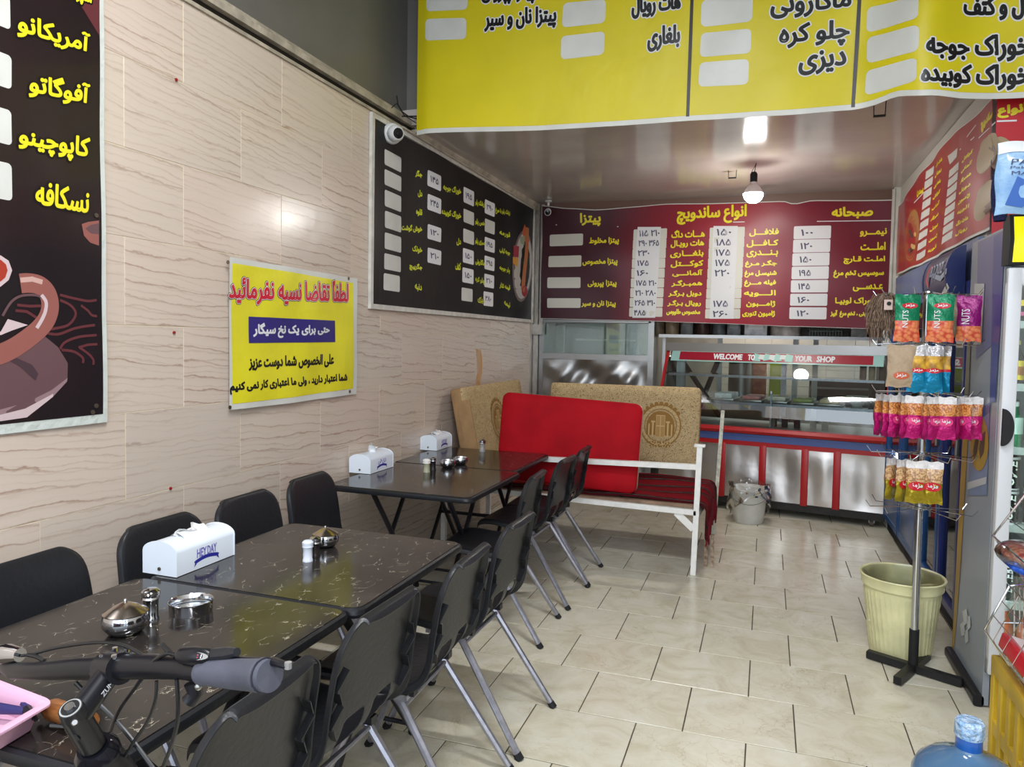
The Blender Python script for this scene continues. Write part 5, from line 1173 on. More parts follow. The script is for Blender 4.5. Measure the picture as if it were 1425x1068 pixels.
# ---- shelf with goods above the counter
sh = thing('steel_shelf', 'narrow steel shelf just under the maroon banner holding boxes', 'shelf', (0, 7.3, 1.53))
MB().box((-0.01, 7.36, 1.553), (1.98, 0.28, 0.018)).box((-0.01, 7.225, 1.556), (1.98, 0.012, 0.03)).build('board', M_STEEL, sh)
MB().box((-0.01, 7.51, 1.80), (1.98, 0.012, 0.50)).build('added_dark_panel', mat('added dark panel', (84, 74, 66), 0.6, var=0.2, vs=5), sh)  # dark panel added behind the goods to darken the bright kitchen gap
for x in (-0.98, 0.97): MB().box((x, 7.48, 0.78), (0.03, 0.03, 1.56)).build('post', M_STEEL, sh)
goods = [(905, 925, 'clear plastic tub with brown spice', (120, 104, 84), 'tub'), (926, 945, 'tan patterned jar', (150, 128, 100), 'jar'), (948, 966, 'grey carton', (100, 100, 98), 'carton'), (968, 988, 'dark brown coffee jar', (74, 50, 44), 'jar'),
         (992, 1010, 'smoky clear container', (96, 100, 100), 'tub'), (1012, 1032, 'grey plastic box', (112, 116, 118), 'box'), (1035, 1069, 'white crumpled carton', (206, 204, 206), 'carton'), (1072, 1114, 'large round tin with pinkish rim', (188, 176, 168), 'tin'),
         (1126, 1170, 'black and green plastic basket', (46, 60, 40), 'basket'), (1182, 1206, 'grey striped carton', (130, 126, 122), 'carton'), (1208, 1228, 'brown packet', (134, 104, 86), 'packet')]
for a, b, lb, c, cat in goods:
    x0, x1 = ony(a, 460, 7.35).x, ony(b, 460, 7.35).x; w = x1 - x0; hh = random.uniform(0.17, 0.24)
    t = thing('stored_' + cat, lb + ' on the shelf under the maroon banner', cat, ((x0 + x1) / 2, 7.35, 1.562))
    m_ = mat(lb, c, 0.35, var=0.25, vs=18)
    if cat in ('tub', 'jar', 'tin'):
        MB().lathe([(w * .46, 0), (w * .5, 0.01), (w * .5, hh * .75), (w * .42, hh * .82)], ((x0 + x1) / 2, 7.35, 1.562), 20).build('body', m_, t)
        MB().lathe([(w * .45, hh * .82), (w * .47, hh * .83), (w * .47, hh * .95), (0, hh * .96)], ((x0 + x1) / 2, 7.35, 1.562), 20).build('lid', mat(lb + ' lid', tuple(min(255, v + 40) for v in c), 0.4), t)
    elif cat == 'basket':
        bb = MB()
        for k in range(12):
            x = x0 + w * k / 11; bb.box((x, 7.26, 1.66), (0.007, 0.006, 0.19)); 
        for zz in (1.566, 1.62, 1.68, 1.75): bb.box(((x0 + x1) / 2, 7.26, zz), (w, 0.008, 0.01)).box(((x0 + x1) / 2, 7.44, zz), (w, 0.008, 0.01)).box((x0, 7.35, zz), (0.008, 0.18, 0.01)).box((x1, 7.35, zz), (0.008, 0.18, 0.01))
        bb.build('lattice', m_, t, kind='stuff'); MB().box(((x0 + x1) / 2, 7.35, 1.567), (w, 0.18, 0.008)).build('bottom', m_, t)
    else:
        MB().rbox(((x0 + x1) / 2, 7.35, 1.562 + hh / 2), (w * .92, 0.18, hh), 0.006).build('body', m_, t); MB().box(((x0 + x1) / 2, 7.258, 1.562 + hh * .55), (w * .6, 0.003, hh * .3)).build('label', mat(lb + ' patch', tuple(min(255, v + 50) for v in c), 0.5), t)
# ---- kitchen things seen through the counter glass
kc = thing('kitchen_worktop', 'steel kitchen worktop against the pale tiled wall at the back', 'worktop', (-0.2, 8.7, 0))
MB().rbox((-0.2, 8.75, 0.88), (3.3, 0.75, 0.04), 0.008).build('top', M_STEEL, kc); MB().box((-0.2, 8.8, 0.43), (3.2, 0.6, 0.86)).build('body', mat('kitchen cupboard', (120, 118, 114), 0.5), kc)
def kx(x, y, Y): return ony(x, y, Y)
p = kx(1030, 545, 8.3); t = thing('steel_pot', 'tall bright steel pot seen through the counter glass', 'pot', (p.x, 8.55, 0.90))
MB().lathe([(0.13, 0), (0.14, 0.01), (0.14, 0.42), (0.15, 0.43), (0.14, 0.44), (0, 0.44)], (p.x, 8.55, 0.90), 26).build('body', M_STEEL, t); MB().sph((p.x, 8.55, 1.36), 0.02, n=10).build('knob', M_BLACK, t)
p = kx(1056, 520, 8.45); t = thing('snack_bag', 'orange and red crisp bag hanging in the kitchen behind the counter', 'snack bag', (p.x, 8.5, 0.90))
MB().rbox((p.x, 8.5, 1.16), (0.16, 0.06, 0.50), 0.03).build('pack', mat('orange crisp bag', (214, 140, 92), 0.4, col2=(180, 70, 60), vs=9), t)
p = kx(1081, 520, 8.4); t = thing('lime_canister', 'lime green tall canister behind the counter glass', 'canister', (p.x, 8.5, 0.90))
MB().rbox((p.x, 8.5, 1.14), (0.15, 0.10, 0.48), 0.02).build('body', mat('lime plastic', (196, 222, 60), 0.4), t); MB().rbox((p.x, 8.5, 1.40), (0.10, 0.08, 0.05), 0.01).build('cap', M_WHITE, t)
for px_, w_ in ((1001, 'left'), (1106, 'middle'), (1134, 'right')):
    p = kx(px_, 520, 8.1); t = thing('steel_post', '%s of the three upright steel posts seen behind the counter glass' % w_, 'post', (p.x, 8.1, 0), 0, 'kitchen steel posts')
    MB().box((p.x, 8.1, 1.0), (0.05, 0.05, 2.0)).box((p.x, 8.1, 0.01), (0.1, 0.1, 0.02)).build('upright', M_STEEL, t)
t = thing('folding_stand', 'dark crossed metal struts behind the left of the counter', 'stand', (-0.85, 8.0, 0))
for a, b in (((948, 500), (1005, 585)), ((1000, 500), (960, 600)), ((968, 490), (990, 500))):
    A_, B_ = kx(*a, 8.0), kx(*b, 8.0); d = B_ - A_; B_ = A_ + d * ((0.0 - A_.z) / d.z) if abs(d.z) > 0.3 else B_
    MB().cyl(A_, B_, 0.03, n=6).build('strut', M_DMET, t)
p = kx(1172, 555, 8.4); t = thing('black_griddle', 'long black griddle in front of the kitchen tiles', 'griddle', (p.x, 8.55, 0.90))
MB().rbox((p.x, 8.55, 0.97), (0.62, 0.42, 0.13), 0.01).build('body', M_BLACK, t); MB().box((p.x, 8.70, 1.05), (0.62, 0.02, 0.10)).build('splash_back', M_DMET, t)
p = dpos(1.66, 0.42, 0.9615); t = thing('white_bowl', 'white bowl at the right end of the counter shelf', 'bowl', p)
MB().lathe([(0.04, 0), (0.045, 0.01), (0.075, 0.05), (0.09, 0.09), (0.086, 0.09), (0.07, 0.05), (0, 0.012)], p, 24).build('bowl', mat('white porcelain', (214, 218, 214), 0.2), t)
p = dpos(1.83, 0.33, 0.9615); t = thing('black_pot', 'black cylindrical pot at the right end of the counter', 'pot', p)
MB().lathe([(0.07, 0), (0.078, 0.01), (0.078, 0.20), (0.083, 0.21), (0.078, 0.22), (0, 0.22)], p, 24).build('body', mat('black glazed metal', (24, 26, 26), 0.15), t)
for i, (u, c, h) in enumerate(((1.70, (52, 36, 28), .19), (1.77, (190, 176, 140), .17), (1.85, (70, 52, 40), .18))):
    p = dpos(u, 0.42, 1.202); t = thing('sauce_bottle', ('dark brown', 'cream', 'brown glass')[i] + ' sauce bottle on the top glass shelf of the counter', 'bottle', p, 0, 'sauce bottles on the counter shelf')
    MB().lathe([(0.026, 0), (0.028, 0.01), (0.028, h * .6), (0.012, h * .8), (0.012, h * .95)], p, 16).build('body', mat('sauce %d' % i, c, 0.15), t); MB().lathe([(0.014, h * .93), (0.014, h), (0, h)], p, 12).build('cap', M_WHITE, t)

# ---- bucket
b0 = Vector((-0.108, 6.44, 0)); bk = thing('white_bucket', 'white plastic bucket lined with a clear bag, in front of the counter', 'bucket', b0)
MB().lathe([(0.118, 0), (0.122, 0.006), (0.148, 0.27), (0.156, 0.275), (0.156, 0.29), (0.148, 0.29), (0.142, 0.275), (0.114, 0.012), (0, 0.010)], b0, 32).build('pail', mat('translucent white plastic', (206, 204, 196), 0.4, var=0.08), bk)
MB().tube([b0 + Vector((0.158 * math.cos(a), -0.158 * abs(math.sin(a)) * 0.9 - 0.01, 0.26 - 0.09 * math.sin(a))) for a in [PI * k / 14 for k in range(15)]], 0.0022, 6).build('handle', mat('olive handle wire', (110, 116, 96), 0.5), bk)
bag = MB()
def bagf(i, j):
    a = 2 * PI * i; rr = 0.158 + 0.012 * math.sin(a * 5 + j * 4) + 0.007 * math.sin(a * 13 - j * 7)
    return (b0.x + math.cos(a) * (rr + 0.01 * j), b0.y + math.sin(a) * (rr + 0.01 * j), 0.33 - 0.012 * math.sin(a * 3) - (0.17 + 0.08 * math.sin(a * 2 + 1)) * j)
bag.grid(bagf, 60, 12); bag.build('bin_liner', M_FILM, bk, fix=False, smooth=30)

# ================================================================== RIGHT SIDE
# ---- far blue fridge
def fridge(label, y0, y1, z1, low, group='blue drinks fridges'):
    t = thing('blue_fridge', label, 'fridge', (1.28, (y0 + y1) / 2, 0), 0, group)
    XF = 0.96; cy = (y0 + y1) / 2; L_ = y1 - y0
    MB().box((1.29, cy, 0.10 + 0.02), (0.62, L_ - .02, 0.12)).box((1.60, cy, z1 / 2 + .05), (0.02, L_, z1 - 0.1)).box((1.29, y0 + .012, z1 / 2 + .05), (0.60, 0.024, z1 - .1)).box((1.29, y1 - .012, z1 / 2 + .05), (0.60, 0.024, z1 - .1)).box((1.29, cy, z1 - .02), (0.62, L_, 0.04)).build('carcass', M_NAVY, t)
    MB().box((XF + 0.012, cy, z1 - 0.10), (0.024, L_, 0.20)).build('header_panel', M_SLATE, t)
    MB().box((XF + 0.03, cy, 0.055), (0.04, L_ - .04, 0.09)).build('kick_grille', M_BLACK, t)
    for k in range(6): MB().box((XF + 0.006, cy, 0.020 + k * 0.014), (0.012, L_ - .06, 0.005)).build('grille_slat', M_DMET, t)
    for s_ in (y0 + 0.06, y1 - 0.06):
        MB().cyl((1.05, s_ - .015, 0.03), (1.05, s_ + .015, 0.03), 0.03, n=12).build('caster', M_BLACK, t)
    return t
def fdoor(t, y0, y1, z0, z1, low, fw=0.055, m=None):
    XF = 0.953; cy = (y0 + y1) / 2; mm = m or M_NAVY
    d = MB().rbox((XF, y0 + fw / 2, (z0 + z1) / 2), (0.05, fw, z1 - z0), 0.008, seg=1).rbox((XF, y1 - fw / 2, (z0 + z1) / 2), (0.05, fw, z1 - z0), 0.008, seg=1).rbox((XF, cy, z1 - fw / 2), (0.048, y1 - y0 - .02, fw), 0.006, seg=1).rbox((XF, cy, z0 + fw / 2), (0.048, y1 - y0 - .02, fw), 0.006, seg=1).build('door', mm, t)
    if low:
        MB().rbox((XF - 0.005, cy, (z0 + low) / 2), (0.03, y1 - y0 - 2 * fw + .03, low - z0 - .03), 0.012).build('lower_panel', M_SLATE, d)
    MB().box((XF, cy, (max(low, z0) + z1) / 2), (0.006, y1 - y0 - 2 * fw, z1 - max(low, z0) - fw)).build('glass_pane', M_GLASSG, d)
    MB().rbox((XF - 0.035, y0 + fw * .5, 1.05), (0.022, 0.02, 0.22), 0.005).build('handle', M_STEEL, d)
    return d
fa = fridge('far blue fridge beside the display counter, slate header and two doors', 5.22, 6.60, 2.04, 0.62)
fdoor(fa, 5.24, 5.90, 0.11, 1.83, 0.66); fdoor(fa, 5.92, 6.58, 0.11, 1.83, 0.66)
for zz in (0.72, 1.02, 1.32, 1.60): MB().box((1.28, 5.91, zz), (0.54, 1.30, 0.012)).build('shelf', M_WHITE, fa)
fb = fridge('near blue fridge with full height glass door behind the snack stand', 4.16, 5.16, 2.04, 0)
fdoor(fb, 4.18, 4.62, 0.11, 1.83, 0, 0.05, mat('deep blue door frame', (28, 42, 104), 0.35)); fdoor(fb, 4.64, 5.14, 0.11, 1.83, 0, 0.06)
for zz in (0.30, 0.72, 1.02, 1.32, 1.60): MB().box((1.28, 4.66, zz), (0.54, 0.94, 0.012)).build('shelf', M_WHITE, fb)
M_ADDSTRIP = mat('added light strip', (240, 248, 255), 0.4, emit=5)  # unseen glowing strips, added to brighten the dark fridge interiors
for t_, ys in ((fa, (5.29, 5.91, 6.53)), (fb, (4.23, 4.63, 5.08))):
    for y in ys: MB().box((1.005, y, 1.0), (0.012, 0.02, 1.55)).build('added_light_strip', M_ADDSTRIP, t_)
cols = [((224, 228, 236), 'white'), ((70, 120, 190), 'blue'), ((214, 222, 232), 'pale'), ((160, 60, 60), 'red'), ((200, 196, 150), 'cream'), ((40, 90, 70), 'green')]
n_ = 0
for zz in (0.726, 1.026, 1.326, 1.606):
    for k in range(12):
        y = 4.24 + 0.20 * k + random.uniform(-.01, .01)
        if 5.12 < y < 5.28: continue
        c, nm = cols[(k * 3 + int(zz * 10)) % 6 if random.random() < .5 else k % 3]; n_ += 1
        h = random.uniform(0.18, 0.24)
        if zz > 1.5: h = 0.16
        near = 'near' if y < 5.2 else 'far'; row = {0.726: 'lowest', 1.026: 'second', 1.326: 'third', 1.606: 'top'}[zz]
        t = thing('milk_carton' if nm in ('white', 'blue', 'pale') else 'juice_bottle', '%s %s on the %s shelf of the %s blue fridge, %s from its near end' % (nm, 'carton' if nm in ('white', 'blue', 'pale') else 'bottle', row, near, ['first', 'second', 'third', 'fourth', 'fifth', 'sixth', 'seventh', 'eighth'][k if y < 5.2 else k - 5]), 'carton' if nm in ('white', 'blue', 'pale') else 'bottle', (1.07, y, zz), 0, 'packs on the %s shelf of the %s blue fridge' % (row, near))
        if nm in ('white', 'blue', 'pale'):
            MB().rbox((1.07, y, zz + h * .45), (0.10, 0.10, h * .9), 0.006, seg=1).build('body', mat('carton ' + nm, c, 0.4), t); MB().box((1.018, y, zz + h * .5), (0.003, 0.07, h * .3)).build('label', mat('carton label blue', (60, 100, 170), 0.4) if nm != 'blue' else M_WHITE, t)
        else:
            MB().lathe([(0.04, 0), (0.042, 0.01), (0.042, h * .6), (0.016, h * .85), (0.016, h)], (1.07, y, zz), 16).build('body', mat('bottle ' + nm, c, 0.15), t); MB().lathe([(0.0425, h * .2), (0.0425, h * .45)], (1.07, y, zz), 16).build('label', M_WHITE, t)
# curved canopy sign of the near fridge
cn = thing('fridge_canopy', 'dark blue rounded light-box drum with white swoosh on the near blue fridge', 'sign', (0.96, 4.5, 1.78))
P = [(0.0, 0.0)] + [(-0.085 * math.sin(PI * k / 12), 0.13 - 0.13 * math.cos(PI * k / 12)) for k in range(1, 12)] + [(0, 0.26)]
MB().prism(P, (0.925, 4.25, 1.72), (0.925, 4.80, 1.72), (1, 0, 0), (0, 0, 1.12)).build('drum', mat('deep navy plastic', (34, 52, 98), 0.3), cn, smooth=50)
P2 = [(a * 1.06, b * 1.0) for a, b in P]
MB().prism(P2, (0.925, 4.225, 1.72), (0.925, 4.25, 1.72), (1, 0, 0), (0, 0, 1.12)).build('end_cap', mat('royal navy plastic', (26, 38, 88), 0.3), cn, smooth=50)
MB().prism(P2, (0.925, 4.80, 1.72), (0.925, 4.825, 1.72), (1, 0, 0), (0, 0, 1.12)).build('end_cap', mat('royal navy plastic', (26, 38, 88), 0.3), cn, smooth=50)
def mcn(u, v, off):     # u along -Y from the far end, v around the drum from below (0..1)
    a = PI * v; return Vector((0.925 - (0.085 + off) * math.sin(a), 4.80 - u, 1.72 + (0.13 - (0.13 + off) * math.cos(a)) * 1.12))
lg = MB()
for m_, pts in ((0, [(0.10, .62), (0.16, .70), (0.19, .52), (0.15, .40), (0.08, .50)]), (1, [(0.22, .36), (0.42, .30), (0.60, .40), (0.62, .34), (0.44, .24), (0.24, .30)]), (1, [(0.14, .18), (0.36, .12), (0.60, .22), (0.61, .16), (0.38, .06), (0.16, .13)]), (2, [(0.24, .58), (0.46, .50), (0.60, .56), (0.60, .50), (0.46, .44), (0.25, .52)])):
    lg.add([mcn(a, b, 0.004) for a, b in pts], [tuple(range(len(pts)))], m_)
letters(lg, 'appoz', mcn, (0.20, 0.46, 0.50, 0.66), 2, 0.0, 0.006)
lg.build('printed_logo', [mat('crimson swoosh', (200, 50, 70), 0.4), P_PAPER, mat('ice blue print', (170, 186, 210), 0.4)], cn, fix=False)

# ---- drinks cooler
ck = thing('drinks_cooler', 'tall grey glass-door drinks cooler with yellow light-box at right edge', 'fridge', (0.888, 3.48, 0), (0, 0.006, 0))
M_CS = mat('cool grey printed side', (142, 150, 160), 0.3, var=0.05, vs=3)
WORLD[0] = False
D_ = 0.52
MB().box((0.012, D_ / 2, 1.00), (0.024, D_, 1.98)).box((0.60, D_ / 2, 1.0), (0.024, D_, 1.98)).box((0.306, D_ - .012, 1.0), (0.61, 0.024, 1.98)).box((0.306, D_ / 2, 1.97), (0.61, D_, 0.03)).box((0.306, D_ / 2, 0.17), (0.60, D_, 0.04)).build('carcass', M_CS, ck)
MB().box((0.306, D_ / 2, 0.075), (0.60, D_ - .02, 0.13)).build('plinth', M_BLACK, ck)
MB().prism(rrect_pts(-0.02, 0, 0.02, 0.05, 0.015, 3), (-0.012, 0, 0), (-0.012, D_, 0), (1, 0, 0), (0, 0, 1)).build('skid_rail', M_DMET, ck)
lb_ = MB().prism([(-0.06, 0), (-0.075, 0.10), (-0.05, 0.20), (0.03, 0.20), (0.03, 0)], (-0.004, 0, 1.83), (0.61, 0, 1.83), (0, 1, 0), (0, 0, 1)).build('light_box_rim', M_BLACK, ck)
MB().prism([(-0.064, 0.01), (-0.079, 0.10), (-0.055, 0.19), (-0.04, 0.19), (-0.04, 0.01)], (0.010, 0, 1.83), (0.60, 0, 1.83), (0, 1, 0), (0, 0, 1)).build('light_box_face', mat('yellow light box', (238, 224, 20), 0.3, emit=0.35), ck)
MB().cyl((0.10, -0.078, 1.935), (0.10, -0.083, 1.935), 0.035, n=18).build('round_mark', mat('pale yellow mark', (240, 234, 120), 0.4), ck)
dr = MB().rbox((0.027, -0.03, 0.99), (0.052, 0.045, 1.66), 0.008).rbox((0.58, -0.03, 0.99), (0.07, 0.045, 1.66), 0.008).rbox((0.306, -0.03, 1.785), (0.61, 0.043, 0.07), 0.008).rbox((0.306, -0.03, 0.195), (0.61, 0.043, 0.07), 0.008).build('door', mat('silver white door frame', (204, 206, 210), 0.3), ck)
MB().box((0.010, -0.006, 0.99), (0.014, 0.012, 1.66)).build('gasket', mat('grey gasket', (120, 122, 120), 0.7), dr)
MB().box((0.300, -0.03, 0.99), (0.50, 0.006, 1.54)).build('glass_pane', M_GLASS, dr)
hd = MB(); n = 16
P = [(0.0, -0.075)] + [(0.040 * math.sin(PI * k / n), -0.075 * math.cos(PI * k / n)) for k in range(1, n)] + [(0, 0.075)]
hd.prism(P, (0.004, -0.056, 1.18), (0.004, -0.075, 1.18), (1, 0, 0), (0, 0, 1)); hd.build('handle', M_BLACK, dr)
S = Sign((0.892, 4.05, 0.0), (0, -1, 0), (-1, 0, 0), 0.6, 2.0, lambda a, b: 0.0)
gm = MB()
def cpoly(pts, m, lay=0.002):
    q = [onx(x, y, 0.90) for x, y in pts]; tri = tessellate_polygon([[Vector((p.y, p.z, 0)) for p in q]]); gm.add([(-lay, max(0.002, min(D_ - .002, p.y - 3.48)), min(1.98, max(0.01, p.z))) for p in q], tri, m)
cpoly([(1362, 328), (1412, 300), (1397, 470), (1360, 500)], 0); cpoly([(1384, 330), (1412, 300), (1398, 440), (1388, 560), (1380, 560)], 1, 0.003)
cpoly([(1340, 560), (1352, 560), (1341, 780), (1333, 895), (1322, 905)], 2); cpoly([(1358, 395), (1372, 395), (1368, 480), (1356, 480)], 4, 0.004)
cpoly([(1348, 470), (1353, 470), (1350, 565), (1340, 565)], 5, 0.003)
def cell(cx, cy, rx, ry, m, lay, a0=0, a1=360, n=24): cpoly([(cx + rx * math.cos(math.radians(a0 + (a1 - a0) * k / n)), cy + ry * math.sin(math.radians(a0 + (a1 - a0) * k / n))) for k in range(n)], m, lay)
cpoly([(1352, 577), (1381, 560), (1380, 575), (1351, 593)], 1, 0.0035); cpoly([(1354, 590), (1380, 572), (1377, 690), (1350, 690)], 3, 0.0028)
cell(1366, 617, 13, 39, 2, 0.004)
cpoly([(1350, 672), (1377, 664), (1376, 674), (1350, 682)], 4, 0.004)
cpoly([(1365, 590), (1369, 588), (1363, 632), (1359, 640), (1358, 628)], 6, 0.005); cpoly([(1370, 605), (1375, 600), (1373, 630), (1368, 640), (1366, 625)], 6, 0.005)
for q in ([(1344, 852), (1350, 848), (1353, 866), (1347, 872)], [(1341, 870), (1346, 866), (1349, 884), (1343, 886)], [(1347, 880), (1352, 876), (1353, 893), (1349, 897)], [(1350, 860), (1355, 858), (1356, 874), (1352, 878)]): cpoly(q, 4, 0.004)
MB().box((0.060, 0.015, 0.99), (0.012, 0.012, 1.5)).build('added_light_strip', mat('added light strip', (240, 248, 255), 0.4, emit=5), ck); MB().box((0.30, 0.03, 1.79), (0.48, 0.015, 0.012)).build('added_light_strip', mat('added light strip', (240, 248, 255), 0.4, emit=5), ck)  # more unseen glowing strips, added to light up the cooler's inside
gm.build('side_print', [mat('slate violet print', (98, 104, 148), 0.3), mat('blue band print', (54, 70, 140), 0.3), mat('mustard print', (172, 138, 50), 0.4), mat('sky blue print', (112, 132, 164), 0.3), mat('pale grey print', (190, 194, 196), 0.3), mat('olive grey print', (120, 116, 96), 0.4), mat('dark brown print', (84, 66, 50), 0.4)], ck, fix=False)
for zz in (1.60, 1.345, 1.085, 0.765, 0.445): MB().box((0.306, 0.22, zz - 0.008), (0.56, 0.40, 0.014)).box((0.306, 0.015, zz - 0.006), (0.56, 0.012, 0.030)).build('shelf', M_WHITE, ck)
WORLD[0] = True
# cooler contents
def bottle(x, y, z_, h, r, col, cap=(30, 30, 30), lab=None, lb='', cat='bottle', grp='drinks in the glass door cooler', neck=0.4, txt=None, tm_=None, lcol=None):
    t = thing('drink_can' if cat == 'can' else 'drink_bottle', lb, cat, (x, y, z_), 0, grp)
    if cat == 'can': MB().lathe([(r * .85, 0), (r, 0.008), (r, h - .012), (r * .85, h), (r * .8, h - .004), (0, h - .004)], (x, y, z_), 20).build('body', mat('can %s' % (col,), col, 0.25, 0.3), t)
    else:
        MB().lathe([(r * .9, 0), (r, 0.008), (r, h * .55), (r * .9, h * .62), (r * neck, h * .82), (r * neck, h * .92)], (x, y, z_), 20).build('body', mat('liquid %s' % (col,), col, 0.12, coat=0.3), t)
        MB().lathe([(r * neck * 1.15, h * .90), (r * neck * 1.15, h), (0, h)], (x, y, z_), 14).build('cap', mat('cap %s' % (cap,), cap, 0.4), t)
    if lab:
        for q, (a, b, c) in enumerate(lab): MB().lathe([(r * 1.01, h * a), (r * 1.01, h * b)], (x, y, z_), 20).build('label', mat('label %s' % (c,), c, 0.4), t)
    if txt:
        tb = MB(); letters(tb, txt, lambda u, v, off: Vector((x + (r + off) * math.sin(v / r), y - (r + off) * math.cos(v / r), z_ + u)), (h * .15, -r * .45, h * .85, r * .45), 0, 0.0012, 0.0012); tb.build('lettering', tm_ or P_PAPER, t, fix=False)
    return t
ord_ = ['leftmost', 'second', 'third', 'fourth']
for k in range(4):
    x = 0.978 + 0.085 * k
    bottle(x, 3.575, 1.60, 0.16, 0.036, (30, 26, 28), lab=[(0.45, 0.6, (226, 190, 40)), (0.2, 0.3, (200, 80, 130))], lb='%s dark can with yellow numerals on the top cooler shelf' % ord_[k], cat='can', txt=None)
    bottle(x, 3.575, 1.345, 0.185, 0.036, (34, 26, 20), (214, 196, 110), [(0.12, 0.55, (226, 196, 40)), (0.22, 0.42, (196, 60, 40))], lb='%s dark malt bottle with yellow label in the cooler' % ord_[k])
    bottle(x, 3.575, 1.085, 0.19, 0.037, (26, 120, 78) if k % 2 == 0 else (120, 40, 66), (224, 230, 226), [(0.3, 0.66, (190, 214, 200))], lb='%s %s bottle with pale label on the middle cooler shelf' % (ord_[k], 'green' if k % 2 == 0 else 'plum'), neck=.5)
    for j in range(2):
        bottle(x, 3.575, 0.765 + 0.143 * j, 0.141, 0.034, (24, 25, 28), lab=[(0.0, 0.05, (190, 190, 190)), (0.9, 0.97, (190, 190, 190))], lb='%s black can with white upright letters, %s layer' % (ord_[k], 'upper' if j else 'lower'), cat='can', txt='oNE', tm_=mat('can white print', (230, 232, 220), 0.4))
    bottle(x, 3.575, 0.445, 0.23, 0.037, (36, 44, 42), (60, 60, 60), [(0.15, 0.8, (34, 38, 38))], lb='%s dark energy bottle on the fifth cooler shelf' % ord_[k], txt='ENERGY')
    bottle(x, 3.575, 0.195, 0.22, 0.037, (196, 96, 56), (206, 206, 206), [(0.2, 0.36, (40, 34, 34))], lb='%s orange juice bottle in the bottom of the cooler' % ord_[k], neck=.42)

# ---- hanging package and knitted thing at upper right
pk = thing('hanging_package', 'clear-fronted light blue package with dark lettering hanging at upper right', 'package', (0.93, 3.15, 1.94))
p0, p1 = ony(1388, 200, 3.15), ony(1393, 300, 3.15); zt, zb = p0.z, p1.z; xl = p0.x
def pkf(i, j, off=0.0): return Vector((xl + 0.26 * i + 0.004 * math.sin(9 * j), 3.15 - 0.028 * math.sin(PI * i) ** .6 * math.sin(PI * j) ** .5 - off, zb + (zt - zb) * j + 0.012 * i + 0.004 * math.sin(i * 11)))
m_ = MB(); m_.grid(pkf, 18, 14); m_.grid(lambda i, j: Vector((pkf(i, j).x, 3.155, pkf(i, j).z)), 18, 14); m_.build('pouch', mat('pale blue printed pouch', (96, 144, 196), 0.3, col2=(150, 186, 216), vs=9, coat=0.4, bump=0.3, bs=25), pk, fix=False)
m_ = MB(); m_.grid(lambda i, j: pkf(i, 0.84 + 0.16 * j, 0.003), 18, 3); m_.build('header', mat('white clear header', (214, 218, 220), 0.3), pk, fix=False)
m_ = MB()
letters(m_, 'PAK SIMA', lambda u, v, off: pkf(u, v, off + .002), (0.16, 0.66, 1.0, 0.74), 0, 0.0, 0.002); letters(m_, 'MADE IN', lambda u, v, off: pkf(u, v, off + .002), (0.18, 0.52, 0.75, 0.57), 0, 0.0, 0.002); letters(m_, 'Pak, Pak', lambda u, v, off: pkf(u, v, off + .002), (0.16, 0.60, 0.6, 0.64), 0, 0.0, 0.002)
m_.build('lettering', mat('dark teal print', (44, 62, 100), 0.5), pk, fix=False)
m_ = MB(); m_.add([pkf(a, b, .003) for a, b in ((.1, .12), (.25, .5), (.45, .38), (.5, .2), (.3, .08))], [(0, 1, 2, 3, 4)], 0); m_.add([pkf(a, b, .0035) for a, b in ((.35, .30), (.6, .48), (.75, .42), (.6, .25))], [(0, 1, 2, 3)], 1); m_.build('printed_picture', [mat('deep blue print', (40, 90, 170), 0.4), mat('skin brown print', (140, 100, 84), 0.4)], pk, fix=False)
m_ = MB().tube([(xl + 0.14, 3.15, zt + 0.005), (xl + 0.15, 3.15, zt + 0.10), (xl + 0.17, 3.15, 4.0)], 0.003, 6); m_.build('hanging_wire', M_STEEL, pk)
kn = thing('knitted_cloth', 'dark navy knitted cloth hanging behind the light blue package', 'cloth', (0.93, 3.40, 1.98))
m_ = MB()
kp0, kp1 = ony(1386, 235, 3.42), ony(1383, 308, 3.42)
def kf(i, j):
    a = 2 * PI * i; w = 0.035 * (0.5 + 0.5 * math.sin(PI * (0.15 + 0.8 * j))); return (kp0.x * (1 - j) + kp1.x * j + math.cos(a) * w + 0.02, 3.42 + math.sin(a) * 0.03, kp0.z * (1 - j) + kp1.z * j)
m_.grid(kf, 16, 20); m_.build('cloth', mat('navy knit', (38, 44, 92), 0.95, bump=0.9, bs=160), kn, fix=False); MB().tube([(kp0.x + .02, 3.42, kp0.z - .01), (kp0.x + .12, 3.42, kp0.z + .04), (kp0.x + .22, 3.42, 4.0)], 0.003, 6).build('string', M_BLACK, kn)

# ---- snack stand
sx, sy = 0.677, 3.745
st = thing('snack_stand', 'chrome pole stand with black cross foot and rings of wire hooks', 'stand', (sx, sy, 0))
MB().cyl((sx, sy, 0.13), (sx - 0.003, sy, 1.745), 0.0165, n=18).build('pole', M_CHROME, st)
MB().cyl((sx, sy, 0.02), (sx, sy, 0.20), 0.021, n=16).build('sleeve', M_BLACK, st)
for k in range(4):
    a = -0.47 + k * PI / 2; d = Vector((math.cos(a), math.sin(a), 0)); L_ = 0.200
    ar = MB().box(Vector((sx, sy, 0.022)) + d * (L_ / 2), (L_, 0.034, 0.034), 0, Rz(a)).build('foot_arm', mat('black square tube', (26, 26, 28), 0.45, var=0.2, vs=30), st)
    MB().box(Vector((sx, sy, 0.022)) + d * (L_ + 0.001), (0.004, 0.022, 0.022), 0, Rz(a)).build('open_end', M_BLACK, ar)
tiers = [1.735, 1.515, 1.295, 1.012, 0.765]
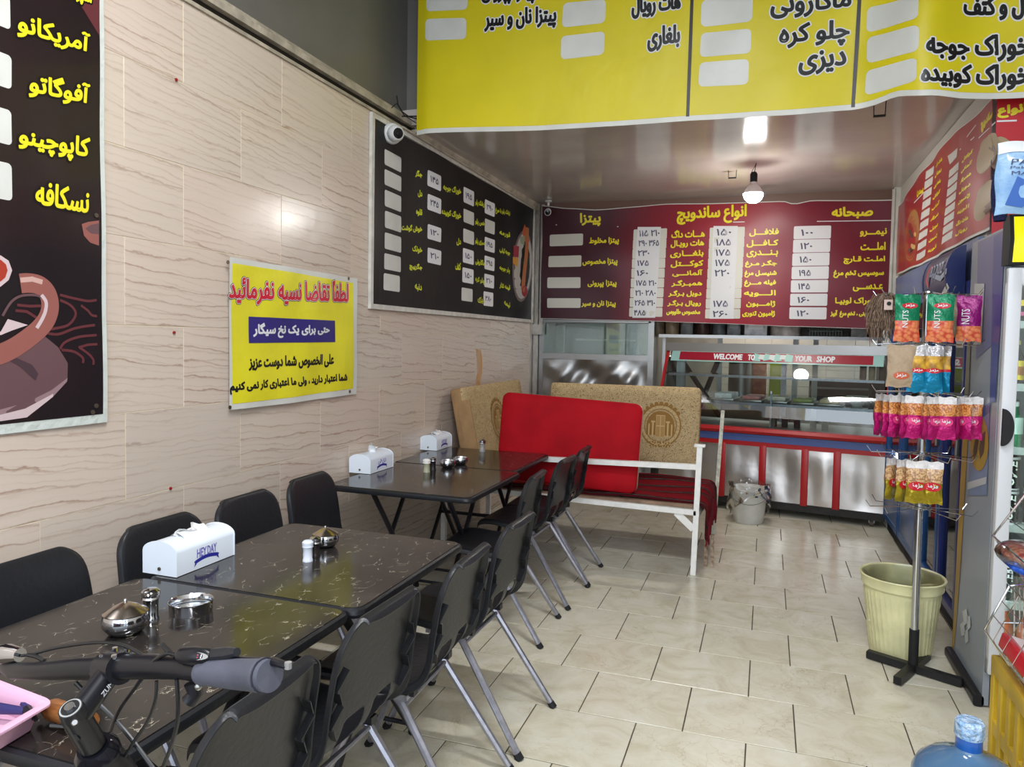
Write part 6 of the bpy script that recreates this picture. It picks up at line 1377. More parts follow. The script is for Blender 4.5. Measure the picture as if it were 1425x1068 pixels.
for ti, zt in enumerate(tiers):
    MB().tube([(sx + 0.045 * math.cos(2 * PI * k / 16), sy + 0.045 * math.sin(2 * PI * k / 16), zt) for k in range(16)], 0.003, 6, closed=True).cyl((sx, sy, zt - 0.012), (sx, sy, zt + 0.012), 0.020, n=14).build('hook_ring', M_CHROME, st)
    for k in range(9):
        a = 2 * PI * k / 9 + ti * 0.25 + 0.1; d = Vector((math.cos(a), math.sin(a), 0)); c = Vector((sx, sy, zt))
        MB().tube([c + d * 0.02, c + d * 0.10 + Vector((0, 0, -0.004)), c + d * 0.205 + Vector((0, 0, -0.010)), c + d * 0.225 + Vector((0, 0, 0.018))], 0.0021, 5).build('hook', M_CHROME, st)
M_FOILW = mat('white foil header', (212, 208, 206), 0.35, bump=0.4, bs=60)
def bag_(label, px_, tier, w, h, bands, yaw=0.0, dy=-0.16, face=None, grp='snack bags on the stand', dz=0.0, puff=0.018, name='snack_bag', txt=None, tcol=None, oval_=None):
    P = ony(px_, 500, sy + dy); zt = tiers[tier] - 0.012 + dz
    t = thing(name, label, 'snack bag', (P.x, sy + dy, zt - h), yaw, grp)
    WORLD[0] = False
    mats = [b[1] for b in bands]; ths = [b[0] for b in bands]
    nv, nu = 18, 8
    def f(side):
        def g(i, j):
            s_ = 2 * i - 1; e = max(0, math.sin(PI * min(1, max(0, (j - 0.05) / 0.85)))) ** .5
            return (s_ * w / 2 * (1 - 0.07 * e + 0.02 * math.sin(j * 17)), side * puff * e * (1 - s_ * s_) ** .6 + 0.0025 * math.sin(i * 9 + j * 12) + side * 0.0006, h * j + 0.003 * math.sin(i * 11) * (j > .9 or j < .1))
        return g
    def mf(i, j):
        v = (j + .5) / nv
        for q, b in enumerate(ths):
            if v < b: return q
        return len(ths) - 1
    mb = MB(); mb.grid(f(-1), nu, nv, mf=mf); mb.grid(f(1), nu, nv, mf=mf); mb.build('pack', mats, t, fix=False, smooth=60)
    g = f(-1)
    mp = lambda u, v, off: Vector((u, g(0.5 + u / w, min(1, max(0, v / h)))[1] - off, v))
    if oval_:
        cu, cv, ru, rv, m = oval_; ob = MB(); ob.add([mp(cu * w, cv * h, 0.002)] + [mp((cu + ru * math.cos(2 * PI * k / 20)) * w, (cv + rv * math.sin(2 * PI * k / 20)) * h, 0.002) for k in range(20)], [(0, 1 + k, 1 + (k + 1) % 20) for k in range(20)]); ob.build('brand_oval', m, t, fix=False)
        tb = MB(); letters(tb, 'مزمز', mp, ((cu - ru * .6) * w, (cv - rv * .5) * h, (cu + ru * .6) * w, (cv + rv * .6) * h), 0, 0.0006, 0.0028); tb.build('lettering', P_PAPER, t, fix=False)
    if txt:
        tb = MB(); a0, b0, a1, b1 = txt[1]
        letters(tb, txt[0], lambda u, v, off: mp(-v * w, u * h, off), (b0, a0, b1, a1), 0, 0.0, 0.003); tb.build('lettering', P_PAPER, t, fix=False)
    WORLD[0] = True
    return t
M_NUTO = nuts_mat('peanut window', (220, 150, 80), (150, 80, 40)); M_NUTB = nuts_mat('pale peanut window', (214, 176, 128), (150, 104, 66), 110)
M_MAG = mat('magenta foil', (186, 24, 110), 0.28, 0.3, bump=0.5, bs=45); M_GOLD = mat('gold olive foil', (176, 156, 44), 0.25, 0.6, bump=0.4, bs=40)
M_GRN = mat('green foil', (14, 120, 82), 0.3, 0.2, bump=0.4, bs=40); M_CYAN = mat('cyan foil', (16, 128, 168), 0.25, 0.35, bump=0.4, bs=40); M_KRAFT = mat('kraft brown bag', (166, 144, 118), 0.55, bump=0.5, bs=30)
M_ORF = nuts_mat('orange snack print', (220, 130, 80), (190, 60, 40), 60); M_SUN = mat('sunflower print', (226, 180, 60), 0.4, col2=(120, 70, 30), vs=25); M_PLUM = mat('plum foil', (136, 20, 104), 0.3, 0.2, bump=0.4, bs=40)
M_OVR = mat('red brand oval', (190, 24, 40), 0.4)
M_SILV = mat('silver bag edge', (196, 194, 196), 0.3, 0.5, bump=0.6, bs=70)
def green(px_, yaw, lb, **k): return bag_(lb, px_, 0, 0.105, 0.205, [(0.10, M_ORF), (0.42, M_ORF), (1.0, M_GRN)], yaw, grp='green nut bags on the top tier', oval_=(0.05, 0.76, 0.30, 0.06, M_OVR), txt=('NUTS', (0.02, 0.30, 0.24, 0.66)), **k)
green(1260, 0.15, 'green nut bag on the top tier, left of the pole'); green(1306, -0.1, 'green nut bag on the top tier, right of the pole')
bag_('plain khaki snack bag seen from the back beside the plum bag', 1331, 0, 0.095, 0.18, [(1.0, mat('khaki bag back', (128, 116, 92), 0.5, bump=0.4, bs=30))], -0.15, dy=-0.05, grp=None)
bag_('plum nut bag at the right of the top tier', 1346, 0, 0.095, 0.20, [(0.10, M_ORF), (0.32, M_ORF), (1.0, M_PLUM)], -0.2, dy=-0.08, grp=None, txt=('NUTS', (-0.02, 0.38, 0.30, 0.70)))
bag_('kraft brown snack bag on the second tier with small orange print', 1254, 1, 0.115, 0.185, [(1.0, M_KRAFT)], 0.05, grp=None, oval_=(0.0, 0.28, 0.28, 0.09, mat('orange red print', (196, 92, 60), 0.4)))
for px_, yw, w, lb in ((1277, 0.0, 0.078, 'left of the pole'), (1299, 0.0, 0.078, 'just right of the pole'), (1314, -0.7, 0.06, 'turned sideways at the right')):
    bag_('sunflower seed bag in cyan foil on the second tier, ' + lb, px_, 1, w, 0.205, [(0.42, M_CYAN), (0.48, M_OVR), (0.76, M_SUN), (1.0, M_SILV)], yw, dy=-0.15 if yw == 0 else -0.10, grp='cyan sunflower seed bags', oval_=(0, 0.47, 0.36, 0.055, M_OVR) if yw == 0 else None)
pos = ['at the far left end', 'second from the left', 'third from the left', 'edge-on, fourth from left', 'facing us left of the pole', 'edge-on against the pole', 'half turned right of the pole', 'facing us right of the pole', 'edge-on, third from the right', 'second from the right', 'at the far right end']
for k, (px_, yw, dy) in enumerate([(1226, 1.0, -0.10), (1238, 0.9, -0.13), (1249, 0.7, -0.15), (1261, 1.05, -0.17), (1276, 0.05, -0.17), (1292, 1.1, -0.18), (1302, 0.6, -0.17), (1319, -0.05, -0.16), (1336, 1.2, -0.12), (1345, -1.0, -0.10), (1356, -0.35, -0.08)]):
    edge = abs(yw) > 0.85
    bag_('magenta peanut bag on the third tier, ' + pos[k], px_, 2, 0.082, 0.185, [(0.05, M_MAG), (0.56, M_MAG), (0.86, M_NUTO), (1.0, M_FOILW)], yw, dy=dy, grp='magenta peanut bags', oval_=(0, 0.42, 0.34, 0.10, mat('magenta oval', (214, 60, 120), 0.4)), puff=0.016)
for k, (px_, yw, dy, lb) in enumerate([(1246, 0.9, -0.12, 'turned away at the left'), (1262, 0.8, -0.15, 'half turned, second from left'), (1282, 0.05, -0.17, 'facing us just right of the pole'), (1304, -0.08, -0.16, 'facing us at the right end')]):
    bag_('gold peanut bag on the fourth tier, ' + lb, px_, 3, 0.086, 0.185, [(0.06, M_GOLD), (0.50, M_GOLD), (0.86, M_NUTB), (1.0, M_FOILW)], yw, dy=dy, grp='gold peanut bags', oval_=(0, 0.42, 0.40, 0.11, M_OVR))
# shaggy thing on the top tier
p = ony(1231, 440, 3.68); rg_ = thing('shaggy_pouch', 'shaggy brown dried-fibre pouch with small label at the left of the top tier', 'pouch', (p.x, 3.68, 1.56))
MB().lathe([(0.02, 0), (0.055, 0.02), (0.062, 0.08), (0.045, 0.14), (0.012, 0.165), (0, 0.17)], (p.x, 3.68, 1.57), 16, sy=0.6).build('bag', mat('brown bag', (92, 74, 62), 0.8, bump=0.8, bs=50), rg_)
m_ = MB()
for k in range(240):
    a = random.uniform(0, 2 * PI); r0 = 0.03 + 0.03 * random.random(); z0 = 1.735 - 0.09 * random.random(); L_ = random.uniform(0.05, 0.16)
    c, s_ = math.cos(a), math.sin(a) * .7
    m_.tube([(p.x + c * r0 * .8, 3.68 + s_ * r0 * .8, z0), (p.x + c * (r0 + .022), 3.68 + s_ * (r0 + .022), z0 - L_ * .5), (p.x + c * (r0 + .02) + random.uniform(-.02, .02), 3.68 + s_ * (r0 + .02), z0 - L_)], [0.0022, 0.0024, 0.001], 4)
m_.build('fibre', mat('dry brown fibre', (140, 118, 100), 0.9, col2=(88, 66, 52), vs=60), rg_, kind='stuff')
MB().box((p.x + 0.005, 3.618, 1.68), (0.034, 0.004, 0.045)).build('label', mat('pinkish label', (196, 170, 160), 0.5), rg_); MB().cyl((p.x + 0.007, 3.617, 1.685), (p.x + 0.007, 3.613, 1.685), 0.009, n=12).build('printed_dot', M_BLACK, rg_)

# ---- waste bin
b0 = Vector((0.655, 3.965, 0)); wb_ = thing('waste_bin', 'cream ribbed plastic waste bin with clear liner behind the snack stand', 'bin', b0)
def binf(i, j):
    a = 2 * PI * i; r = 0.133 + 0.040 * j; z_ = 0.345 * j
    r += 0.0035 * max(0, math.sin(a * 40 + j * 6)) * (0.6 + 0.4 * math.sin(j * 60)) * (1 if 0.06 < j < 0.9 else 0); return (b0.x + r * math.cos(a), b0.y + r * math.sin(a), 0.004 + z_)
m_ = MB(); m_.grid(binf, 320, 30); m_.lathe([(0.0, 0.004), (0.133, 0.0)], b0, 48); m_.build('body', mat('cream plastic', (216, 212, 164), 0.4, var=0.10, vs=9), wb_, fix=False)
MB().lathe([(0.171, 0.335), (0.180, 0.336), (0.180, 0.350), (0.186, 0.378), (0.190, 0.384), (0.187, 0.389), (0.178, 0.384), (0.172, 0.352), (0.166, 0.30), (0.150, 0.18)], b0, 56, cap=False).build('rim', mat('cream plastic', (216, 212, 164), 0.4), wb_)
m_ = MB(); m_.grid(lambda i, j: (b0.x + math.cos(2 * PI * i) * (0.168 - 0.034 * j + 0.003 * math.sin(18 * i * PI)), b0.y + math.sin(2 * PI * i) * (0.168 - 0.034 * j + 0.003 * math.sin(16 * i * PI)), 0.392 - 0.26 * j + 0.004 * math.sin(40 * i)), 80, 10); m_.build('liner', M_FILM, wb_, fix=False, smooth=20)
m_ = MB(); m_.add([(b0.x + a, b0.y + b, c) for a, b, c in ((-0.04, -0.06, 0.33), (0.03, -0.09, 0.34), (0.05, -0.03, 0.325), (-0.01, 0.0, 0.31))], [(0, 1, 2, 3)]); m_.add([(b0.x + a, b0.y + b, c) for a, b, c in ((-0.15, -0.06, 0.16), (0.1, -0.12, 0.15), (0.14, 0.1, 0.16), (-0.1, 0.12, 0.15))], [(0, 1, 2, 3)]); m_.build('crumpled_paper', M_TISSUE, wb_, fix=False)

# ---- water jug
j0 = Vector((0.545, 2.235, 0)); jg = thing('water_jug', 'large blue water jug standing on the floor at the bottom right', 'water jug', j0)
M_JUG = mat('blue polycarbonate', (88, 124, 160), 0.12, coat=0.4, var=0.06, vs=3, trans=0.25)
MB().lathe([(0.05, 0.012), (0.12, 0.0), (0.134, 0.015), (0.135, 0.06), (0.129, 0.075), (0.135, 0.09), (0.135, 0.16), (0.127, 0.175), (0.135, 0.19), (0.135, 0.27), (0.127, 0.285), (0.135, 0.30), (0.134, 0.335), (0.122, 0.362), (0.095, 0.385), (0.06, 0.402), (0.036, 0.412), (0.031, 0.425), (0.030, 0.46)], j0, 56).build('body', M_JUG, jg, smooth=70)
MB().lathe([(0.0315, 0.418), (0.0325, 0.42), (0.032, 0.470)], j0, 28).build('neck', mat('deep blue neck', (20, 86, 168), 0.2, coat=0.4), jg)
MB().lathe([(0.034, 0.452), (0.036, 0.456), (0.035, 0.492), (0.030, 0.498), (0.0, 0.499)], j0, 28).build('cap', mat('clouded blue film cap', (120, 160, 204), 0.25, col2=(190, 210, 230), vs=60, bump=0.8, bs=70), jg)

# ---- yellow crate
cr = thing('yellow_crate', 'yellow slatted plastic crate at the bottom right corner', 'crate', (0.95, 2.45, 0))
M_CRT = mat('dusty yellow plastic', (196, 162, 40), 0.5, var=0.18, vs=7, bump=0.1, bs=12)
cx0, cx1, cy0, cy1, ch = 0.735, 1.12, 2.16, 2.74, 0.50
MB().box(((cx0 + cx1) / 2, (cy0 + cy1) / 2, 0.012), (cx1 - cx0, cy1 - cy0, 0.02)).build('bottom', M_CRT, cr)
for x in (cx0, cx1): MB().rbox((x, (cy0 + cy1) / 2, ch - 0.03), (0.026, cy1 - cy0 + .02, 0.055), 0.005).build('rim', M_CRT, cr)
for y in (cy0, cy1): MB().rbox(((cx0 + cx1) / 2, y, ch - 0.03), (cx1 - cx0, 0.026, 0.055), 0.005).build('rim', M_CRT, cr)
for x in (cx0, cx1):
    for zz in (0.05, 0.27): MB().box((x, (cy0 + cy1) / 2, zz), (0.016, cy1 - cy0, 0.045)).build('rail', M_CRT, cr)
    for k in range(8): MB().rbox((x, cy0 + (cy1 - cy0) * k / 7, ch / 2 - 0.02), (0.020, 0.036, ch - 0.06), 0.004, seg=1).build('slat', M_CRT, cr)
for y in (cy0, cy1):
    for zz in (0.05, 0.27): MB().box(((cx0 + cx1) / 2, y, zz), (cx1 - cx0, 0.016, 0.045)).build('rail', M_CRT, cr)
    for k in range(1, 6): MB().rbox((cx0 + (cx1 - cx0) * k / 6, y, ch / 2 - 0.02), (0.036, 0.020, ch - 0.06), 0.004, seg=1).build('slat', M_CRT, cr)
t = thing('crumpled_bag', 'white crumpled plastic bag on the floor behind the yellow crate', 'plastic bag', (0.80, 2.90, 0)); MB().grid(lambda i, j: (0.80 + 0.05 * math.cos(2 * PI * i) * math.sin(PI * j) * (1 + .2 * math.sin(9 * i)), 2.90 + 0.06 * math.sin(2 * PI * i) * math.sin(PI * j), 0.05 - 0.05 * math.cos(PI * j) * (1 + .15 * math.sin(20 * i)) + 0.004), 24, 12).build('film', mat('white plastic film', (222, 222, 226), 0.4), t, smooth=20)

# ---- wire rack of baskets
wr = thing('wire_rack', 'angled chrome wire basket rack at the right edge above the crate', 'rack', (1.12, 2.6, 0))
YR0, YR1 = 2.25, 2.72
def prof_px(pts): return [ony(x, y, YR1) for x, y in pts]
for nm, pts in (('basket', [(1440, 672), (1382, 746), (1440, 828), (1500, 838)]), ('basket', [(1440, 812), (1405, 816), (1370, 877), (1440, 985), (1520, 1000)])):
    Pp = [Vector((p.x, 0, p.z)) for p in prof_px(pts)]
    bk_ = MB()
    for y in (YR0, YR1): bk_.tube([(q.x, y, q.z) for q in Pp], 0.0038, 6)
    for q in Pp: bk_.tube([(q.x, YR0, q.z), (q.x, YR1, q.z)], 0.003, 6)
    for a, b in zip(Pp, Pp[1:]):
        for t_ in (0.33, 0.66): c = a.lerp(b, t_); bk_.tube([(c.x, YR0, c.z), (c.x, YR1, c.z)], 0.0016, 5)
    for k in range(1, 5):
        y = YR0 + (YR1 - YR0) * k / 5; bk_.tube([(q.x, y, q.z) for q in Pp[1:]], 0.0016, 5)
    bk_.build(nm, M_CHROME, wr)
for y in (YR0, YR1): MB().cyl((1.16, y, 0), (1.16, y, 1.25), 0.009, n=8).build('upright', M_CHROME, wr)
for a, b in (((1419, 818), (1419, 880)), ((1412, 818), (1411, 935)), ((1425, 818), (1424, 950))):
    A_, B_ = ony(*a, YR1 - .01), ony(*b, YR1 - .01); MB().cyl(A_, B_, 0.0022, n=6).build('cross_wire', M_CHROME, wr)
A_, B_ = ony(1388, 867, YR1 - .01), ony(1430, 868, YR1 - .01); MB().cyl(A_, B_, 0.0022, n=6).build('cross_wire', M_CHROME, wr)
p = ony(1418, 772, 2.60); t = thing('nut_bag', 'clear bag of pinkish red peanuts in the upper wire basket', 'snack bag', (p.x, 2.6, p.z - .03))
MB().sph((p.x + 0.03, 2.60, p.z + 0.0), 0.075, n=20, sx=1.0, sy=1.3, sz=0.42).build('nuts', nuts_mat('red skin peanuts', (206, 140, 120), (150, 60, 56), 90), t)
MB().sph((p.x + 0.025, 2.59, p.z + 0.003), 0.083, n=20, sx=1.08, sy=1.3, sz=0.48).build('clear_film', M_FILM, t, fix=False)
p = ony(1412, 787, 2.62); t = thing('blue_packet', 'bright blue foil packet lying under the peanut bag in the wire basket', 'packet', (p.x, 2.62, p.z - .02))
MB().rbox((p.x + 0.045, 2.62, p.z - 0.012), (0.16, 0.16, 0.035), 0.012, R=Matrix.Rotation(0.42, 3, 'Y')).build('pack', mat('royal blue foil', (34, 84, 190), 0.25, 0.3, bump=0.5, bs=40), t); MB().box((p.x + 0.05, 2.55, p.z + 0.008), (0.05, 0.04, 0.004), 0, Matrix.Rotation(0.42, 3, 'Y')).build('label', P_PAPER, t)
p = ony(1424, 928, 2.45); t = thing('red_box', 'red and white flat box in the lower wire basket', 'box', (p.x, 2.5, p.z - .04))
MB().rbox((p.x + 0.07, 2.50, p.z - 0.01), (0.17, 0.26, 0.045), 0.004, R=Matrix.Rotation(0.25, 3, 'Y')).build('carton', mat('red carton', (190, 24, 40), 0.4), t); MB().box((p.x + 0.075, 2.50, p.z + 0.014), (0.13, 0.22, 0.003), 0, Matrix.Rotation(0.25, 3, 'Y')).build('label', mat('pale print', (214, 196, 196), 0.5), t)

# ---- bulb, cameras, cable bits
bl = thing('hanging_bulb', 'glowing white LED bulb hanging on its wire below the ceiling', 'lamp', (-0.135, 5.9, 2.86))
BX, BY, BZ = -0.135, 5.9, 2.62
MB().tube([(BX + 0.015, BY, 2.865), (BX + 0.004, BY, 2.80), (BX, BY, BZ + 0.17)], 0.0035, 6).tube([(BX + 0.015, BY, 2.86), (BX - 0.02, BY, 2.79), (BX - 0.004, BY, BZ + 0.16)], 0.0025, 6).build('wire', M_BLACK, bl)
MB().lathe([(0.026, 0.10), (0.027, 0.16), (0.018, 0.175), (0, 0.18)], (BX, BY, BZ), 18).build('socket', M_BLACK, bl)
MB().lathe([(0.072, 0.012), (0.066, 0.035), (0.045, 0.065), (0.026, 0.085), (0.024, 0.105)], (BX, BY, BZ), 28).build('housing', mat('pale pink housing', (220, 206, 206), 0.4), bl)
MB().lathe([(0.0, -0.060), (0.035, -0.052), (0.062, -0.028), (0.072, 0.0), (0.072, 0.014)], (BX, BY, BZ), 28).build('globe', mat('glowing bulb', (255, 252, 246), 0.3, emit=170), bl)
hk = [((1019, 248), (1027, 282)), ((1215, 153), (1222, 163))]
for i, (a, b) in enumerate((((1014, 248), (1023, 249)), ((1216, 162), (1227, 162)))):
    q0 = onz(*a, 2.80 if i == 0 else 2.74); q1 = q0 + Vector((0.055, 0.0, 0)); zc = 2.865
    t = thing('ceiling_bracket', ('small dark wire bracket hanging from the ceiling left of the bulb', 'small dark wire bracket hanging below the yellow banner edge')[i], 'bracket', (q0.x, q0.y, zc))
    MB().tube([(q0.x - .004, q0.y, zc), q0, q1, (q1.x + .004, q0.y, zc)], 0.003, 6).build('wire', M_DMET, t); MB().box((q0 + q1) / 2, (0.06, 0.02, 0.008)).build('plate', M_BLACK, t) if False else MB().box(tuple((q0 + q1) / 2), (0.06, 0.02, 0.008)).build('plate', M_BLACK, t)
cp_ = onx(556, 183, -2.15); t = thing('dome_camera', 'round white security camera at the top left corner of the black menu', 'camera', (-2.235, cp_.y, cp_.z))
ax = (Vector((1, -0.75, -0.25))).normalized(); qx = ax.to_track_quat('Z', 'Y').to_matrix(); cc = Vector((-2.22, cp_.y + .03, cp_.z))
MB().lathe([(0.062, 0), (0.064, 0.012), (0.056, 0.030), (0.050, 0.034)], cc, 24, ax=qx).build('base', M_WHITE, t)
MB().lathe([(0.046, 0.03), (0.050, 0.045), (0.050, 0.07), (0.040, 0.095), (0.034, 0.10), (0.034, 0.096)], cc, 24, ax=qx).build('head', M_WHITE, t)
MB().lathe([(0.033, 0.092), (0.031, 0.099), (0.016, 0.100), (0.014, 0.104), (0, 0.106)], cc, 20, ax=qx).build('lens', mat('lens black', (20, 20, 22), 0.1), t)
cp_ = ony(763, 295, 6.95); t = thing('bullet_camera', 'small white bullet camera at the upper left of the maroon banner', 'camera', (cp_.x, 6.95, 2.84))
MB().lathe([(0.035, 0), (0.035, -0.012), (0.012, -0.02), (0.010, -0.05)], (cp_.x, 6.95, 2.86), 16).build('mount', M_WHITE, t)
ax = Vector((0.25, -1, -0.30)).normalized(); qx = ax.to_track_quat('Z', 'Y').to_matrix()
MB().lathe([(0.0, -0.05), (0.030, -0.045), (0.033, 0.06), (0.028, 0.065), (0.028, 0.058)], (cp_.x, 6.94, cp_.z + .0), 18, ax=qx).build('barrel', M_WHITE, t); MB().lathe([(0.027, 0.058), (0.012, 0.060), (0, 0.062)], (cp_.x, 6.94, cp_.z), 16, ax=qx).build('lens', mat('lens black', (20, 20, 22), 0.1), t)
cb = thing('loose_cable', 'black loose cable ends where the grey wall meets the yellow banner', 'cable', (-2.15, 4.3, 2.95))
def cpx(pts, X=-2.19): return [onx(x, y, X) for x, y in pts]
MB().tube(cpx([(552, 133), (554, 146), (560, 156), (570, 163), (582, 166)]), 0.004, 6).tube(cpx([(545, 150), (552, 144), (562, 160), (580, 172)]), 0.003, 6).tube(cpx([(560, 162), (580, 162)]), 0.005, 6).build('wire', M_BLACK, cb)
MB().tube([(-2.14, 4.395, 2.92), (-2.135, 4.39, 3.4), (-2.15, 4.395, 4.0)], 0.007, 6).tube([(-2.09, 4.395, 2.92), (-2.10, 4.39, 3.3), (-2.085, 4.395, 4.0)], 0.005, 6).build('conduit', mat('dark grey conduit', (80, 76, 72), 0.5), cb)
for i, (x, y) in enumerate(((245, 111), (237, 680), (242, 463))):
    p = onx(x, y, -2.248); t = tag(MB().cyl((-2.249, p.y, p.z), (-2.244, p.y, p.z), 0.006, n=10).build('wall_plug', mat('dark red plug', (150, 20, 30), 0.5), None, off=(0, 0, 0)), ('dark red wall plug in the tile joint above the yellow notice', 'dark red wall plug above the chair behind the tissue box', 'dark red wall plug between coffee poster and yellow notice')[i], 'wall plug', 'dark red wall plugs')
p = onx(665, 512, -2.249); t = tag(MB().grid(lambda i, j: (-2.2485, p.y + 0.11 * (i - .5) + 0.05 * math.sin(3 * j) , p.z + 0.30 * (j - .5)), 6, 8).build('orange_smear', mat('faded orange paint', (206, 150, 84), 0.4, col2=(200, 170, 140), vs=12), None, off=(0, 0, 0), fix=False), 'faded orange paint smear on the tiled wall above beige cushion', 'stain')

# ---- bicycle
O = Vector((-0.80, 0.725, 1.058)); RD = Vector((0.968, -0.25, 0.06)).normalized(); FD = Vector((0.25, 0.968, 0)).normalized()
bi = thing('bicycle', 'black bicycle in the near foreground, handlebar reaching over the table', 'bicycle', (-0.80, 0.60, 0))
M_BAR = mat('matt black tube', (26, 26, 31), 0.32, 0.3); M_RUB = mat('dusty grey rubber grip', (74, 75, 86), 0.6, var=0.08, vs=30, bump=0.06, bs=60)
G0, G1 = att(282, 936, 0.870), att(376, 941, 0.797)
LB = att(-10, 936, 1.085); LB2 = O + (O - G1) * 1.0
MB().tube([G0 + (G1 - G0) * .3, G0, att(255, 931, 0.890), att(215, 928, 0.925), att(180, 928, 0.950), O, att(110, 931, 0.990), att(60, 934, 1.030), att(20, 934, 1.065), LB2], [0.011, 0.0115, 0.0125, 0.0150, 0.0159, 0.0159, 0.0145, 0.0125, 0.0115, 0.011], 16).build('handlebar', M_BAR, bi)
gd = (G1 - G0)
gr = MB().tube([G0, G0 + gd * .06, G0 + gd * .08, G0 + gd * .5, G0 + gd * .86, G0 + gd * .88, G0 + gd * .93, G0 + gd * .95, G1], [0.0145, 0.0155, 0.0148, 0.0165, 0.0175, 0.0185, 0.0185, 0.0170, 0.0172], 22).build('grip', M_RUB, bi)
MB().tube([G0 + gd * .93, G0 + gd * .945], 0.0192, 22).build('grip_ring', mat('shiny black ring', (50, 50, 60), 0.2), gr)
MB().tube([LB2, LB2 + (O - G1).normalized() * .11], 0.0165, 16).build('grip', M_RUB, bi)
SP = att(98, 990, 0.885)   # top of the steerer
SD = (att(140, 1068, 0.93) - SP).normalized()
sd = Vector((SD.x * .3, -0.10, -1)).normalized(); 
sa = att(98, 986, 0.90); se = att(134, 1045, 0.945)
sdir = (se - sa).normalized()
st_ = MB().tube([sa + sdir * .012, sa + sdir * .075], 0.0160, 20).build('steerer_clamp', M_BAR, bi)
MB().tube([sa + sdir * 0.0, sa + sdir * .012], [0.0140, 0.0160], 20).build('top_cap', mat('black cap', (30, 30, 33), 0.3), st_)
MB().tube([sa - sdir * 0.0008, sa + sdir * .0], [0.0125, 0.0127], 20).build('cap_print', mat('pale ring print', (150, 150, 148), 0.4), st_)
MB().tube([sa - sdir * 0.0016, sa - sdir * .0006], [0.0105, 0.0107], 20).build('cap_centre', mat('black cap', (30, 30, 33), 0.3), st_)
MB().tube([sa - sdir * .004, sa + sdir * .001], 0.006, 12).build('bolt', M_CHROME, st_)
MB().tube([sa + sdir * .018, O - (O - sa).normalized() * 0.0], [0.0165, 0.0150], 18).build('stem', M_BAR, bi)
cl_ = MB().tube([O - gd.normalized() * .022, O + gd.normalized() * .022], 0.0200, 20).build('face_plate', M_BAR, bi)
up = Vector((0, 0, 1))
for a in (-.016, .016):
    for b in (-.5, .9): q = O + gd.normalized() * a + up * 0.019 * (1 if b > 0 else .8) + FD * 0.012 * b; MB().tube([q, q + up * .005], 0.0035, 10).build('bolt', M_CHROME, bi)
q = att(104, 1006, 0.885); MB().tube([q, q + (EYE - q).normalized() * .006], [0.0042, 0.003], 12).build('bolt', M_STEEL, bi)
# raised word along the stem
s0 = sa + sdir * .018; sv = (O - s0); sl = sv.length; sv.normalize(); vw = (EYE - (s0 + O) / 2).normalized(); vw = (vw - sv * vw.dot(sv)).normalized(); tv = vw.cross(sv)
tb = MB(); rr_ = 0.0165
def mst(u, v, off):
    a = v / rr_; return s0 + sv * u + (vw * math.cos(a) + tv * math.sin(a)) * (rr_ + off)
letters(tb, 'ZUMMER', mst, (0.030, -0.0135, 0.066, -0.0075), 0, 0.0002, 0.0008); tb.build('lettering', mat('grey print', (190, 190, 196), 0.4), bi, fix=False)
# headset, head tube, fork, wheels, frame
hb = sa + sdir * .078; dn = Vector((sdir.x * .4, -0.05, -1)).normalized()
hb2 = hb + sdir * .012
MB().tube([hb, hb + sdir * .012, hb + sdir * .02], [0.020, 0.027, 0.027], 22).build('headset', mat('dark shiny headset', (36, 36, 44), 0.15, 0.6), bi)
h0 = hb + sdir * .02; h1 = Vector((h0.x + .005, h0.y + 0.07, h0.z - 0.12))
MB().tube([h0, h1], [0.0255, 0.024], 22).build('head_tube', M_BAR, bi)
axf = Vector((h1.x + .02, h1.y + 0.17, 0.33)); hub_off = Vector((0.968, -0.25, 0)).normalized() * 0.045
for s_ in (-1, 1): MB().tube([h1, h1 + Vector((0, .012, -.03)) + hub_off * s_ * .9, axf + hub_off * s_], [0.013, 0.014, 0.008], 10).build('fork_leg', M_BAR, bi)
def wheel(c):
    R = 0.30; n = 40; e1_ = FD; e2_ = up
    w = MB().tube([c + e1_ * (R * math.cos(2 * PI * k / n)) + e2_ * (R * math.sin(2 * PI * k / n)) for k in range(n)], 0.024, 8, closed=True).build('tyre', mat('black rubber tyre', (22, 22, 22), 0.8), bi)
    MB().tube([c + e1_ * ((R - .032) * math.cos(2 * PI * k / n)) + e2_ * ((R - .032) * math.sin(2 * PI * k / n)) for k in range(n)], 0.009, 6, closed=True).build('wheel_rim', M_BAR, bi)
    MB().cyl(c - hub_off, c + hub_off, 0.018, n=12).build('hub', M_STEEL, bi)
    s_ = MB()
    for k in range(24): a = 2 * PI * k / 24; s_.cyl(c + hub_off * (.5 if k % 2 else -.5), c + e1_ * ((R - .032) * math.cos(a)) + e2_ * ((R - .032) * math.sin(a)), 0.0012, n=4)
    s_.build('spoke', M_STEEL, bi, kind='stuff')
axf.z = 0.324; wheel(axf); axr = axf - FD * 1.02; wheel(axr)
bb_ = axr + FD * 0.42 + Vector((0, 0, -0.03)); stp = bb_ + Vector((-.03, -0.16, 0.42))
for a, b, r in ((h0 + Vector((0, .02, -.03)), stp + Vector((0, 0, -.05)), 0.017), (h1, bb_, 0.021), (bb_, stp, 0.016), (bb_, axr + hub_off, 0.009), (bb_, axr - hub_off, 0.009), (stp, axr + hub_off, 0.008), (stp, axr - hub_off, 0.008), (stp, stp + Vector((-.01, -.05, .12)), 0.013)): MB().tube([a, b], r, 12).build('frame_tube', M_BAR, bi)
sdp = stp + Vector((-.01, -.05, .13)); MB().sph(sdp, 0.07, n=14, sx=0.9, sy=1.8, sz=0.4).build('saddle', M_BLACK, bi)
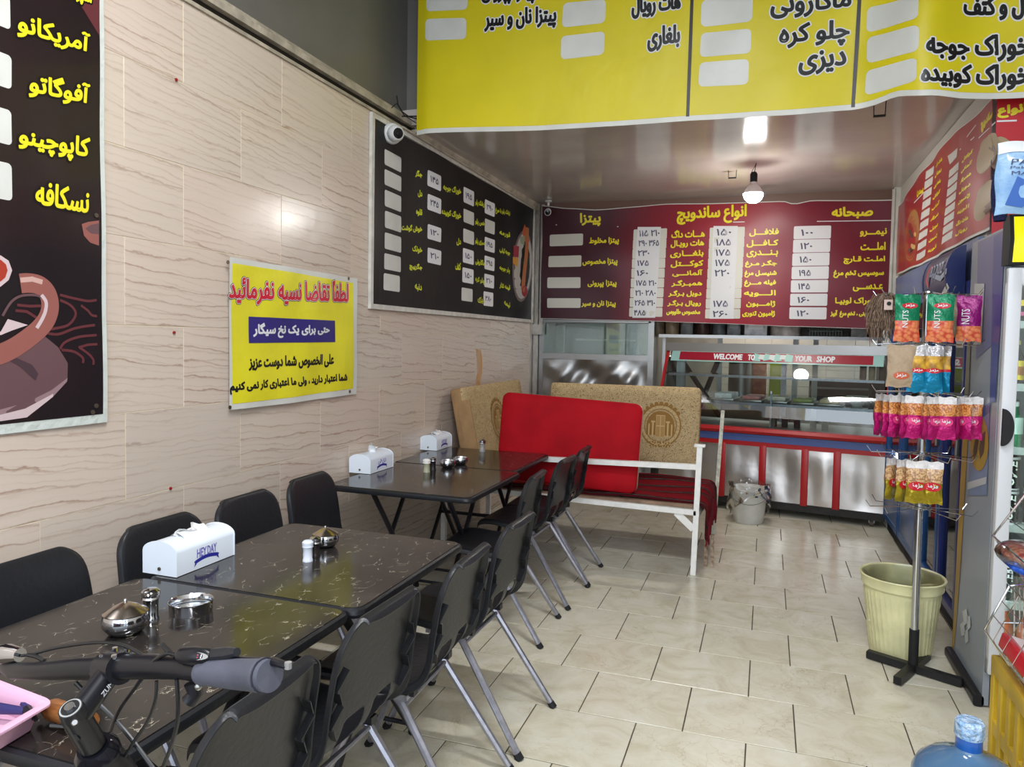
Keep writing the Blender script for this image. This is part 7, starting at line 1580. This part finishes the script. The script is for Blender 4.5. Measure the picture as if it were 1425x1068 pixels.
# shifter, brake lever, cables
q0, q1 = att(246, 912, 0.885), att(296, 915, 0.862)
sf = MB().tube([q0, q0.lerp(q1, .15), q0.lerp(q1, .5), q0.lerp(q1, .88), q1], [0.004, 0.0095, 0.011, 0.0095, 0.004], 16).build('shifter', M_BAR, bi)
wn = MB(); ve = (EYE - q0).normalized(); uu = (q1 - q0).normalized(); vv = uu.cross(ve) * -1
cw = q0.lerp(q1, .5) + ve * 0.0125; wn.add([cw + uu * (0.021 * math.cos(2 * PI * k / 20)) + vv * (0.0065 * math.sin(2 * PI * k / 20)) + ve * 0.001 for k in range(20)], [tuple(range(20))], 0)
for k in range(5): c_ = cw + uu * (-.012 + .0055 * k) + ve * 0.002; wn.add([c_ + uu * .0006 + vv * .003, c_ - uu * .0006 + vv * .003, c_ - uu * .0012 - vv * .003, c_ + uu * .0001 - vv * .003], [(0, 1, 2, 3)], 2 if k == 3 else 1)
wn.build('gear_window', [mat('grey gear window', (150, 146, 144), 0.2), P_PAPER, mat('red needle', (220, 60, 80), 0.4)], sf, fix=False)
MB().tube([att(298, 912, .862), att(318, 910, .85), att(330, 908, .84)], [0.008, 0.008, 0.005], 10).build('thumb_lever', M_BLACKP, bi)
MB().tube([att(302, 918, .865), att(345, 921, .835), att(385, 922, .80), att(402, 928, .79)], [0.006, 0.0055, 0.005, 0.004], 10).build('brake_lever', M_BAR, bi)
MB().tube([att(401, 922, .79), att(401, 931, .79)], 0.004, 8).build('lever_tip', mat('grey lever tip', (130, 128, 126), 0.4), bi)
MB().tube([att(268, 950, .875), att(272, 965, .875), att(264, 976, .875)], [0.010, 0.009, 0.010], 12).build('lever_clamp', M_BAR, bi)
MB().sph(att(276, 956, .862), 0.0045, n=10).build('bolt', M_STEEL, bi)
MB().tube([att(-6, 912, 1.09), att(10, 910, 1.08), att(28, 912, 1.07)], [0.014, 0.014, 0.010], 12).build('bell_clamp', M_CHROME, bi)
M_CBL = mat('black cable sheath', (24, 24, 26), 0.35)
for pts, r in (([(30, 913, 1.07), (45, 911, 1.06), (80, 902, 1.04), (130, 895, 1.0), (165, 897, .97), (190, 907, .95), (206, 920, .93)], 0.0022),
               ([(246, 912, .89), (232, 910, .90), (215, 920, .91), (205, 935, .92), (190, 955, .94), (165, 990, .97), (150, 1030, 1.0), (140, 1075, 1.02)], 0.0026),
               ([(246, 946, .88), (248, 980, .88), (246, 1010, .885), (236, 1045, .90), (222, 1080, .92)], 0.0026),
               ([(218, 948, .92), (216, 975, .92), (205, 1005, .93), (188, 1030, .95), (165, 1068, .97)], 0.0022),
               ([(105, 950, 1.0), (125, 970, 1.0), (150, 992, .99), (180, 1025, .97), (215, 1072, .95)], 0.0030),
               ([(62, 920, 1.04), (50, 914, 1.05), (40, 912, 1.06)], 0.003), ([(226, 898, .91), (236, 908, .90), (244, 914, .895)], 0.003)):
    # soften into a smooth curve
    P = [att(*p) for p in pts]; Q = []
    for i in range(len(P) - 1):
        a, b, c, d = P[max(0, i - 1)], P[i], P[i + 1], P[min(len(P) - 1, i + 2)]
        for k in range(5): t_ = k / 5; Q.append(0.5 * ((2 * b) + (c - a) * t_ + (2 * a - 5 * b + 4 * c - d) * t_ ** 2 + (3 * b - a - 3 * c + d) * t_ ** 3))
    Q.append(P[-1]); MB().tube(Q, r, 8).build('cable', M_CBL, bi)
MB().tube([att(70, 1010, .90), att(95, 1012, .90), att(110, 1030, .905)], 0.0022, 6).build('cable_guide', M_CBL, bi)

# ---- pink tray with tools on the near corner of the table
tr = thing('pink_tray', 'pale pink plastic tray with dark tools at the bottom left corner', 'tray', (-1.33, 1.02, TZ))
M_PNK = mat('pale pink plastic', (226, 178, 204), 0.35)
T1 = onz(77, 977, TZ + 0.055); T2 = onz(-60, 925, TZ + 0.055); T3 = onz(-30, 1040, TZ + 0.055)
ea = (T2 - T1); eb_ = (T3 - T1)
def trp(a, b, z_, k=0.0): return Vector((T1.x, T1.y, 0)) + Vector((ea.x, ea.y, 0)) * (k + (1 - 2 * k) * a) + Vector((eb_.x, eb_.y, 0)) * (k + (1 - 2 * k) * b) + Vector((0, 0, z_))
def ringp(k, z_, n=6):
    R = rrect_pts(0, 0, 1, 1, 0.10, n); return [trp(a, b, z_, k) for a, b in R]
rings = [ringp(0.0, TZ + .052), ringp(0.0, TZ + .056), ringp(0.055, TZ + .056), ringp(0.075, TZ + .050), ringp(0.13, TZ + 0.008), ringp(0.5, TZ + .006)]
vs = [tuple(p) for r_ in rings for p in r_]; n = len(rings[0]); m_ = MB(); m_.add(vs, [(i * n + j, i * n + (j + 1) % n, (i + 1) * n + (j + 1) % n, (i + 1) * n + j) for i in range(5) for j in range(n)])
rings = [ringp(0.0, TZ + .052), ringp(0.05, TZ + .048), ringp(0.12, TZ + 0.002)]; vs = [tuple(p) for r_ in rings for p in r_]; m_.add(vs, [(i * n + j, i * n + (j + 1) % n, (i + 1) * n + (j + 1) % n, (i + 1) * n + j) for i in range(2) for j in range(n)])
m_.build('body', M_PNK, tr, fix=False, smooth=50)
p = onz(12, 985, TZ + 0.03); t = thing('pliers', 'navy handled pliers lying in the pale pink tray', 'pliers', p)
for s_ in (-1, 1): MB().tube([p + Vector((-0.09, 0.02 * s_ + .02, 0)), p + Vector((-0.02, 0.028 * s_ + .01, 0.004)), p + Vector((0.05, 0.004 * s_, 0.004))], [0.008, 0.012, 0.007], 10).build('handle', mat('navy rubber handle', (44, 40, 96), 0.5), t)
MB().tube([p + Vector((0.05, 0, 0.004)), p + Vector((0.10, -0.02, 0.004))], [0.010, 0.004], 8).build('jaw', M_DMET, t)
p = onz(74, 988, TZ + 0.025); p2 = onz(112, 1000, TZ + 0.028); d_ = (p2 - p).normalized()
t = thing('wooden_handle', 'brown wooden handle lying between the pink tray and bicycle stem', 'tool handle', p)
MB().tube([p - d_ * 0.02, p, p + d_ * 0.10, p + d_ * 0.12], [0.014, 0.021, 0.020, 0.015], 18).build('grip', mat('varnished brown wood', (156, 100, 54), 0.35, col2=(120, 70, 36), vs=5, sc=(3, 30, 30)), t)
MB().tube([p - d_ * 0.045, p - d_ * 0.02], [0.006, 0.007], 10).build('tang', M_STEEL, t)
